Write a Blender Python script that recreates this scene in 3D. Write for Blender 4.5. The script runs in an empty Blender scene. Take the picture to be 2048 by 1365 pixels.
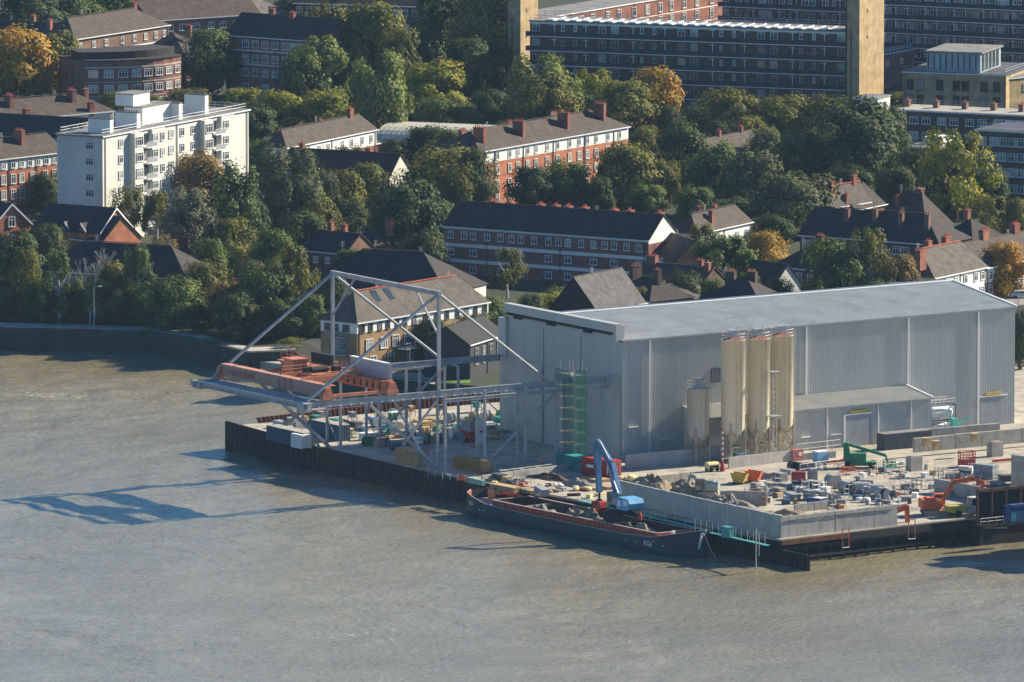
import bpy, bmesh, math, random
from mathutils import Vector, Matrix, noise as mnoise
R=math.radians; PI=math.pi
sc=bpy.context.scene
# ---------------- camera, world, sun, exposure ----------------
H=250.0; FPX=20000.0; PITCH=R(7.5); GZ=4.2
cam=bpy.data.cameras.new('camera'); co=bpy.data.objects.new('camera',cam); sc.collection.objects.link(co)
cam.sensor_width=36; cam.lens=36*FPX/2048; cam.clip_start=10; cam.clip_end=60000
co.location=(0,0,H); co.rotation_euler=(PI/2-PITCH,0,0); sc.camera=co
SUN_AZ=R(28.6); SUN_EL=R(29)
w=bpy.data.worlds.new("World"); sc.world=w; w.use_nodes=True
nt=w.node_tree; bg=nt.nodes['Background']; sky=nt.nodes.new('ShaderNodeTexSky'); sky.sky_type='NISHITA'
sky.sun_disc=False; sky.sun_elevation=SUN_EL; sky.sun_rotation=PI/2-SUN_AZ
sky.altitude=0; sky.air_density=1.0; sky.dust_density=0.1; sky.ozone_density=4.0
tnt=nt.nodes.new('ShaderNodeVectorMath'); tnt.operation='MULTIPLY'; tnt.inputs[1].default_value=(0.55,0.90,1.17)   # cooler sky white balance
nt.links.new(sky.outputs[0],tnt.inputs[0]); nt.links.new(tnt.outputs[0],bg.inputs[0]); bg.inputs[1].default_value=0.057
sl=bpy.data.lights.new('sun','SUN'); sl.energy=5.0; sl.angle=R(0.5); sl.color=(1.0,0.90,0.71)
so=bpy.data.objects.new('sun',sl); sc.collection.objects.link(so)
sv=Vector((math.cos(SUN_AZ)*math.cos(SUN_EL),math.sin(SUN_AZ)*math.cos(SUN_EL),math.sin(SUN_EL)))
so.rotation_euler=sv.to_track_quat('Z','Y').to_euler(); so.location=(300,1900,400)
sc.view_settings.view_transform='Standard'; sc.view_settings.look='None'; sc.view_settings.exposure=1.08
sc.view_settings.gamma=1; sc.view_settings.use_curve_mapping=False
sc.render.engine='CYCLES'; sc.cycles.max_bounces=5; sc.cycles.volume_bounces=0
sc.render.resolution_x=1024; sc.render.resolution_y=682
# ---------------- photo rays: surveying helper (photo pixel on a level z -> ground point) ----------------
cP,sP=math.cos(PITCH),math.sin(PITCH)
def G(px,py,z=GZ):
    a=(px-1024)/FPX; t=(682.5-py)/FPX
    k=(z-H)/(-sP+t*cP)
    return Vector((a*k,(cP+t*sP)*k,z))
def ZT(y,py):
    t=(682.5-py)/FPX
    return H+y*(t*cP-sP)/(cP+t*sP)
def PR(p):
    wz=p[2]-H; d=p[1]*cP-wz*sP; u=p[1]*sP+wz*cP
    return (1024+FPX*p[0]/d, 682.5-FPX*u/d)
rnd=random.Random(7)
# ---------------- materials ----------------
MATS={}
def mat(name,col,rough=0.8,metal=0.0,var=0.12,scale=0.6,bump=0.0,bscale=3.0,obj=False,dirt=None,spec=0.3,stretch=None):
    if name in MATS: return MATS[name]
    m=bpy.data.materials.new(name); m.use_nodes=True; n=m.node_tree; b=n.nodes['Principled BSDF']
    b.inputs['Roughness'].default_value=rough; b.inputs['Metallic'].default_value=metal
    b.inputs['Specular IOR Level'].default_value=spec
    if obj: tc=n.nodes.new('ShaderNodeTexCoord').outputs['Object']
    else: tc=n.nodes.new('ShaderNodeNewGeometry').outputs['Position']
    if stretch:
        mp=n.nodes.new('ShaderNodeMapping'); mp.inputs['Scale'].default_value=stretch
        n.links.new(tc,mp.inputs[0]); tc=mp.outputs[0]
    no=n.nodes.new('ShaderNodeTexNoise'); no.inputs['Scale'].default_value=scale; no.inputs['Detail'].default_value=6; no.inputs['Roughness'].default_value=0.65
    n.links.new(tc,no.inputs['Vector'])
    rp=n.nodes.new('ShaderNodeValToRGB'); e=rp.color_ramp.elements
    c2=dirt if dirt else [max(0,c*(1-var*1.6)) for c in col]
    e[0].position=0.3; e[0].color=(*c2,1); e[1].position=0.7; e[1].color=(*[min(1,c*(1+var)) for c in col],1)
    mid=rp.color_ramp.elements.new(0.5); mid.color=(*col,1)
    n.links.new(no.outputs['Fac'],rp.inputs[0]); n.links.new(rp.outputs[0],b.inputs['Base Color'])
    if bump>0:
        n2=n.nodes.new('ShaderNodeTexNoise'); n2.inputs['Scale'].default_value=bscale; n2.inputs['Detail'].default_value=4
        n.links.new(tc,n2.inputs['Vector'])
        bp=n.nodes.new('ShaderNodeBump'); bp.inputs['Strength'].default_value=bump; bp.inputs['Distance'].default_value=0.3
        n.links.new(n2.outputs['Fac'],bp.inputs['Height']); n.links.new(bp.outputs[0],b.inputs['Normal'])
    MATS[name]=m; return m
def tilemat(name,col,dirt):
    m=mat(name,col,0.85,var=0.38,scale=0.7,dirt=dirt,bump=0.25,bscale=2.2)
    n=m.node_tree; b=n.nodes['Principled BSDF']; g=n.nodes.new('ShaderNodeNewGeometry'); sp=n.nodes.new('ShaderNodeSeparateXYZ')
    n.links.new(g.outputs['Position'],sp.inputs[0])
    mu=n.nodes.new('ShaderNodeMath'); mu.operation='MULTIPLY'; mu.inputs[1].default_value=4.2; n.links.new(sp.outputs['Z'],mu.inputs[0])
    fr=n.nodes.new('ShaderNodeMath'); fr.operation='FRACT'; n.links.new(mu.outputs[0],fr.inputs[0])
    bp=n.nodes.new('ShaderNodeBump'); bp.inputs['Strength'].default_value=0.5; bp.inputs['Distance'].default_value=0.05
    n.links.new(fr.outputs[0],bp.inputs['Height'])
    old=[l for l in n.links if l.to_socket==b.inputs['Normal']]
    if old: n.links.new(old[0].from_socket,bp.inputs['Normal'])
    n.links.new(bp.outputs[0],b.inputs['Normal']); return m
def brickmat(name,c1,c2,mort=(0.32,0.27,0.22)):
    m=bpy.data.materials.new(name); m.use_nodes=True; n=m.node_tree; b=n.nodes['Principled BSDF']; b.inputs['Roughness'].default_value=0.9
    b.inputs['Specular IOR Level'].default_value=0.15
    tc=n.nodes.new('ShaderNodeTexCoord'); mp=n.nodes.new('ShaderNodeVectorMath'); mp.operation='DOT_PRODUCT'
    sp=n.nodes.new('ShaderNodeSeparateXYZ'); n.links.new(tc.outputs['Object'],sp.inputs[0])
    ad=n.nodes.new('ShaderNodeMath'); ad.operation='ADD'; n.links.new(sp.outputs['X'],ad.inputs[0]); n.links.new(sp.outputs['Y'],ad.inputs[1])
    cb=n.nodes.new('ShaderNodeCombineXYZ'); n.links.new(ad.outputs[0],cb.inputs['X']); n.links.new(sp.outputs['Z'],cb.inputs['Y'])
    bt=n.nodes.new('ShaderNodeTexBrick'); bt.inputs['Scale'].default_value=1.0; bt.inputs['Brick Width'].default_value=0.44; bt.inputs['Row Height'].default_value=0.15
    bt.inputs['Mortar Size'].default_value=0.012; bt.inputs['Color1'].default_value=(*c1,1); bt.inputs['Color2'].default_value=(*c2,1); bt.inputs['Mortar'].default_value=(*mort,1)
    n.links.new(cb.outputs[0],bt.inputs['Vector'])
    no=n.nodes.new('ShaderNodeTexNoise'); no.inputs['Scale'].default_value=0.45; no.inputs['Detail'].default_value=6; n.links.new(tc.outputs['Object'],no.inputs['Vector'])
    mr=n.nodes.new('ShaderNodeMapRange'); mr.inputs['From Min'].default_value=0.3; mr.inputs['From Max'].default_value=0.7; mr.inputs['To Min'].default_value=0.68; mr.inputs['To Max'].default_value=1.2
    n.links.new(no.outputs['Fac'],mr.inputs[0])
    mx=n.nodes.new('ShaderNodeVectorMath'); mx.operation='SCALE'; n.links.new(bt.outputs['Color'],mx.inputs[0]); n.links.new(mr.outputs[0],mx.inputs['Scale'])
    n.links.new(mx.outputs[0],b.inputs['Base Color']); MATS[name]=m; return m
brick_red=brickmat('brick_red',(0.30,0.085,0.045),(0.24,0.07,0.04))
brick_orange=brickmat('brick_orange',(0.50,0.16,0.065),(0.40,0.12,0.05))
brick_brown=brickmat('brick_brown',(0.20,0.095,0.06),(0.15,0.075,0.05))
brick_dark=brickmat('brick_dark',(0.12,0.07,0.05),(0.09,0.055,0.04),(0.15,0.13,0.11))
brick_yellow=brickmat('brick_yellow',(0.36,0.22,0.09),(0.29,0.17,0.07))
brick_cream=brickmat('brick_cream',(0.48,0.34,0.17),(0.42,0.29,0.15),(0.4,0.33,0.22))
brick_purple=brickmat('brick_purple',(0.25,0.085,0.06),(0.19,0.068,0.05))
tile_brown=tilemat('tile_brown',(0.07,0.05,0.038),(0.04,0.03,0.025))
tile_red=tilemat('tile_red',(0.13,0.06,0.04),(0.07,0.038,0.028))
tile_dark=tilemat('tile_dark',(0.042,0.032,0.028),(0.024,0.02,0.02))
tile_tan=tilemat('tile_tan',(0.098,0.08,0.064),(0.055,0.046,0.04))
tile_orange=tilemat('tile_orange',(0.22,0.13,0.07),(0.12,0.08,0.05))
slate=tilemat('slate',(0.09,0.085,0.08),(0.05,0.05,0.05))
felt=mat('roof_felt',(0.20,0.19,0.18),0.9,var=0.3,scale=0.3)
felt_dark=mat('roof_felt_dark',(0.09,0.09,0.095),0.8,var=0.3,scale=0.3)
white=mat('white_render',(0.74,0.72,0.66),0.75,var=0.06,scale=0.4)
offwhite=mat('pale_render',(0.62,0.60,0.53),0.85,var=0.1,scale=0.3,stretch=(1,1,0.35))
whitepaint=mat('white_paint',(0.78,0.78,0.76),0.5,var=0.04)
greypaint=mat('grey_paint',(0.30,0.31,0.32),0.6)
glass=mat('window_glass',(0.028,0.036,0.045),0.08,var=0.5,scale=0.35,spec=0.6)
curtain=mat('curtained_glass',(0.30,0.30,0.28),0.2,var=0.5,scale=0.5,spec=0.5)
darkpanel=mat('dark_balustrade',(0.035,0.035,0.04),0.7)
concrete=mat('concrete',(0.36,0.33,0.28),0.9,var=0.18,scale=0.4,bump=0.15)
concrete_lt=mat('concrete_panel',(0.43,0.40,0.35),0.9,var=0.14,scale=0.5,bump=0.1)
clad=mat('cladding',(0.45,0.455,0.42),0.5,var=0.06,scale=0.35,spec=0.4,stretch=(1,1,0.12))
cladroof=mat('roof_cladding',(0.41,0.42,0.40),0.5,var=0.14,scale=0.25,spec=0.4)
cladroof_w=mat('roof_cladding_warm',(0.44,0.42,0.36),0.6,var=0.12,scale=0.3,spec=0.3)
steel=mat('painted_steel',(0.34,0.355,0.36),0.5,var=0.22,scale=0.5,spec=0.4)
steel_lt=mat('galvanised_steel',(0.42,0.44,0.45),0.45,metal=0.3,var=0.15)
scaf=mat('scaffold_tube',(0.42,0.42,0.40),0.5,metal=0.3)
orange_c=mat('crane_orange',(0.54,0.20,0.10),0.5,var=0.14,scale=0.8,dirt=(0.36,0.10,0.05))
orange_f=mat('crane_orange_faded',(0.52,0.27,0.19),0.6,var=0.1,scale=0.4)
cream=mat('silo_cream',(0.72,0.64,0.47),0.6,var=0.10,scale=0.5,dirt=(0.60,0.50,0.35),stretch=(1,1,0.15))
cream2=mat('silo_grey_cream',(0.52,0.49,0.42),0.6,var=0.08,scale=0.5,stretch=(1,1,0.2))
siloleg=mat('silo_leg',(0.48,0.40,0.27),0.7,var=0.2,dirt=(0.28,0.16,0.08))
rust=mat('rust',(0.13,0.055,0.03),0.9,var=0.35,scale=1.2,dirt=(0.06,0.03,0.02))
rustred=mat('red_oxide',(0.48,0.10,0.05),0.8,var=0.25,scale=1.0,dirt=(0.28,0.07,0.04))
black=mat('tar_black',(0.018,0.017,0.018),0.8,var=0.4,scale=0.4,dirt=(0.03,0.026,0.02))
pile=mat('sheet_pile_steel',(0.045,0.038,0.034),0.85,var=0.35,scale=0.5,dirt=(0.022,0.022,0.024))
navy=mat('hull_navy',(0.028,0.042,0.06),0.55,var=0.3,scale=0.25,stretch=(1,1,3))
rubber=mat('rubber',(0.02,0.02,0.02),0.9)
green_m=mat('machine_green',(0.03,0.22,0.10),0.55,var=0.25,scale=1.5)
teal=mat('teal_paint',(0.03,0.27,0.24),0.6,var=0.15)
netg=mat('green_netting',(0.05,0.20,0.15),0.9,var=0.3,scale=1.5)
red_m=mat('machine_red',(0.42,0.04,0.035),0.6,var=0.3,scale=1.5)
digger=mat('digger_orange',(0.60,0.13,0.04),0.6,var=0.3,scale=1.6,dirt=(.30,.11,.06))
blue_m=mat('crane_blue',(0.06,0.16,0.30),0.5,var=0.35,scale=1)
blue_l=mat('light_blue',(0.13,0.36,0.58),0.5,var=0.25,scale=1.2)
cont_blue=mat('container_blue',(0.06,0.11,0.17),0.6,var=0.15)
yellow=mat('machine_yellow',(0.62,0.42,0.08),0.5,var=0.12)
yellow_p=mat('pale_yellow',(0.72,0.60,0.28),0.6,var=0.12)
timber=mat('timber',(0.45,0.31,0.16),0.85,var=0.3,scale=2)
soil=mat('spoil',(0.27,0.21,0.145),1.0,var=0.4,scale=0.9,bump=0.8,bscale=1.5)
gravel=mat('gravel',(0.22,0.20,0.18),1.0,var=0.3,scale=1.2,bump=0.8,bscale=2.5)
tank=mat('tank_white',(0.62,0.62,0.58),0.4,var=0.1,scale=0.8)
panelgrey=mat('formwork_grey',(0.27,0.29,0.29),0.7,var=0.25,scale=1.5)
tarp=mat('blue_tarp',(0.03,0.08,0.22),0.6,var=0.4,scale=1.2)
_m=netg.node_tree; _t=_m.nodes.new('ShaderNodeBsdfTransparent'); _x=_m.nodes.new('ShaderNodeMixShader'); _x.inputs[0].default_value=.38
_m.links.new(_m.nodes['Principled BSDF'].outputs[0],_x.inputs[2]); _m.links.new(_t.outputs[0],_x.inputs[1]); _m.links.new(_x.outputs[0],_m.nodes['Material Output'].inputs[0])
skin=mat('skin',(0.45,0.28,0.2),0.6); hiviz=mat('hi_vis_orange',(0.85,0.22,0.03),0.7); hiviy=mat('hi_vis_yellow',(0.75,0.75,0.08),0.7); trous=mat('dark_trousers',(0.03,0.035,0.05),0.9)
bark=mat('bark',(0.10,0.075,0.05),0.95,var=0.3,scale=2,obj=True); barkw=mat('birch_bark',(0.42,0.40,0.36),0.8,var=0.25,scale=3,obj=True)
def leafmat(name,a,b,c,tr=0.28):
    a,b,c=[(q[0]*1.5,q[1]*1.38,q[2]*1.2) for q in (a,b,c)]
    m=bpy.data.materials.new(name); m.use_nodes=True; n=m.node_tree; p=n.nodes['Principled BSDF']; out=n.nodes['Material Output']
    p.inputs['Roughness'].default_value=0.7; p.inputs['Specular IOR Level'].default_value=0.2
    g=n.nodes.new('ShaderNodeNewGeometry'); no=n.nodes.new('ShaderNodeTexNoise'); no.inputs['Scale'].default_value=0.22; no.inputs['Detail'].default_value=3
    n.links.new(g.outputs['Position'],no.inputs['Vector'])
    ad=n.nodes.new('ShaderNodeMath'); ad.operation='MULTIPLY_ADD'; ad.inputs[1].default_value=0.45
    n.links.new(g.outputs['Random Per Island'],ad.inputs[0])
    mr=n.nodes.new('ShaderNodeMapRange'); mr.inputs['From Min'].default_value=0.3; mr.inputs['From Max'].default_value=0.7; mr.inputs['To Max'].default_value=0.6; n.links.new(no.outputs['Fac'],mr.inputs[0])
    n.links.new(mr.outputs[0],ad.inputs[2])
    rp=n.nodes.new('ShaderNodeValToRGB'); e=rp.color_ramp.elements; e[0].position=0.1; e[0].color=(*a,1); e[1].position=0.95; e[1].color=(*c,1)
    k=rp.color_ramp.elements.new(0.55); k.color=(*b,1)
    n.links.new(ad.outputs[0],rp.inputs[0]); n.links.new(rp.outputs[0],p.inputs['Base Color'])
    t=n.nodes.new('ShaderNodeBsdfTranslucent'); n.links.new(rp.outputs[0],t.inputs[0]); mx=n.nodes.new('ShaderNodeMixShader'); mx.inputs[0].default_value=tr
    n.links.new(p.outputs[0],mx.inputs[1]); n.links.new(t.outputs[0],mx.inputs[2]); n.links.new(mx.outputs[0],out.inputs[0]); MATS[name]=m; return m
LM={'green':leafmat('leaf_green',(0.032,0.058,0.014),(0.066,0.105,0.022),(0.12,0.155,0.036)),
 'dark':leafmat('leaf_dark',(0.02,0.036,0.012),(0.042,0.066,0.018),(0.085,0.11,0.026)),
 'olive':leafmat('leaf_olive',(0.045,0.058,0.012),(0.11,0.118,0.02),(0.21,0.19,0.03)),
 'yellow':leafmat('leaf_yellow',(0.08,0.105,0.014),(0.165,0.18,0.022),(0.27,0.24,0.028)),
 'autumn':leafmat('leaf_autumn',(0.09,0.10,0.018),(0.27,0.18,0.02),(0.45,0.21,0.022)),
 'willow':leafmat('leaf_willow',(0.06,0.085,0.022),(0.12,0.16,0.035),(0.19,0.22,0.05)),
 'silver':leafmat('leaf_silver',(0.055,0.07,0.045),(0.11,0.13,0.085),(0.20,0.215,0.15)),
 'brown':leafmat('leaf_brown',(0.07,0.055,0.022),(0.15,0.105,0.035),(0.24,0.16,0.045)),
 'grey':leafmat('leaf_grey_green',(0.042,0.055,0.024),(0.08,0.10,0.04),(0.14,0.155,0.06))}
# ---------------- mesh builder ----------------
class MB:
    def __init__(s): s.v=[]; s.f=[]; s.m=[]
    def add(s,vs,fs,m=0):
        o=len(s.v); s.v+=[tuple(p) for p in vs]; s.f+=[tuple(i+o for i in f) for f in fs]; s.m+=[m]*len(fs)
    def box(s,x0,y0,z0,x1,y1,z1,m=0):
        s.add([(x0,y0,z0),(x1,y0,z0),(x1,y1,z0),(x0,y1,z0),(x0,y0,z1),(x1,y0,z1),(x1,y1,z1),(x0,y1,z1)],
              [(0,3,2,1),(4,5,6,7),(0,1,5,4),(1,2,6,5),(2,3,7,6),(3,0,4,7)],m); return s
    def cbox(s,c,d,m=0): return s.box(c[0]-d[0]/2,c[1]-d[1]/2,c[2]-d[2]/2,c[0]+d[0]/2,c[1]+d[1]/2,c[2]+d[2]/2,m)
    def beam(s,p,q,w,h,m=0):
        p=Vector(p); q=Vector(q); d=(q-p).normalized(); up=Vector((0,0,1)) if abs(d.z)<0.95 else Vector((0,1,0))
        a=d.cross(up).normalized()*w/2; b=a.cross(d).normalized()*h/2
        s.add([p-a-b,p+a-b,p+a+b,p-a+b,q-a-b,q+a-b,q+a+b,q-a+b],[(0,1,2,3),(7,6,5,4),(0,4,5,1),(1,5,6,2),(2,6,7,3),(3,7,4,0)],m); return s
    def tube(s,p,q,r,r2=None,n=8,m=0,cap=True):
        r2=r if r2 is None else r2; p=Vector(p); q=Vector(q); d=(q-p).normalized(); up=Vector((0,0,1)) if abs(d.z)<0.95 else Vector((0,1,0))
        a=d.cross(up).normalized(); b=a.cross(d); vs=[]
        for c,rr in ((p,r),(q,r2)):
            for i in range(n): t=2*PI*i/n; vs.append(c+a*math.cos(t)*rr+b*math.sin(t)*rr)
        fs=[(i,(i+1)%n,n+(i+1)%n,n+i) for i in range(n)]
        if cap: fs+=[tuple(range(n))[::-1],tuple(range(n,2*n))]
        s.add(vs,fs,m); return s
    def lathe(s,c,prof,n=20,m=0,axis='z'):
        vs=[];fs=[]
        for r,z in prof:
            for i in range(n):
                t=2*PI*i/n; x,y=r*math.cos(t),r*math.sin(t)
                vs.append((c[0]+x,c[1]+y,c[2]+z) if axis=='z' else ((c[0]+z,c[1]+x,c[2]+y) if axis=='x' else (c[0]+x,c[1]+z,c[2]+y)))
        k=len(prof)
        for j in range(k-1):
            for i in range(n): fs.append((j*n+i,j*n+(i+1)%n,(j+1)*n+(i+1)%n,(j+1)*n+i))
        if prof[0][0]>0.001: fs.append(tuple(range(n))[::-1])
        if prof[-1][0]>0.001: fs.append(tuple(range((k-1)*n,k*n)))
        s.add(vs,fs,m); return s
    def prism(s,pts,z0,z1,m=0):
        n=len(pts); s.add([(x,y,z0) for x,y in pts]+[(x,y,z1) for x,y in pts],
            [tuple(range(n))[::-1],tuple(range(n,2*n))]+[(i,(i+1)%n,n+(i+1)%n,n+i) for i in range(n)],m); return s
    def xprism(s,prof,x0,x1,m=0):  # profile (y,z) extruded along x
        n=len(prof); s.add([(x0,y,z) for y,z in prof]+[(x1,y,z) for y,z in prof],
            [tuple(range(n)),tuple(range(n,2*n))[::-1]]+[(i,n+i,n+(i+1)%n,(i+1)%n) for i in range(n)],m); return s
    def yprism(s,prof,y0,y1,m=0):  # profile (x,z) extruded along y
        n=len(prof); s.add([(x,y0,z) for x,z in prof]+[(x,y1,z) for x,z in prof],
            [tuple(range(n))[::-1],tuple(range(n,2*n))]+[(i,(i+1)%n,n+(i+1)%n,n+i) for i in range(n)],m); return s
    def pline(s,pts,r,n=6,m=0):
        for a,b in zip(pts[:-1],pts[1:]): s.tube(a,b,r,n=n,m=m)
        return s
    def mesh(s,name,mats,smooth=False):
        me=bpy.data.meshes.new(name); me.from_pydata(s.v,[],s.f)
        for m in (mats if isinstance(mats,(list,tuple)) else [mats]): me.materials.append(m)
        if len(set(s.m))>1: me.polygons.foreach_set('material_index',s.m)
        bm=bmesh.new(); bm.from_mesh(me); bmesh.ops.recalc_face_normals(bm,faces=bm.faces); bm.to_mesh(me); bm.free()
        if smooth: me.polygons.foreach_set('use_smooth',[True]*len(me.polygons))
        me.update(); return me
def link(o,parent=None):
    sc.collection.objects.link(o)
    if parent: o.parent=parent
    return o
def thing(name,label,cat,loc,rz=0,group=None,kind=None):
    o=bpy.data.objects.new(name,None); o.empty_display_size=1; o.location=loc; o.rotation_euler=(0,0,rz); link(o)
    o['label']=label; o['category']=cat
    if group: o['group']=group
    return o
def part(name,mb,mats,parent,label=None,smooth=False,loc=None):
    o=bpy.data.objects.new(name,mb.mesh(name,mats,smooth)); link(o,parent)
    if loc: o.location=loc
    if label: o['label']=label
    return o
def solo(name,mb,mats,label,cat,loc,rz=0,group=None,kind=None,smooth=False):
    o=bpy.data.objects.new(name,mb.mesh(name,mats,smooth)); link(o); o.location=loc; o.rotation_euler=(0,0,rz)
    if kind: o['kind']=kind
    if label: o['label']=label; o['category']=cat
    if group: o['group']=group
    return o
def structure(name,mb,mats): return solo(name,mb,mats,None,None,(0,0,0),kind='structure')
def dup(root,loc,rz,label=None):
    r=root.copy(); link(r); r.location=loc; r.rotation_euler=(0,0,rz)
    if label: r['label']=label
    for ch in list(root.children):
        c=ch.copy(); link(c,r)
        for g in list(ch.children):
            d=g.copy(); link(d,c)
    return r
def text_part(name,s,size,m,parent,loc,rot,label=None):
    cu=bpy.data.curves.new(name,'FONT'); cu.body=s; cu.size=size; cu.extrude=0.02; cu.align_x='CENTER'; cu.resolution_u=2
    t=bpy.data.objects.new(name,cu); sc.collection.objects.link(t); dg=bpy.context.evaluated_depsgraph_get(); dg.update()
    me=bpy.data.meshes.new_from_object(t.evaluated_get(dg)); bpy.data.objects.remove(t); me.materials.clear(); me.materials.append(m)
    o=bpy.data.objects.new(name,me); link(o,parent); o.location=loc; o.rotation_euler=rot; return o
# ---------------- site frame ----------------
O=G(1243,921); ZE=ZT(O.y,682)-GZ                      # shed near corner and eave height
_e=G(2030,614,GZ+ZE); TH=math.atan2(_e.y-O.y,_e.x-O.x); SL=math.hypot(_e.y-O.y,_e.x-O.x)
UX=Vector((math.cos(TH),math.sin(TH),0)); VX=Vector((-math.sin(TH),math.cos(TH),0))
def W(u,v,z=GZ): p=O+UX*u+VX*v; p.z=z; return p
def UV(px,py,z=GZ):
    d=G(px,py,z)-O; return (d.dot(UX),d.dot(VX))
print('SHED',ZE,math.degrees(TH),SL)
# ---------------- water, ground, quay ----------------
def water_mat():
    m=bpy.data.materials.new('river_water'); m.use_nodes=True; n=m.node_tree; b=n.nodes['Principled BSDF']
    b.inputs['Roughness'].default_value=0.15; b.inputs['IOR'].default_value=1.33; b.inputs['Specular IOR Level'].default_value=0.5
    g=n.nodes.new('ShaderNodeNewGeometry')
    def noise(sx,sy,rot,scale,det,rough=0.6,dist=0.0):
        mp=n.nodes.new('ShaderNodeMapping'); mp.inputs['Scale'].default_value=(sx,sy,1); mp.inputs['Rotation'].default_value=(0,0,rot)
        n.links.new(g.outputs['Position'],mp.inputs[0]); t=n.nodes.new('ShaderNodeTexNoise'); t.inputs['Scale'].default_value=scale; t.inputs['Detail'].default_value=det
        t.inputs['Roughness'].default_value=rough; t.inputs['Distortion'].default_value=dist; n.links.new(mp.outputs[0],t.inputs['Vector']); return t
    c=noise(0.5,1,R(-8),0.022,6); rp=n.nodes.new('ShaderNodeValToRGB'); e=rp.color_ramp.elements
    e[0].position=0.32; e[0].color=(0.19,0.162,0.095,1); e[1].position=0.68; e[1].color=(0.265,0.232,0.148,1)
    n.links.new(c.outputs['Fac'],rp.inputs[0])
    # foam flecks
    f1=noise(0.6,1.2,R(-10),1.1,5,0.75); f2=noise(0.5,1,R(10),0.03,3)
    mu=n.nodes.new('ShaderNodeMath'); mu.operation='MULTIPLY'; n.links.new(f1.outputs['Fac'],mu.inputs[0]); n.links.new(f2.outputs['Fac'],mu.inputs[1])
    fr=n.nodes.new('ShaderNodeMapRange'); fr.inputs['From Min'].default_value=0.408; fr.inputs['From Max'].default_value=0.43; n.links.new(mu.outputs[0],fr.inputs[0])
    mx=n.nodes.new('ShaderNodeMix'); mx.data_type='RGBA'; n.links.new(fr.outputs[0],mx.inputs['Factor']); n.links.new(rp.outputs[0],mx.inputs['A']); mx.inputs['B'].default_value=(0.7,0.7,0.66,1)
    n.links.new(mx.outputs['Result'],b.inputs['Base Color'])
    prev=None
    for (sx,sy,rot,scl,det,st,dist) in ((0.55,0.5,R(-12),0.05,2,1.0,1.6),(1.0,0.9,R(8),0.75,3,1.0,0.30),(1.2,1.0,R(-15),2.2,2,0.8,0.10)):
        t=noise(sx,sy,rot,scl,det,0.55,0.0); bp=n.nodes.new('ShaderNodeBump'); bp.inputs['Strength'].default_value=st; bp.inputs['Distance'].default_value=dist
        n.links.new(t.outputs['Fac'],bp.inputs['Height'])
        if prev: n.links.new(prev.outputs[0],bp.inputs['Normal'])
        prev=bp
    n.links.new(prev.outputs[0],b.inputs['Normal']); return m
GX0,GX1,GY0,GY1=-125,125,1425,1915; NXg,NYg=290,560
vs=[];fs=[]; sw,cw_=math.sin(R(-9)),math.cos(R(-9))
for j in range(NYg+1):
    y=GY0+(GY1-GY0)*j/NYg
    for i in range(NXg+1):
        x=GX0+(GX1-GX0)*i/NXg; xr=x*cw_-y*sw; yr=x*sw+y*cw_
        m=mnoise.noise(Vector((xr/38,yr/70,3.1))); amp=.55+.8*max(-.4,m)
        z=amp*(.44*mnoise.noise(Vector((xr/9.5,yr/8,0)))+.27*mnoise.noise(Vector((xr/4.2,yr/3.6,7)))+.10*mnoise.noise(Vector((xr/1.9,yr/1.7,11))))
        e=min(i,NXg-i,j,NYg-j)/8; vs.append((x,y,z*min(1,e)))
for j in range(NYg):
    for i in range(NXg):
        k=j*(NXg+1)+i; fs.append((k,k+1,k+NXg+2,k+NXg+1))
k0=len(vs); vs+=[(-3000,200,0),(3000,200,0),(3000,9000,0),(-3000,9000,0),(GX0,GY0,0),(GX1,GY0,0),(GX1,GY1,0),(GX0,GY1,0)]
fs+=[(k0,k0+1,k0+5,k0+4),(k0+1,k0+2,k0+6,k0+5),(k0+2,k0+3,k0+7,k0+6),(k0+3,k0,k0+4,k0+7)]
mb=MB(); mb.v=vs; mb.f=fs; mb.m=[0]*len(fs); wo=structure('river_water',mb,water_mat()); wo.data.polygons.foreach_set('use_smooth',[True]*len(fs))
LANDX=[(-260,648),(0,656),(150,660),(300,664),(400,680),(500,706),(592,703),(640,734),(760,752)]
def land_y(x):
    for (a,b),(c,d) in zip(LANDX[:-1],LANDX[1:]):
        if a<=x<=c: return b+(d-b)*(x-a)/(c-a)
    return 9999
LAND=[(-260,648),(0,656),(150,660),(300,664),(400,680),(500,706),(592,703),(640,734),(760,752),(900,768),(1010,778)]
lp=[G(x,y) for x,y in LAND]; sp_far=[W(24,73),W(200,73)]
poly=[(-700,lp[0].y+60)]+[(p.x,p.y) for p in lp]+[(p.x,p.y) for p in sp_far]+[(900,sp_far[1].y),(900,9000),(-1500,9000),(-1500,lp[0].y+60)]
grass=mat('park_ground',(0.035,0.042,0.022),1.0,var=0.3,scale=0.05,dirt=(0.028,0.028,0.022))
mb=MB(); mb.prism(poly,-2,GZ); structure('ground',mb,grass)
walk=mat('paving',(0.27,0.25,0.22),0.9,var=0.2,scale=0.4); asphalt=mat('asphalt',(0.055,0.056,0.06),0.9,var=0.15,scale=0.5)
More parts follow.
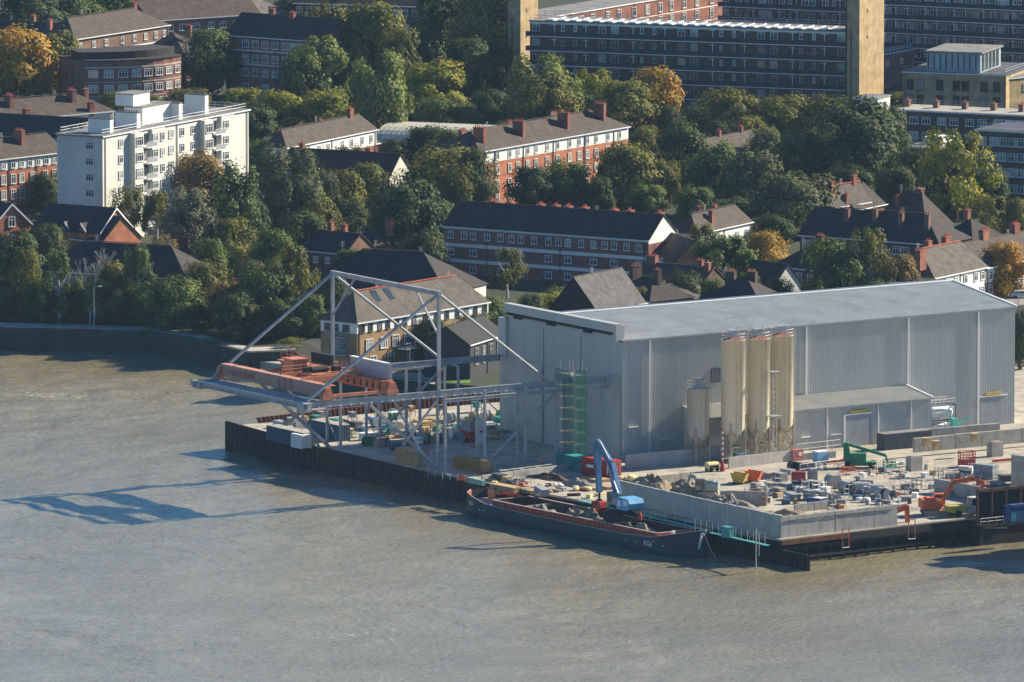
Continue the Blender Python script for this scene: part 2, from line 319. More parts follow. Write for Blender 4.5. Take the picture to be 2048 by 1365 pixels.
# river wall and walk
mb=MB(); prevp=None
for i,(a,b) in enumerate(zip(lp[:-1],lp[1:])):
    d=(b-a).normalized(); nrm=Vector((d.y,-d.x,0))
    q=[a,b,b+nrm*0.5,a+nrm*0.5]; mb.prism([(p.x,p.y) for p in q],-2,GZ+0.1+0.003*i)
wallm=mat('river_wall_stone',(0.055,0.06,0.045),0.95,var=0.3,scale=0.4,dirt=(0.035,0.045,0.03),bump=0.4)
solo('river_wall',mb,wallm,'weathered stone river wall with weed running along the left bank','wall',(0,0,0))
def sheet(name,pts,m,dz=0.02,z=GZ):
    mb=MB(); q=[G(x,y,z) for x,y in pts]; n=len(q); mb.add([(p.x,p.y,z+dz) for p in q],[tuple(range(n))]); return structure(name,mb,m)
sheet('riverside_path',[(-250,646.5),(0,654.5),(150,658.5),(300,662.5),(400,678),(500,703),(590,700),(592,693),(500,695),(400,669),(300,653),(150,649),(0,645),(-250,637)],mat('promenade_paving',(0.42,0.38,0.32),0.9,var=0.2,scale=0.4),0.03)
sheet('street',[(-250,606),(2,622),(300,636),(560,668),(640,700),(640,688),(560,655),(300,626),(0,612),(-250,596)],asphalt,0.02)
sheet('estate_road',[(900,178),(1010,200),(1120,235),(1300,300),(1500,330),(1530,322),(1320,288),(1140,225),(1030,190),(930,168)],asphalt,0.05)
sheet('right_road',[(1960,640),(2150,600),(2150,545),(2000,560),(1900,600)],walk,0.04)
sheet('lawn',[(882,765),(940,768),(942,745),(884,742)],mat('lawn_grass',(0.10,0.20,0.03),1,var=0.2),0.06)
sheet('garden_path',[(765,755),(870,770),(875,750),(770,744)],walk,0.08)
fs=mat('foreshore_stone',(0.25,0.23,0.19),1,var=0.3,scale=0.8,bump=0.6)
sheet('foreshore',[(600,824),(1010,812),(1010,786),(770,778),(690,786)],fs,0.25,z=0)
# site deck
deckm=mat('site_concrete',(0.39,0.345,0.275),0.95,var=0.22,scale=0.22,dirt=(0.20,0.175,0.14),bump=0.3)
deckpoly=[(-34.3,73.5),(-34.9,8),(-33.9,-14),(-32.9,-24),(-30,-60),(-29.2,-90),(0,-88),(18,-86.5),(60,-84),(160,-84),(160,73),(25,73)]
mb=MB(); mb.prism([tuple(W(u,v).xy) for u,v in deckpoly],GZ-.35,GZ+0.015); structure('quay_deck',mb,deckm)
mb=MB(); mb.prism([tuple(W(u,v).xy) for u,v in [(-33.9,73),(-34.4,8),(-32.5,-20),(-29.3,-60),(-28.5,-86),(0,-84),(160,-78),(160,72),(25,72)]],-2,GZ-.352); structure('quay_core',mb,black)
def sheetpile(name,label,pts,z0,ztop,m):
    # zig-zag corrugated piles along a uv polyline
    rt=thing(name,label,'sheet piling',W(pts[0][0],pts[0][1],0),0); o=rt.location; mb=MB(); wl=MB(); prof=[]
    for (a,b),zt in zip(zip(pts[:-1],pts[1:]),ztop):
        A=W(*a,0)-o; B=W(*b,0)-o; L=(B-A).length; d=(B-A)/L; nr=Vector((d.y,-d.x,0)); n=int(L/0.9)
        P=[]
        for k in range(n+1):
            t=k/n*L
            for dt,off in ((0,0),(0.25,0),(0.35,0.4),(0.8,0.4),(0.9,0)):
                if t+dt<=L: P.append(A+d*(t+dt)+nr*off)
        for k,(p,q) in enumerate(zip(P[:-1],P[1:])):
            z1=zt[0]+(zt[1]-zt[0])*k/len(P)+rnd.uniform(-.04,.04); mb.add([(p.x,p.y,z0),(q.x,q.y,z0),(q.x,q.y,z1),(p.x,p.y,z1)],[(0,1,2,3)])
        nb=nr*0.1
        wl.beam(A-nr*0.25+Vector((0,0,zt[0]-0.25)),B-nr*0.25+Vector((0,0,zt[1]-0.25)),0.5,0.3)
    part('pile_face',mb,m,rt); part('capping_beam',wl,m,rt); return rt
sheetpile('sheet_pile_wall','dark corrugated steel sheet piling along the river front of the wharf',[(-34.8,73.6),(-35,50),(-35.3,8),(-33.2,-20)],-2,[(5.2,4.5),(4.3,4.1),(4.1,4.1)],pile)
sheetpile('sheet_pile_wall','rusty brown sheet piling on the far inlet side of the wharf',[(-28,73.9),(60,73.9)],-2,[(5.2,6.8)],rust)
sheetpile('sheet_pile_wall','tarred black sheet piling behind the barge, ending in a stub past the quay corner',[(-33.2,-20.2),(-30.3,-60),(-29.5,-88),(-28.6,-97.5)],-2,[(3.3,3.3),(3.2,3.0),(2.7,2.5)],black)
# right quay: dark piled face
rt=thing('piled_quay_face','black timber and steel piled quay face under the concrete wall at lower right','quay wall',W(-29.4,-90.3,0),TH)
mb=MB()
for i in range(60): mb.box(i*2.6,(i*2.6)*0.055,-2,i*2.6+0.35,(i*2.6)*0.055+0.4,3.2)
part('fender_pile',mb,black,rt,'row of dark upright fender piles')
mb=MB(); mb.beam((0,0.1,2.6),(52,3.0,2.6),0.4,0.5); mb.beam((0,0.1,1.0),(52,3.0,1.0),0.4,0.4); part('waling_beam',mb,black,rt)
mb=MB(); mb.beam((0,-0.25,3.75),(14,.45,3.75),0.5,.8); part('rusted_capping',mb,rust,rt)
mb=MB(); mb.beam((14,0.5,3.55),(49,2.3,3.55),0.5,1.2); mb.beam((49,2.3,3.5),(60,4,3.5),.5,1.3); part('black_fascia',mb,black,rt)
# ---------------- big grey shed ----------------
SW=38.0
def ribwall(L,h0,h1,pitch=0.5,d=0.07,axis='x',z0=0):
    mb=MB(); n=int(L/pitch); P=[]
    for k in range(n):
        t=k*L/n
        for dt,o in ((0,0),(0.62,0),(0.70,-d),(0.92,-d)): P.append((t+dt*pitch,o))
    P.append((L,0))
    for (a,oa),(b,ob) in zip(P[:-1],P[1:]):
        za=h0+(h1-h0)*a/L; zb=h0+(h1-h0)*b/L
        mb.add([(a,oa,z0),(b,ob,z0),(b,ob,zb),(a,oa,za)] if axis=='x' else [(oa,a,z0),(ob,b,z0),(ob,b,zb),(oa,a,za)],[(0,1,2,3)])
    return mb
shed=thing('warehouse_shed','huge grey metal clad acoustic shed beside the silos on the wharf','shed',W(0,0),TH)
RISE=2.6; SL0=SL
mb=ribwall(SL,ZE,ZE); mb.add([(SL,0,0),(SL,SW,0),(SL,SW,ZE),(SL,SW/2,ZE+RISE),(SL,0,ZE)],[(0,1,2,3,4)]); mb.add([(0,SW,0),(SL,SW,0),(SL,SW,ZE),(0,SW,ZE)],[(0,1,2,3)])
part('side_wall',mb,clad,shed)
mb=MB(); n=55   # gable: horizontally ribbed
for k in range(n):
    z0=k*(ZE+2.2)/n; z1=(k+1)*(ZE+2.2)/n; zm=z0+(z1-z0)*0.75; y0,y1=(0,SW) if z1<ZE else (0.6,35.5)
    mb.add([(0,y0,z0),(0,y1,z0),(0,y1,zm),(0,y0,zm),(-0.05,y0,z1),(-0.05,y1,z1)],[(0,1,2,3),(3,2,5,4)])
part('gable_wall',mb,clad,shed)
mb=MB(); o=0.28
for s in (0,1):
    y0,y1=(-o,SW/2) if s==0 else (SW+o,SW/2)
    N=150; 
    for k in range(N):
        x0=0.0+k*(SL+0.2)/N; x1=x0+(SL+0.2)/N; xm=x0+(x1-x0)*0.72; xn=x0+(x1-x0)*0.8
        za,zb=ZE+0.05,ZE+RISE
        mb.add([(x0,y0,za),(xm,y0,za),(xm,y1,zb),(x0,y1,zb),(xn,y0,za+.07),(xn,y1,zb+.07),(x1,y0,za+.07),(x1,y1,zb+.07)],[(0,1,2,3),(1,4,5,2),(4,6,7,5)])
        mb.add([(x1,y0,za+.07),(x1,y0,za),(x1,y1,zb),(x1,y1,zb+.07)],[(0,1,2,3)])
rf=part('roof',mb,cladroof,shed)
mb=MB(); mb.beam((0.3,SW/2,ZE+RISE+.12),(SL+.25,SW/2,ZE+RISE+.12),0.7,0.16); part('ridge_cap',mb,whitepaint,rf)
mb=MB(); mb.beam((SL+.25,-o,ZE+.12),(SL+.25,SW/2,ZE+RISE+.12),0.35,0.25); mb.beam((SL+.25,SW+o,ZE+.12),(SL+.25,SW/2,ZE+RISE+.12),0.35,0.25); part('verge_trim',mb,whitepaint,rf)
mb=MB(); mb.box(0,-o-.18,ZE-.22,SL+.2,-o,ZE+.1); part('gutter',mb,greypaint,rf)
mb=MB(); mb.box(-0.9,0.6,ZE+1.35,0.3,35.5,ZE+2.75); mb.box(-.85,0.5,ZE-.2,0.9,1.4,ZE+2.6)
mb.box(-.95,0.55,ZE+2.75,0.35,35.6,ZE+2.85); part('gable_parapet',mb,clad,shed)
mb=MB(); mb.box(-0.5,1.4,ZE+0.75,-0.052,35.4,ZE+1.35)
for y in (9,20.5,31): mb.box(-0.55,y,ZE+.35,-0.052,y+2.2,ZE+.75)
part('dark_band',mb,black,shed)  # dark band and three blocks set under the parapet
mb=MB(); mb.box(-.6,35.6,ZE-6.5,-.03,SW,ZE+.1); part('corner_pier',mb,clad,shed)
mb=MB(); mb.box(-0.3,24.5,0.1,-0.06,SW-.1,14.0); part('crane_door',mb,cladroof_w,shed)
mb=MB(); mb.box(-0.25,0.3,0.1,-0.06,6.5,14.6); part('crane_door',mb,cladroof,shed)
for y in (24.3,12.5): mb=MB(); mb.box(-.14,y,0.2,-.055,y+.12,ZE-.5); part('cable_tray',mb,greypaint,shed)
for x in [6.2,None,None,42.9,64.5,79.0-0.5]:
    if x is None: continue
    mb=MB(); mb.box(x,-0.42,0.1,x+.22,-.2,ZE-.2); part('drainpipe',mb,whitepaint,shed)
def px_u(px,v=0): # u of given px along wall v
    lo,hi=-60,200
    for _ in range(40):
        m=(lo+hi)/2
        if PR(W(m,v,GZ+8))[0]<px: lo=m
        else: hi=m
    return lo
for o_ in [c for c in shed.children if c.name.startswith('drainpipe')]: bpy.data.objects.remove(o_)
for p in (1296,1609,1813,1953):
    u=px_u(p); mb=MB(); mb.box(u,-0.45,0.1,u+.22,-.2,ZE-.2); part('drainpipe',mb,whitepaint,shed)
u0,u1=px_u(1961),px_u(2012)
mb=MB(); mb.box(u0,-.14,0,u1,-.04,5.2); d=part('roller_door',mb,greypaint,shed)
for k in range(17): pass
mb=MB(); mb.box(u0-.2,-.3,5.2,u1+.2,-.1,5.4); part('door_frame',mb,whitepaint,d)
mb=MB(); mb.box(u0+1,-.32,5.45,u1-1.2,-.1,5.95); part('door_sign',mb,yellow,d)
mb=MB(); a,b=px_u(1421),px_u(1441); mb.box(a,-.2,12.2,b,-.1,14.6)
for k in range(6): mb.box(a+.1+k*(b-a)/6,-.26,12.3,a+.22+k*(b-a)/6,-.2,14.5,1)
part('louvre',mb,[black,greypaint],shed)
for (a,b,z) in ((1256,1274,5.6),(1317,1336,3.0)): 
    mb=MB(); mb.box(px_u(a),-.5,z,px_u(b),-.1,z+.12); part('door_canopy',mb,whitepaint,shed)
# lean-to annex
AN=thing('annex_shed','low grey clad lean to with a pale corrugated roof in front of the big shed','shed',W(px_u(1418,-8),-8),TH)
AL=px_u(1862,-8)-px_u(1418,-8); AE=7.3; AT=8.6; AW=7.9
mb=ribwall(AL,AE,AE,0.45,0.06); mb.add([(AL,0,0),(AL,AW,0),(AL,AW,AT),(AL,0,AE)],[(0,1,2,3)]); mb.add([(0,0,0),(0,AW,0),(0,AW,AT),(0,0,AE)],[(0,1,2,3)])
part('side_wall',mb,clad,AN)
mb=MB(); N=95
for k in range(N):
    x0=-.2+k*(AL+.4)/N; x1=x0+(AL+.4)/N; xm=x0+(x1-x0)*.6
    mb.add([(x0,-.4,AE),(xm,-.4,AE),(xm,AW,AT),(x0,AW,AT),(x1,-.4,AE+.09),(x1,AW,AT+.09)],[(0,1,2,3),(1,4,5,2)]); mb.add([(x1,-.4,AE),(x1,AW,AT),(x1,AW,AT+.09),(x1,-.4,AE+.09)],[(0,1,2,3)])
rf=part('roof',mb,cladroof_w,AN); mb=MB(); mb.box(-.2,-.55,AE-.2,AL+.3,-.4,AE+.08); part('gutter',mb,greypaint,rf)
mb=MB(); mb.beam((AL+.25,-.4,AE+.1),(AL+.25,AW,AT+.12),.3,.2); part('verge_trim',mb,whitepaint,rf)
def px_a(px): return px_u(px,-8)-AN_u
AN_u=px_u(1418,-8)
for p in (1652,1754,1820): mb=MB(); mb.box(px_a(p),-.35,0.1,px_a(p)+.2,-.15,AE-.1); part('drainpipe',mb,whitepaint,AN)
mb=MB(); mb.box(px_a(1689),-.2,0,px_a(1740),-.08,5.6); d=part('roller_door',mb,greypaint,AN)
for k in range(16): pass
mb=MB(); mb.box(px_a(1688)-.2,-.35,0,px_a(1689),-.1,5.7); mb.box(px_a(1689),-.35,5.6,px_a(1741),-.1,5.8); part('door_frame',mb,whitepaint,d)
mb=MB(); mb.box(px_a(1700),-.38,5.9,px_a(1733),-.1,6.4); part('door_sign',mb,yellow,d)
for (a,b) in ((1601,1619),(1660,1680)):
    mb=MB(); mb.box(px_a(a),-.5,2.4,px_a(b),-.1,2.5); part('door_canopy',mb,whitepaint,AN)
# ---------------- silos ----------------
def silo(label,cx,top,cyl,base,r,m,lid):
    b=G(cx,base); t=thing('silo',label,'silo',b,TH,'storage silos in front of the shed')
    zt=ZT(b.y,top)-GZ; zc=ZT(b.y,cyl)-GZ
    mb=MB(); mb.lathe((0,0,0),[(0.35,zc-2.9),(r,zc),(r,zt-.05),(r+.04,zt-.05),(r+.04,zt)],32); part('tank_body',mb,m,t,smooth=False)
    body=t.children[-1] if t.children else None
    for p in body.data.polygons: p.use_smooth=abs(p.normal.z)<0.9
    mb=MB(); mb.lathe((0,0,0),[(r-.1,zt),(0.5,zt+.35),(0.001,zt+.4)],24); part('lid',mb,lid,t)
    mb=MB()
    for k in range(16):
        a=k*PI/8; mb.tube((math.cos(a)*r*.97,math.sin(a)*r*.97,zt),(math.cos(a)*r*.97,math.sin(a)*r*.97,zt+1.1),.035,n=5)
        a2=(k+1)*PI/8
        for z in (.55,1.1): mb.tube((math.cos(a)*r*.97,math.sin(a)*r*.97,zt+z),(math.cos(a2)*r*.97,math.sin(a2)*r*.97,zt+z),.035,n=5)
    part('guard_rail',mb,scaf,t)
    mb=MB(); mb.box(-.5,-.4,zt+.3,.3,.4,zt+1.5); mb.tube((.9,0,zt+.2),(.9,0,zt+2.0),.12); mb.box(-.9,-.6,zt+1.5,1.2,.6,zt+1.65); part('filter_unit',mb,steel_lt,t)
    for sx in (-1,1):
        for sy in (-1,1):
            mb=MB(); mb.beam((sx*r*.72,sy*r*.72,0),(sx*r*.72,sy*r*.72,zc+1.0),.28,.28); part('leg',mb,siloleg,t)
    mb=MB(); q=r*.72
    for a,b2 in (((-q,-q),(q,-q)),((q,-q),(q,q)),((-q,q),(-q,-q)),((q,q),(-q,q))):
        h=zc*.45; mb.beam((*a,.2),(*b2,h),.12,.12); mb.beam((*b2,.2),(*a,h),.12,.12); mb.beam((*a,h),(*b2,h),.14,.14); mb.beam((*a,h),(*b2,zc-.2),.12,.12); mb.beam((*b2,h),(*a,zc-.2),.12,.12)
    part('bracing',mb,siloleg,t)
    mb=MB(); ang=R(-38); x,y=math.cos(ang)*(r+.25),math.sin(ang)*(r+.25); dx,dy=-math.sin(ang)*.22,math.cos(ang)*.22
    for s in (-1,1): mb.tube((x+s*dx,y+s*dy,zc-2),(x+s*dx,y+s*dy,zt+1),.03,n=5)
    k=zc-2
    while k<zt+.9: mb.tube((x-dx,y-dy,k),(x+dx,y+dy,k),.022,n=4); k+=.4
    part('ladder',mb,siloleg,t)
    mb=MB(); mb.tube((-.4*r,-r-.08,zc-2.5),(-.4*r,-r-.08,zt),.05,n=6); mb.tube((.1*r,-r-.12,zc-3),(.1*r,-r-.12,zt),.07,n=6); part('feed_pipe',mb,siloleg,t)
    return t
lidr=mat('silo_lid_red',(0.30,0.10,0.07),.8,var=.3)
silo('tall cream silo, leftmost of the three with red lids',1466,679,856,924,2.08,cream,lidr)
silo('tall rust stained cream silo, middle one of the three tall silos',1516,676,852,918,2.05,cream,lidr)
silo('tall cream silo, rightmost of the three with red lids',1563,670,848,913,2.02,cream,lidr)
silo('short pale grey silo standing alone left of the three tall ones',1396,776,866,924,1.95,cream2,cream2)
def place(px,py,z=GZ): return G(px,py,z)
# caged access tower by silo 3
b=place(1545,922); t=thing('access_ladder_tower','thin galvanised ladder tower standing between the right hand silos','ladder',b,TH); mb=MB(); zt=ZT(b.y,745)-GZ
for x in (0,.8):
    for y in (0,.8): mb.tube((x,y,0),(x,y,zt),.045,n=5)
k=0
while k<zt: mb.tube((0,0,k),(.8,0,k),.03,n=4); mb.tube((0,0,k),(0,.8,k),.03,n=4); mb.tube((0,0,k),(.8,0,k+1),.03,n=4); k+=1
part('frame',mb,scaf,t); mb=MB(); mb.box(-.6,-.6,zt*.5,1.6,1.4,zt*.5+.1); mb.box(-.4,-.4,zt,1.4,1.2,zt+.08); part('platform',mb,steel_lt,t)
# red/white pole
b=place(1445,943); t=thing('height_barrier_pole','upright red and white striped pole beside the leftmost tall silo','pole',b); zt=ZT(b.y,858)-GZ; mb=MB()
for k in range(16): mb.tube((0,0,k*zt/16),(0,0,(k+1)*zt/16),.10,n=8,m=k%2)
part('pole',mb,[whitepaint,red_m],t); mb=MB(); mb.lathe((0,0,0),[(.45,0),(.45,.5),(.25,1.6)],12); part('base',mb,red_m,t)
# low concrete bund walls before the silos
def cwall(label,p,q,h,th=0.35,m=concrete_lt,name='concrete_wall',notch=True,cat='wall',z=GZ,ph=2.4,grp=None):
    a=G(*p,z); b=G(*q,z); L=(b-a).length; t=solo(name,MB(),m,label,cat,a,math.atan2(b.y-a.y,b.x-a.x),group=grp)
    mb=MB(); n=max(1,int(round(L/ph)))
    for k in range(n):
        x0=k*L/n+(.02 if k else 0); x1=(k+1)*L/n-.02; dy=rnd.uniform(-.03,.03); mb.box(x0,dy,0,x1,th+dy,h+rnd.uniform(-.04,.04))
    old=t.data; t.data=mb.mesh(name,m); bpy.data.meshes.remove(old); return t
cwall('low stained concrete bund wall running below the three tall silos',(1458,938),(1592,922),1.9)
cwall('long low concrete bund wall at the left foot of the big shed',(1252,938),(1446,920),2.4)
cwall('concrete bund end wall at the shed corner near the red container',(1252,938),(1262,910),2.4) if False else None
cwall('low concrete kerb wall right of the silos before the annex',(1592,922),(1672,916),1.2)
# ---------------- crane runway ----------------
RZ=18.5-GZ; fv,rv=4.4,38.3
gt=thing('gantry_runway','tall grey steel crane runway with an A frame mast reaching out over the river','gantry',W(0,0),TH)
def ibeam(mb,p,q,h=1.15,w=.5):
    p=Vector(p);q=Vector(q); up=Vector((0,0,h/2-.06)); mb.beam(p,q,.12,h-.1); mb.beam(p+up,q+up,w,.1); mb.beam(p-up,q-up,w,.1)
u_t=-62.3
mb=MB(); ibeam(mb,(u_t,fv,RZ-.6),(2,fv,RZ-.6)); part('runway_beam',mb,steel,gt)
mb=MB(); ibeam(mb,(u_t-1,rv,RZ-.6),(2,rv,RZ-.6)); part('runway_beam',mb,steel,gt)
for u_,nm in ((u_t+.3,'end_beam'),):
    mb=MB(); ibeam(mb,(u_,fv-1.4,RZ-.6),(u_,rv+2.6,RZ-.6),1.0,.9); mb.box(u_+1.2,fv,RZ-.35,u_+4.5,rv,RZ-.3); mb.box(u_-.5,fv-.8,RZ-1.7,u_+1.2,fv+1.4,RZ-.2); mb.box(u_-.5,rv-1,RZ-1.5,u_+1,rv+1,RZ-.1); part(nm,mb,steel,gt)
mb=MB(); ibeam(mb,(-35,2.6,RZ-1.6),(-1,2.6,RZ-1.6),.6,.5); part('outer_rail',mb,steel,gt)
mb=MB()
for k in range(30):
    u_=u_t+1+k*2.1; mb.box(u_,fv-.45,RZ-1.15,u_+.25,fv-.25,RZ-.95)
part('bracket',mb,whitepaint,gt,'row of small pale brackets along the lower flange')
MT=RZ+16.8; mu=-34.7
for v_ in (fv,rv):
    mb=MB(); mb.beam((mu,v_,RZ),(mu,v_,MT),.52,.52); part('mast',mb,steel,gt)
    mb=MB(); mb.tube((mu,v_,MT-.2),(u_t+(1.0 if v_==fv else 3),v_,RZ+.1),.28,n=10); part('stay',mb,steel,gt)
    mb=MB(); mb.tube((mu,v_,MT-.2),(-12.5,v_,RZ+.1),.25,n=10); part('stay',mb,steel,gt)
mb=MB(); mb.beam((mu,fv-.4,MT-.1),(mu,rv+.4,MT-.1),.6,.8); part('mast_head_beam',mb,steel,gt)
mb=MB(); mb.beam((mu,fv,MT-7.5),(mu,fv+7,MT-.5),.3,.3); part('knee_brace',mb,steel,gt)
mb=MB(); mb.beam((mu,rv,MT-7.5),(mu,rv-7,MT-.5),.3,.3); part('knee_brace',mb,steel,gt)
cols=[-34.6,-26.5,-18.2,-10.2]
for u_ in cols:
    for (va,vb) in ((2.6,5.0),(36.0,40.4)):
        ztop=RZ-1.15
        for vv in (va,vb):
            mb=MB(); z1=(RZ-1.2 if vv>3 else RZ-.4); mb.beam((u_,vv,0),(u_,vv,z1),.36,.42); part('column',mb,steel,gt)
        mb=MB(); k=.3; s=0; st=(vb-va)*1.15
        while k+st<ztop:
            a,b=((va,vb),(vb,va))[s%2]; mb.beam((u_,a,k),(u_,b,k+st),.1,.1); k+=st; s+=1
        mb.beam((u_,va,ztop),(u_,vb,ztop),.25,.25); part('lacing',mb,steel,gt)
for v_ in (fv-.6,rv+1.5):
    mb=MB(); mb.beam((u_t+13.2,v_,RZ-1.3),(-34.4,v_,.2),.5,.5); part('raking_strut',mb,steel,gt)
    mb=MB(); mb.beam((-43.5,v_+.9,RZ-1.3),(-36,v_+.9,.2),.36,.36); part('raking_strut',mb,steel,gt)
    mb=MB(); mb.beam((-34.8,v_+.3,RZ-1.2),(-42.3,v_+.3,5.4),.3,.3); part('brace',mb,steel,gt)
    mb=MB(); mb.beam((-26.3,v_,.3),(-10.4,v_,RZ-1.4),.32,.32); part('brace',mb,steel,gt)
    mb=MB(); mb.beam((-26.3,v_+.5,RZ-1.4),(-18.4,v_+.5,6),.18,.18); part('brace',mb,steel,gt)
# overhead travelling crane on the runway
oc=thing('overhead_crane','faded orange overhead travelling crane with twin girders parked on the gantry runway','crane',W(-57.5,fv,GZ+RZ+.0),TH)
SPN=rv-fv
def girder(x,m,h=2.0,w=.9,holes=False):
    mb=MB(); mb.xprism if False else None
    pr=[(0,.75),(1.6,.35),(SPN-1.6,.35),(SPN,.75),(SPN,.35+h),(0,.35+h)]
    vs=[(x,y,z) for y,z in pr]+[(x+w,y,z) for y,z in pr]; n=6
    mb.add(vs,[tuple(range(n)),tuple(range(n,2*n))[::-1]]+[(i,n+i,n+(i+1)%n,(i+1)%n) for i in range(n)]); mb.box(x-.12,0,.35+h,x+w+.12,SPN,.43+h); return mb
g1=part('main_girder',girder(0,orange_f,2.1),orange_f,oc,'pink faded orange girder facing the river')
g2=part('main_girder',girder(12.6,orange_c),orange_c,oc,'brighter orange girder with triangular cutouts')
mb=MB()
for k in range(6): y=2.5+k*2.0; mb.add([(12.57,y,.7),(12.57,y+.7,.7),(12.57,y+.35,2.0)],[(0,1,2)]); mb.add([(12.50,y,.7),(12.50,y+.7,.7),(12.50,y+.35,2.0)],[(0,1,2)])
part('cutout',mb,black,g2)
text_part('lettering','STREETCRANE',1.35,rustred,g1,(-.04,SPN-6.6,.95),(PI/2,0,-PI/2))
mb=MB(); mb.box(6.8,0.3,.9,7.6,SPN-.3,1.5) if False else None
for y in (0,SPN):
    mb=MB(); mb.beam((-.6,y,.6),(14,y,.6),.5,.55)
    for x in (-.4,12.6): mb.prism([(x-.6,y-.5),(x+1.7,y-.5),(x+1.7,y+.5),(x-.6,y+.5)],.05,.75); mb.yprism([(x-.5,.75),(x+1.6,.75),(x+1.1,2.1),(x,2.1)],y-.45,y+.45)
    part('end_carriage',mb,orange_c,oc)
mb=MB(); mb.beam((.9,9,2.3),(12.6,9,2.3),.5,.9); mb.beam((.9,16,2.3),(12.6,16,2.3),.5,.9); mb.box(4,9.8,2.5,10,15.2,2.9); mb.lathe((6.5,12.5,3.4),[(.5,-1.6),(.5,1.6)],14,axis='x',m=1); mb.box(8.6,10.6,2.9,9.8,12,3.9,1); mb.box(4.4,13.2,2.9,5.4,14.6,3.7,1); mb.box(8.8,13,2.9,9.6,14.8,3.5); tr=part('hoist_trolley',mb,[orange_c,black],oc)
mb=MB(); mb.box(5,18.5,2.4,7.8,21.5,4.4); mb.box(4.8,18.3,4.4,8.0,21.8,4.55); part('machinery_house',mb,orange_c,oc)
mb=MB(); mb.box(13.5,1.2,2.35,14.1,13.5,5.0); mb.box(13.4,1.0,5.0,14.2,13.7,5.15,1); mb.box(9.6,14,3.6,10.4,20,5.4,2); part('control_cabinet',mb,[mat('pale_grey_pink',(0.52,0.46,0.46),.6),whitepaint,black],oc)
mb=MB()
def rail(mb,p,q,h=1.1,st=1.8,r=.045):
    p=Vector(p);q=Vector(q);L=(q-p).length;n=max(1,int(L/st))
    for k in range(n+1): c=p+(q-p)*k/n; mb.tube(c,c+Vector((0,0,h)),r,n=4)
    for z in (h*.5,h): mb.tube(p+Vector((0,0,z)),q+Vector((0,0,z)),r,n=4)
rail(mb,(12.2,0,2.45),(12.2,SPN,2.45)); rail(mb,(11,14,2.8),(11,30,2.8),1.8); rail(mb,(1.2,8,2.4),(12.6,8,2.4)); rail(mb,(1.2,16,2.8),(12.6,16,2.8)); rail(mb,(14.3,14,2.45),(14.3,SPN,2.45))
part('guard_rail',mb,orange_c,oc)
mb=MB(); mb.box(.9,0,2.3,2.0,SPN,2.4); mb.box(11.4,0,2.3,12.6,SPN,2.4); part('walkway',mb,orange_c,oc)
mb=MB(); 
for y in (11,13,15): mb.beam((-.15,y,-1.2),(-.15,y,2.3),.08,.08)
for k in range(6): mb.beam((-.15,11,-1.1+k*.6),(-.15,15,-1.1+k*.6),.05,.05)
part('hanging_ladder',mb,rustred,oc)
# green netted scaffold tower at the gable
b=place(1112,930); t=thing('scaffold_tower','green netted scaffold stair tower against the gable of the big shed','scaffold',b,TH-PI/2); zt=ZT(b.y,738)-GZ
mb=MB(); lx,ly=5.6,2.6
for i in range(5):
    for y in (0,ly): mb.tube((i*lx/4,y,0),(i*lx/4,y,zt+ (1.8 if i%2 else .6)),.07,n=5)
k=2
while k<zt+1:
    for y in (0,ly): mb.tube((0,y,k),(lx,y,k),.06,n=5)
    for i in range(5): mb.tube((i*lx/4,0,k),(i*lx/4,ly,k),.06,n=5)
    mb.tube((0,-.05,k-2),(lx/4,-.05,k),.06,n=5); k+=2
part('frame',mb,scaf,t)
mb=MB(); mb.box(2.2,-.1,.5,lx+.15,-.06,zt-1); mb.box(2.2,ly+.06,.5,lx+.15,ly+.1,zt); mb.box(lx+.11,-.1,.5,lx+.15,ly,zt); mb.box(-.1,-.14,zt-2,4.6,-.1,zt+.2)
part('debris_netting',mb,netg,t)
mb=MB(); k=2
while k<zt: mb.box(0,0,k,lx,ly,k+.06); k+=2
part('boarding',mb,felt,t)
# ---------------- housing ----------------
WIN={}
def winproto(w,h,style):
    k=(round(w,2),round(h,2),style)
    if k in WIN: return WIN[k]
    f=MB(); t=.12; d=.12; y0=-d
    f.box(-w/2,y0,-h/2,-w/2+t,0,h/2); f.box(w/2-t,y0,-h/2,w/2,0,h/2); f.box(-w/2+t,y0,h/2-t,w/2-t,0,h/2); f.box(-w/2-.06,y0-.05,-h/2-.1,w/2+.06,0,-h/2+.06)
    n=max(1,int(round(w/.75)))
    for i in range(1,n): x=-w/2+w*i/n; f.box(x-.05,y0+.02,-h/2+.06,x+.05,-.02,h/2-t)
    if style!='d' and h>1: f.box(-w/2+t,y0+.03,h*.18-.04,w/2-t,-.03,h*.18+.04)
    m={'w':whitepaint,'d':felt_dark,'g':greypaint,'m':mat('shade_dimmed_frame',(.42,.42,.42),.6),'c':whitepaint}[style]  # 'm': white frames dimmed in colour for the shade under the galleries
    p=MB(); p.add([(-w/2+t*.5,-.05,-h/2+.05),(w/2-t*.5,-.05,-h/2+.05),(w/2-t*.5,-.05,h/2-t*.5),(-w/2+t*.5,-.05,h/2-t*.5)],[(0,1,2,3)])
    WIN[k]=(f.mesh('window',m),p.mesh('pane',glass),p.mesh('pane',curtain)); return WIN[k]
def window(parent,x,y,z,rot,w,h,style='w',name='window'):
    f,p,c=winproto(w,h,style); o=bpy.data.objects.new(name,f); link(o,parent); o.location=(x,y,z); o.rotation_euler=(0,0,rot)
    q=bpy.data.objects.new('pane',c if rnd.random()<.25 else p); link(q,o); return o
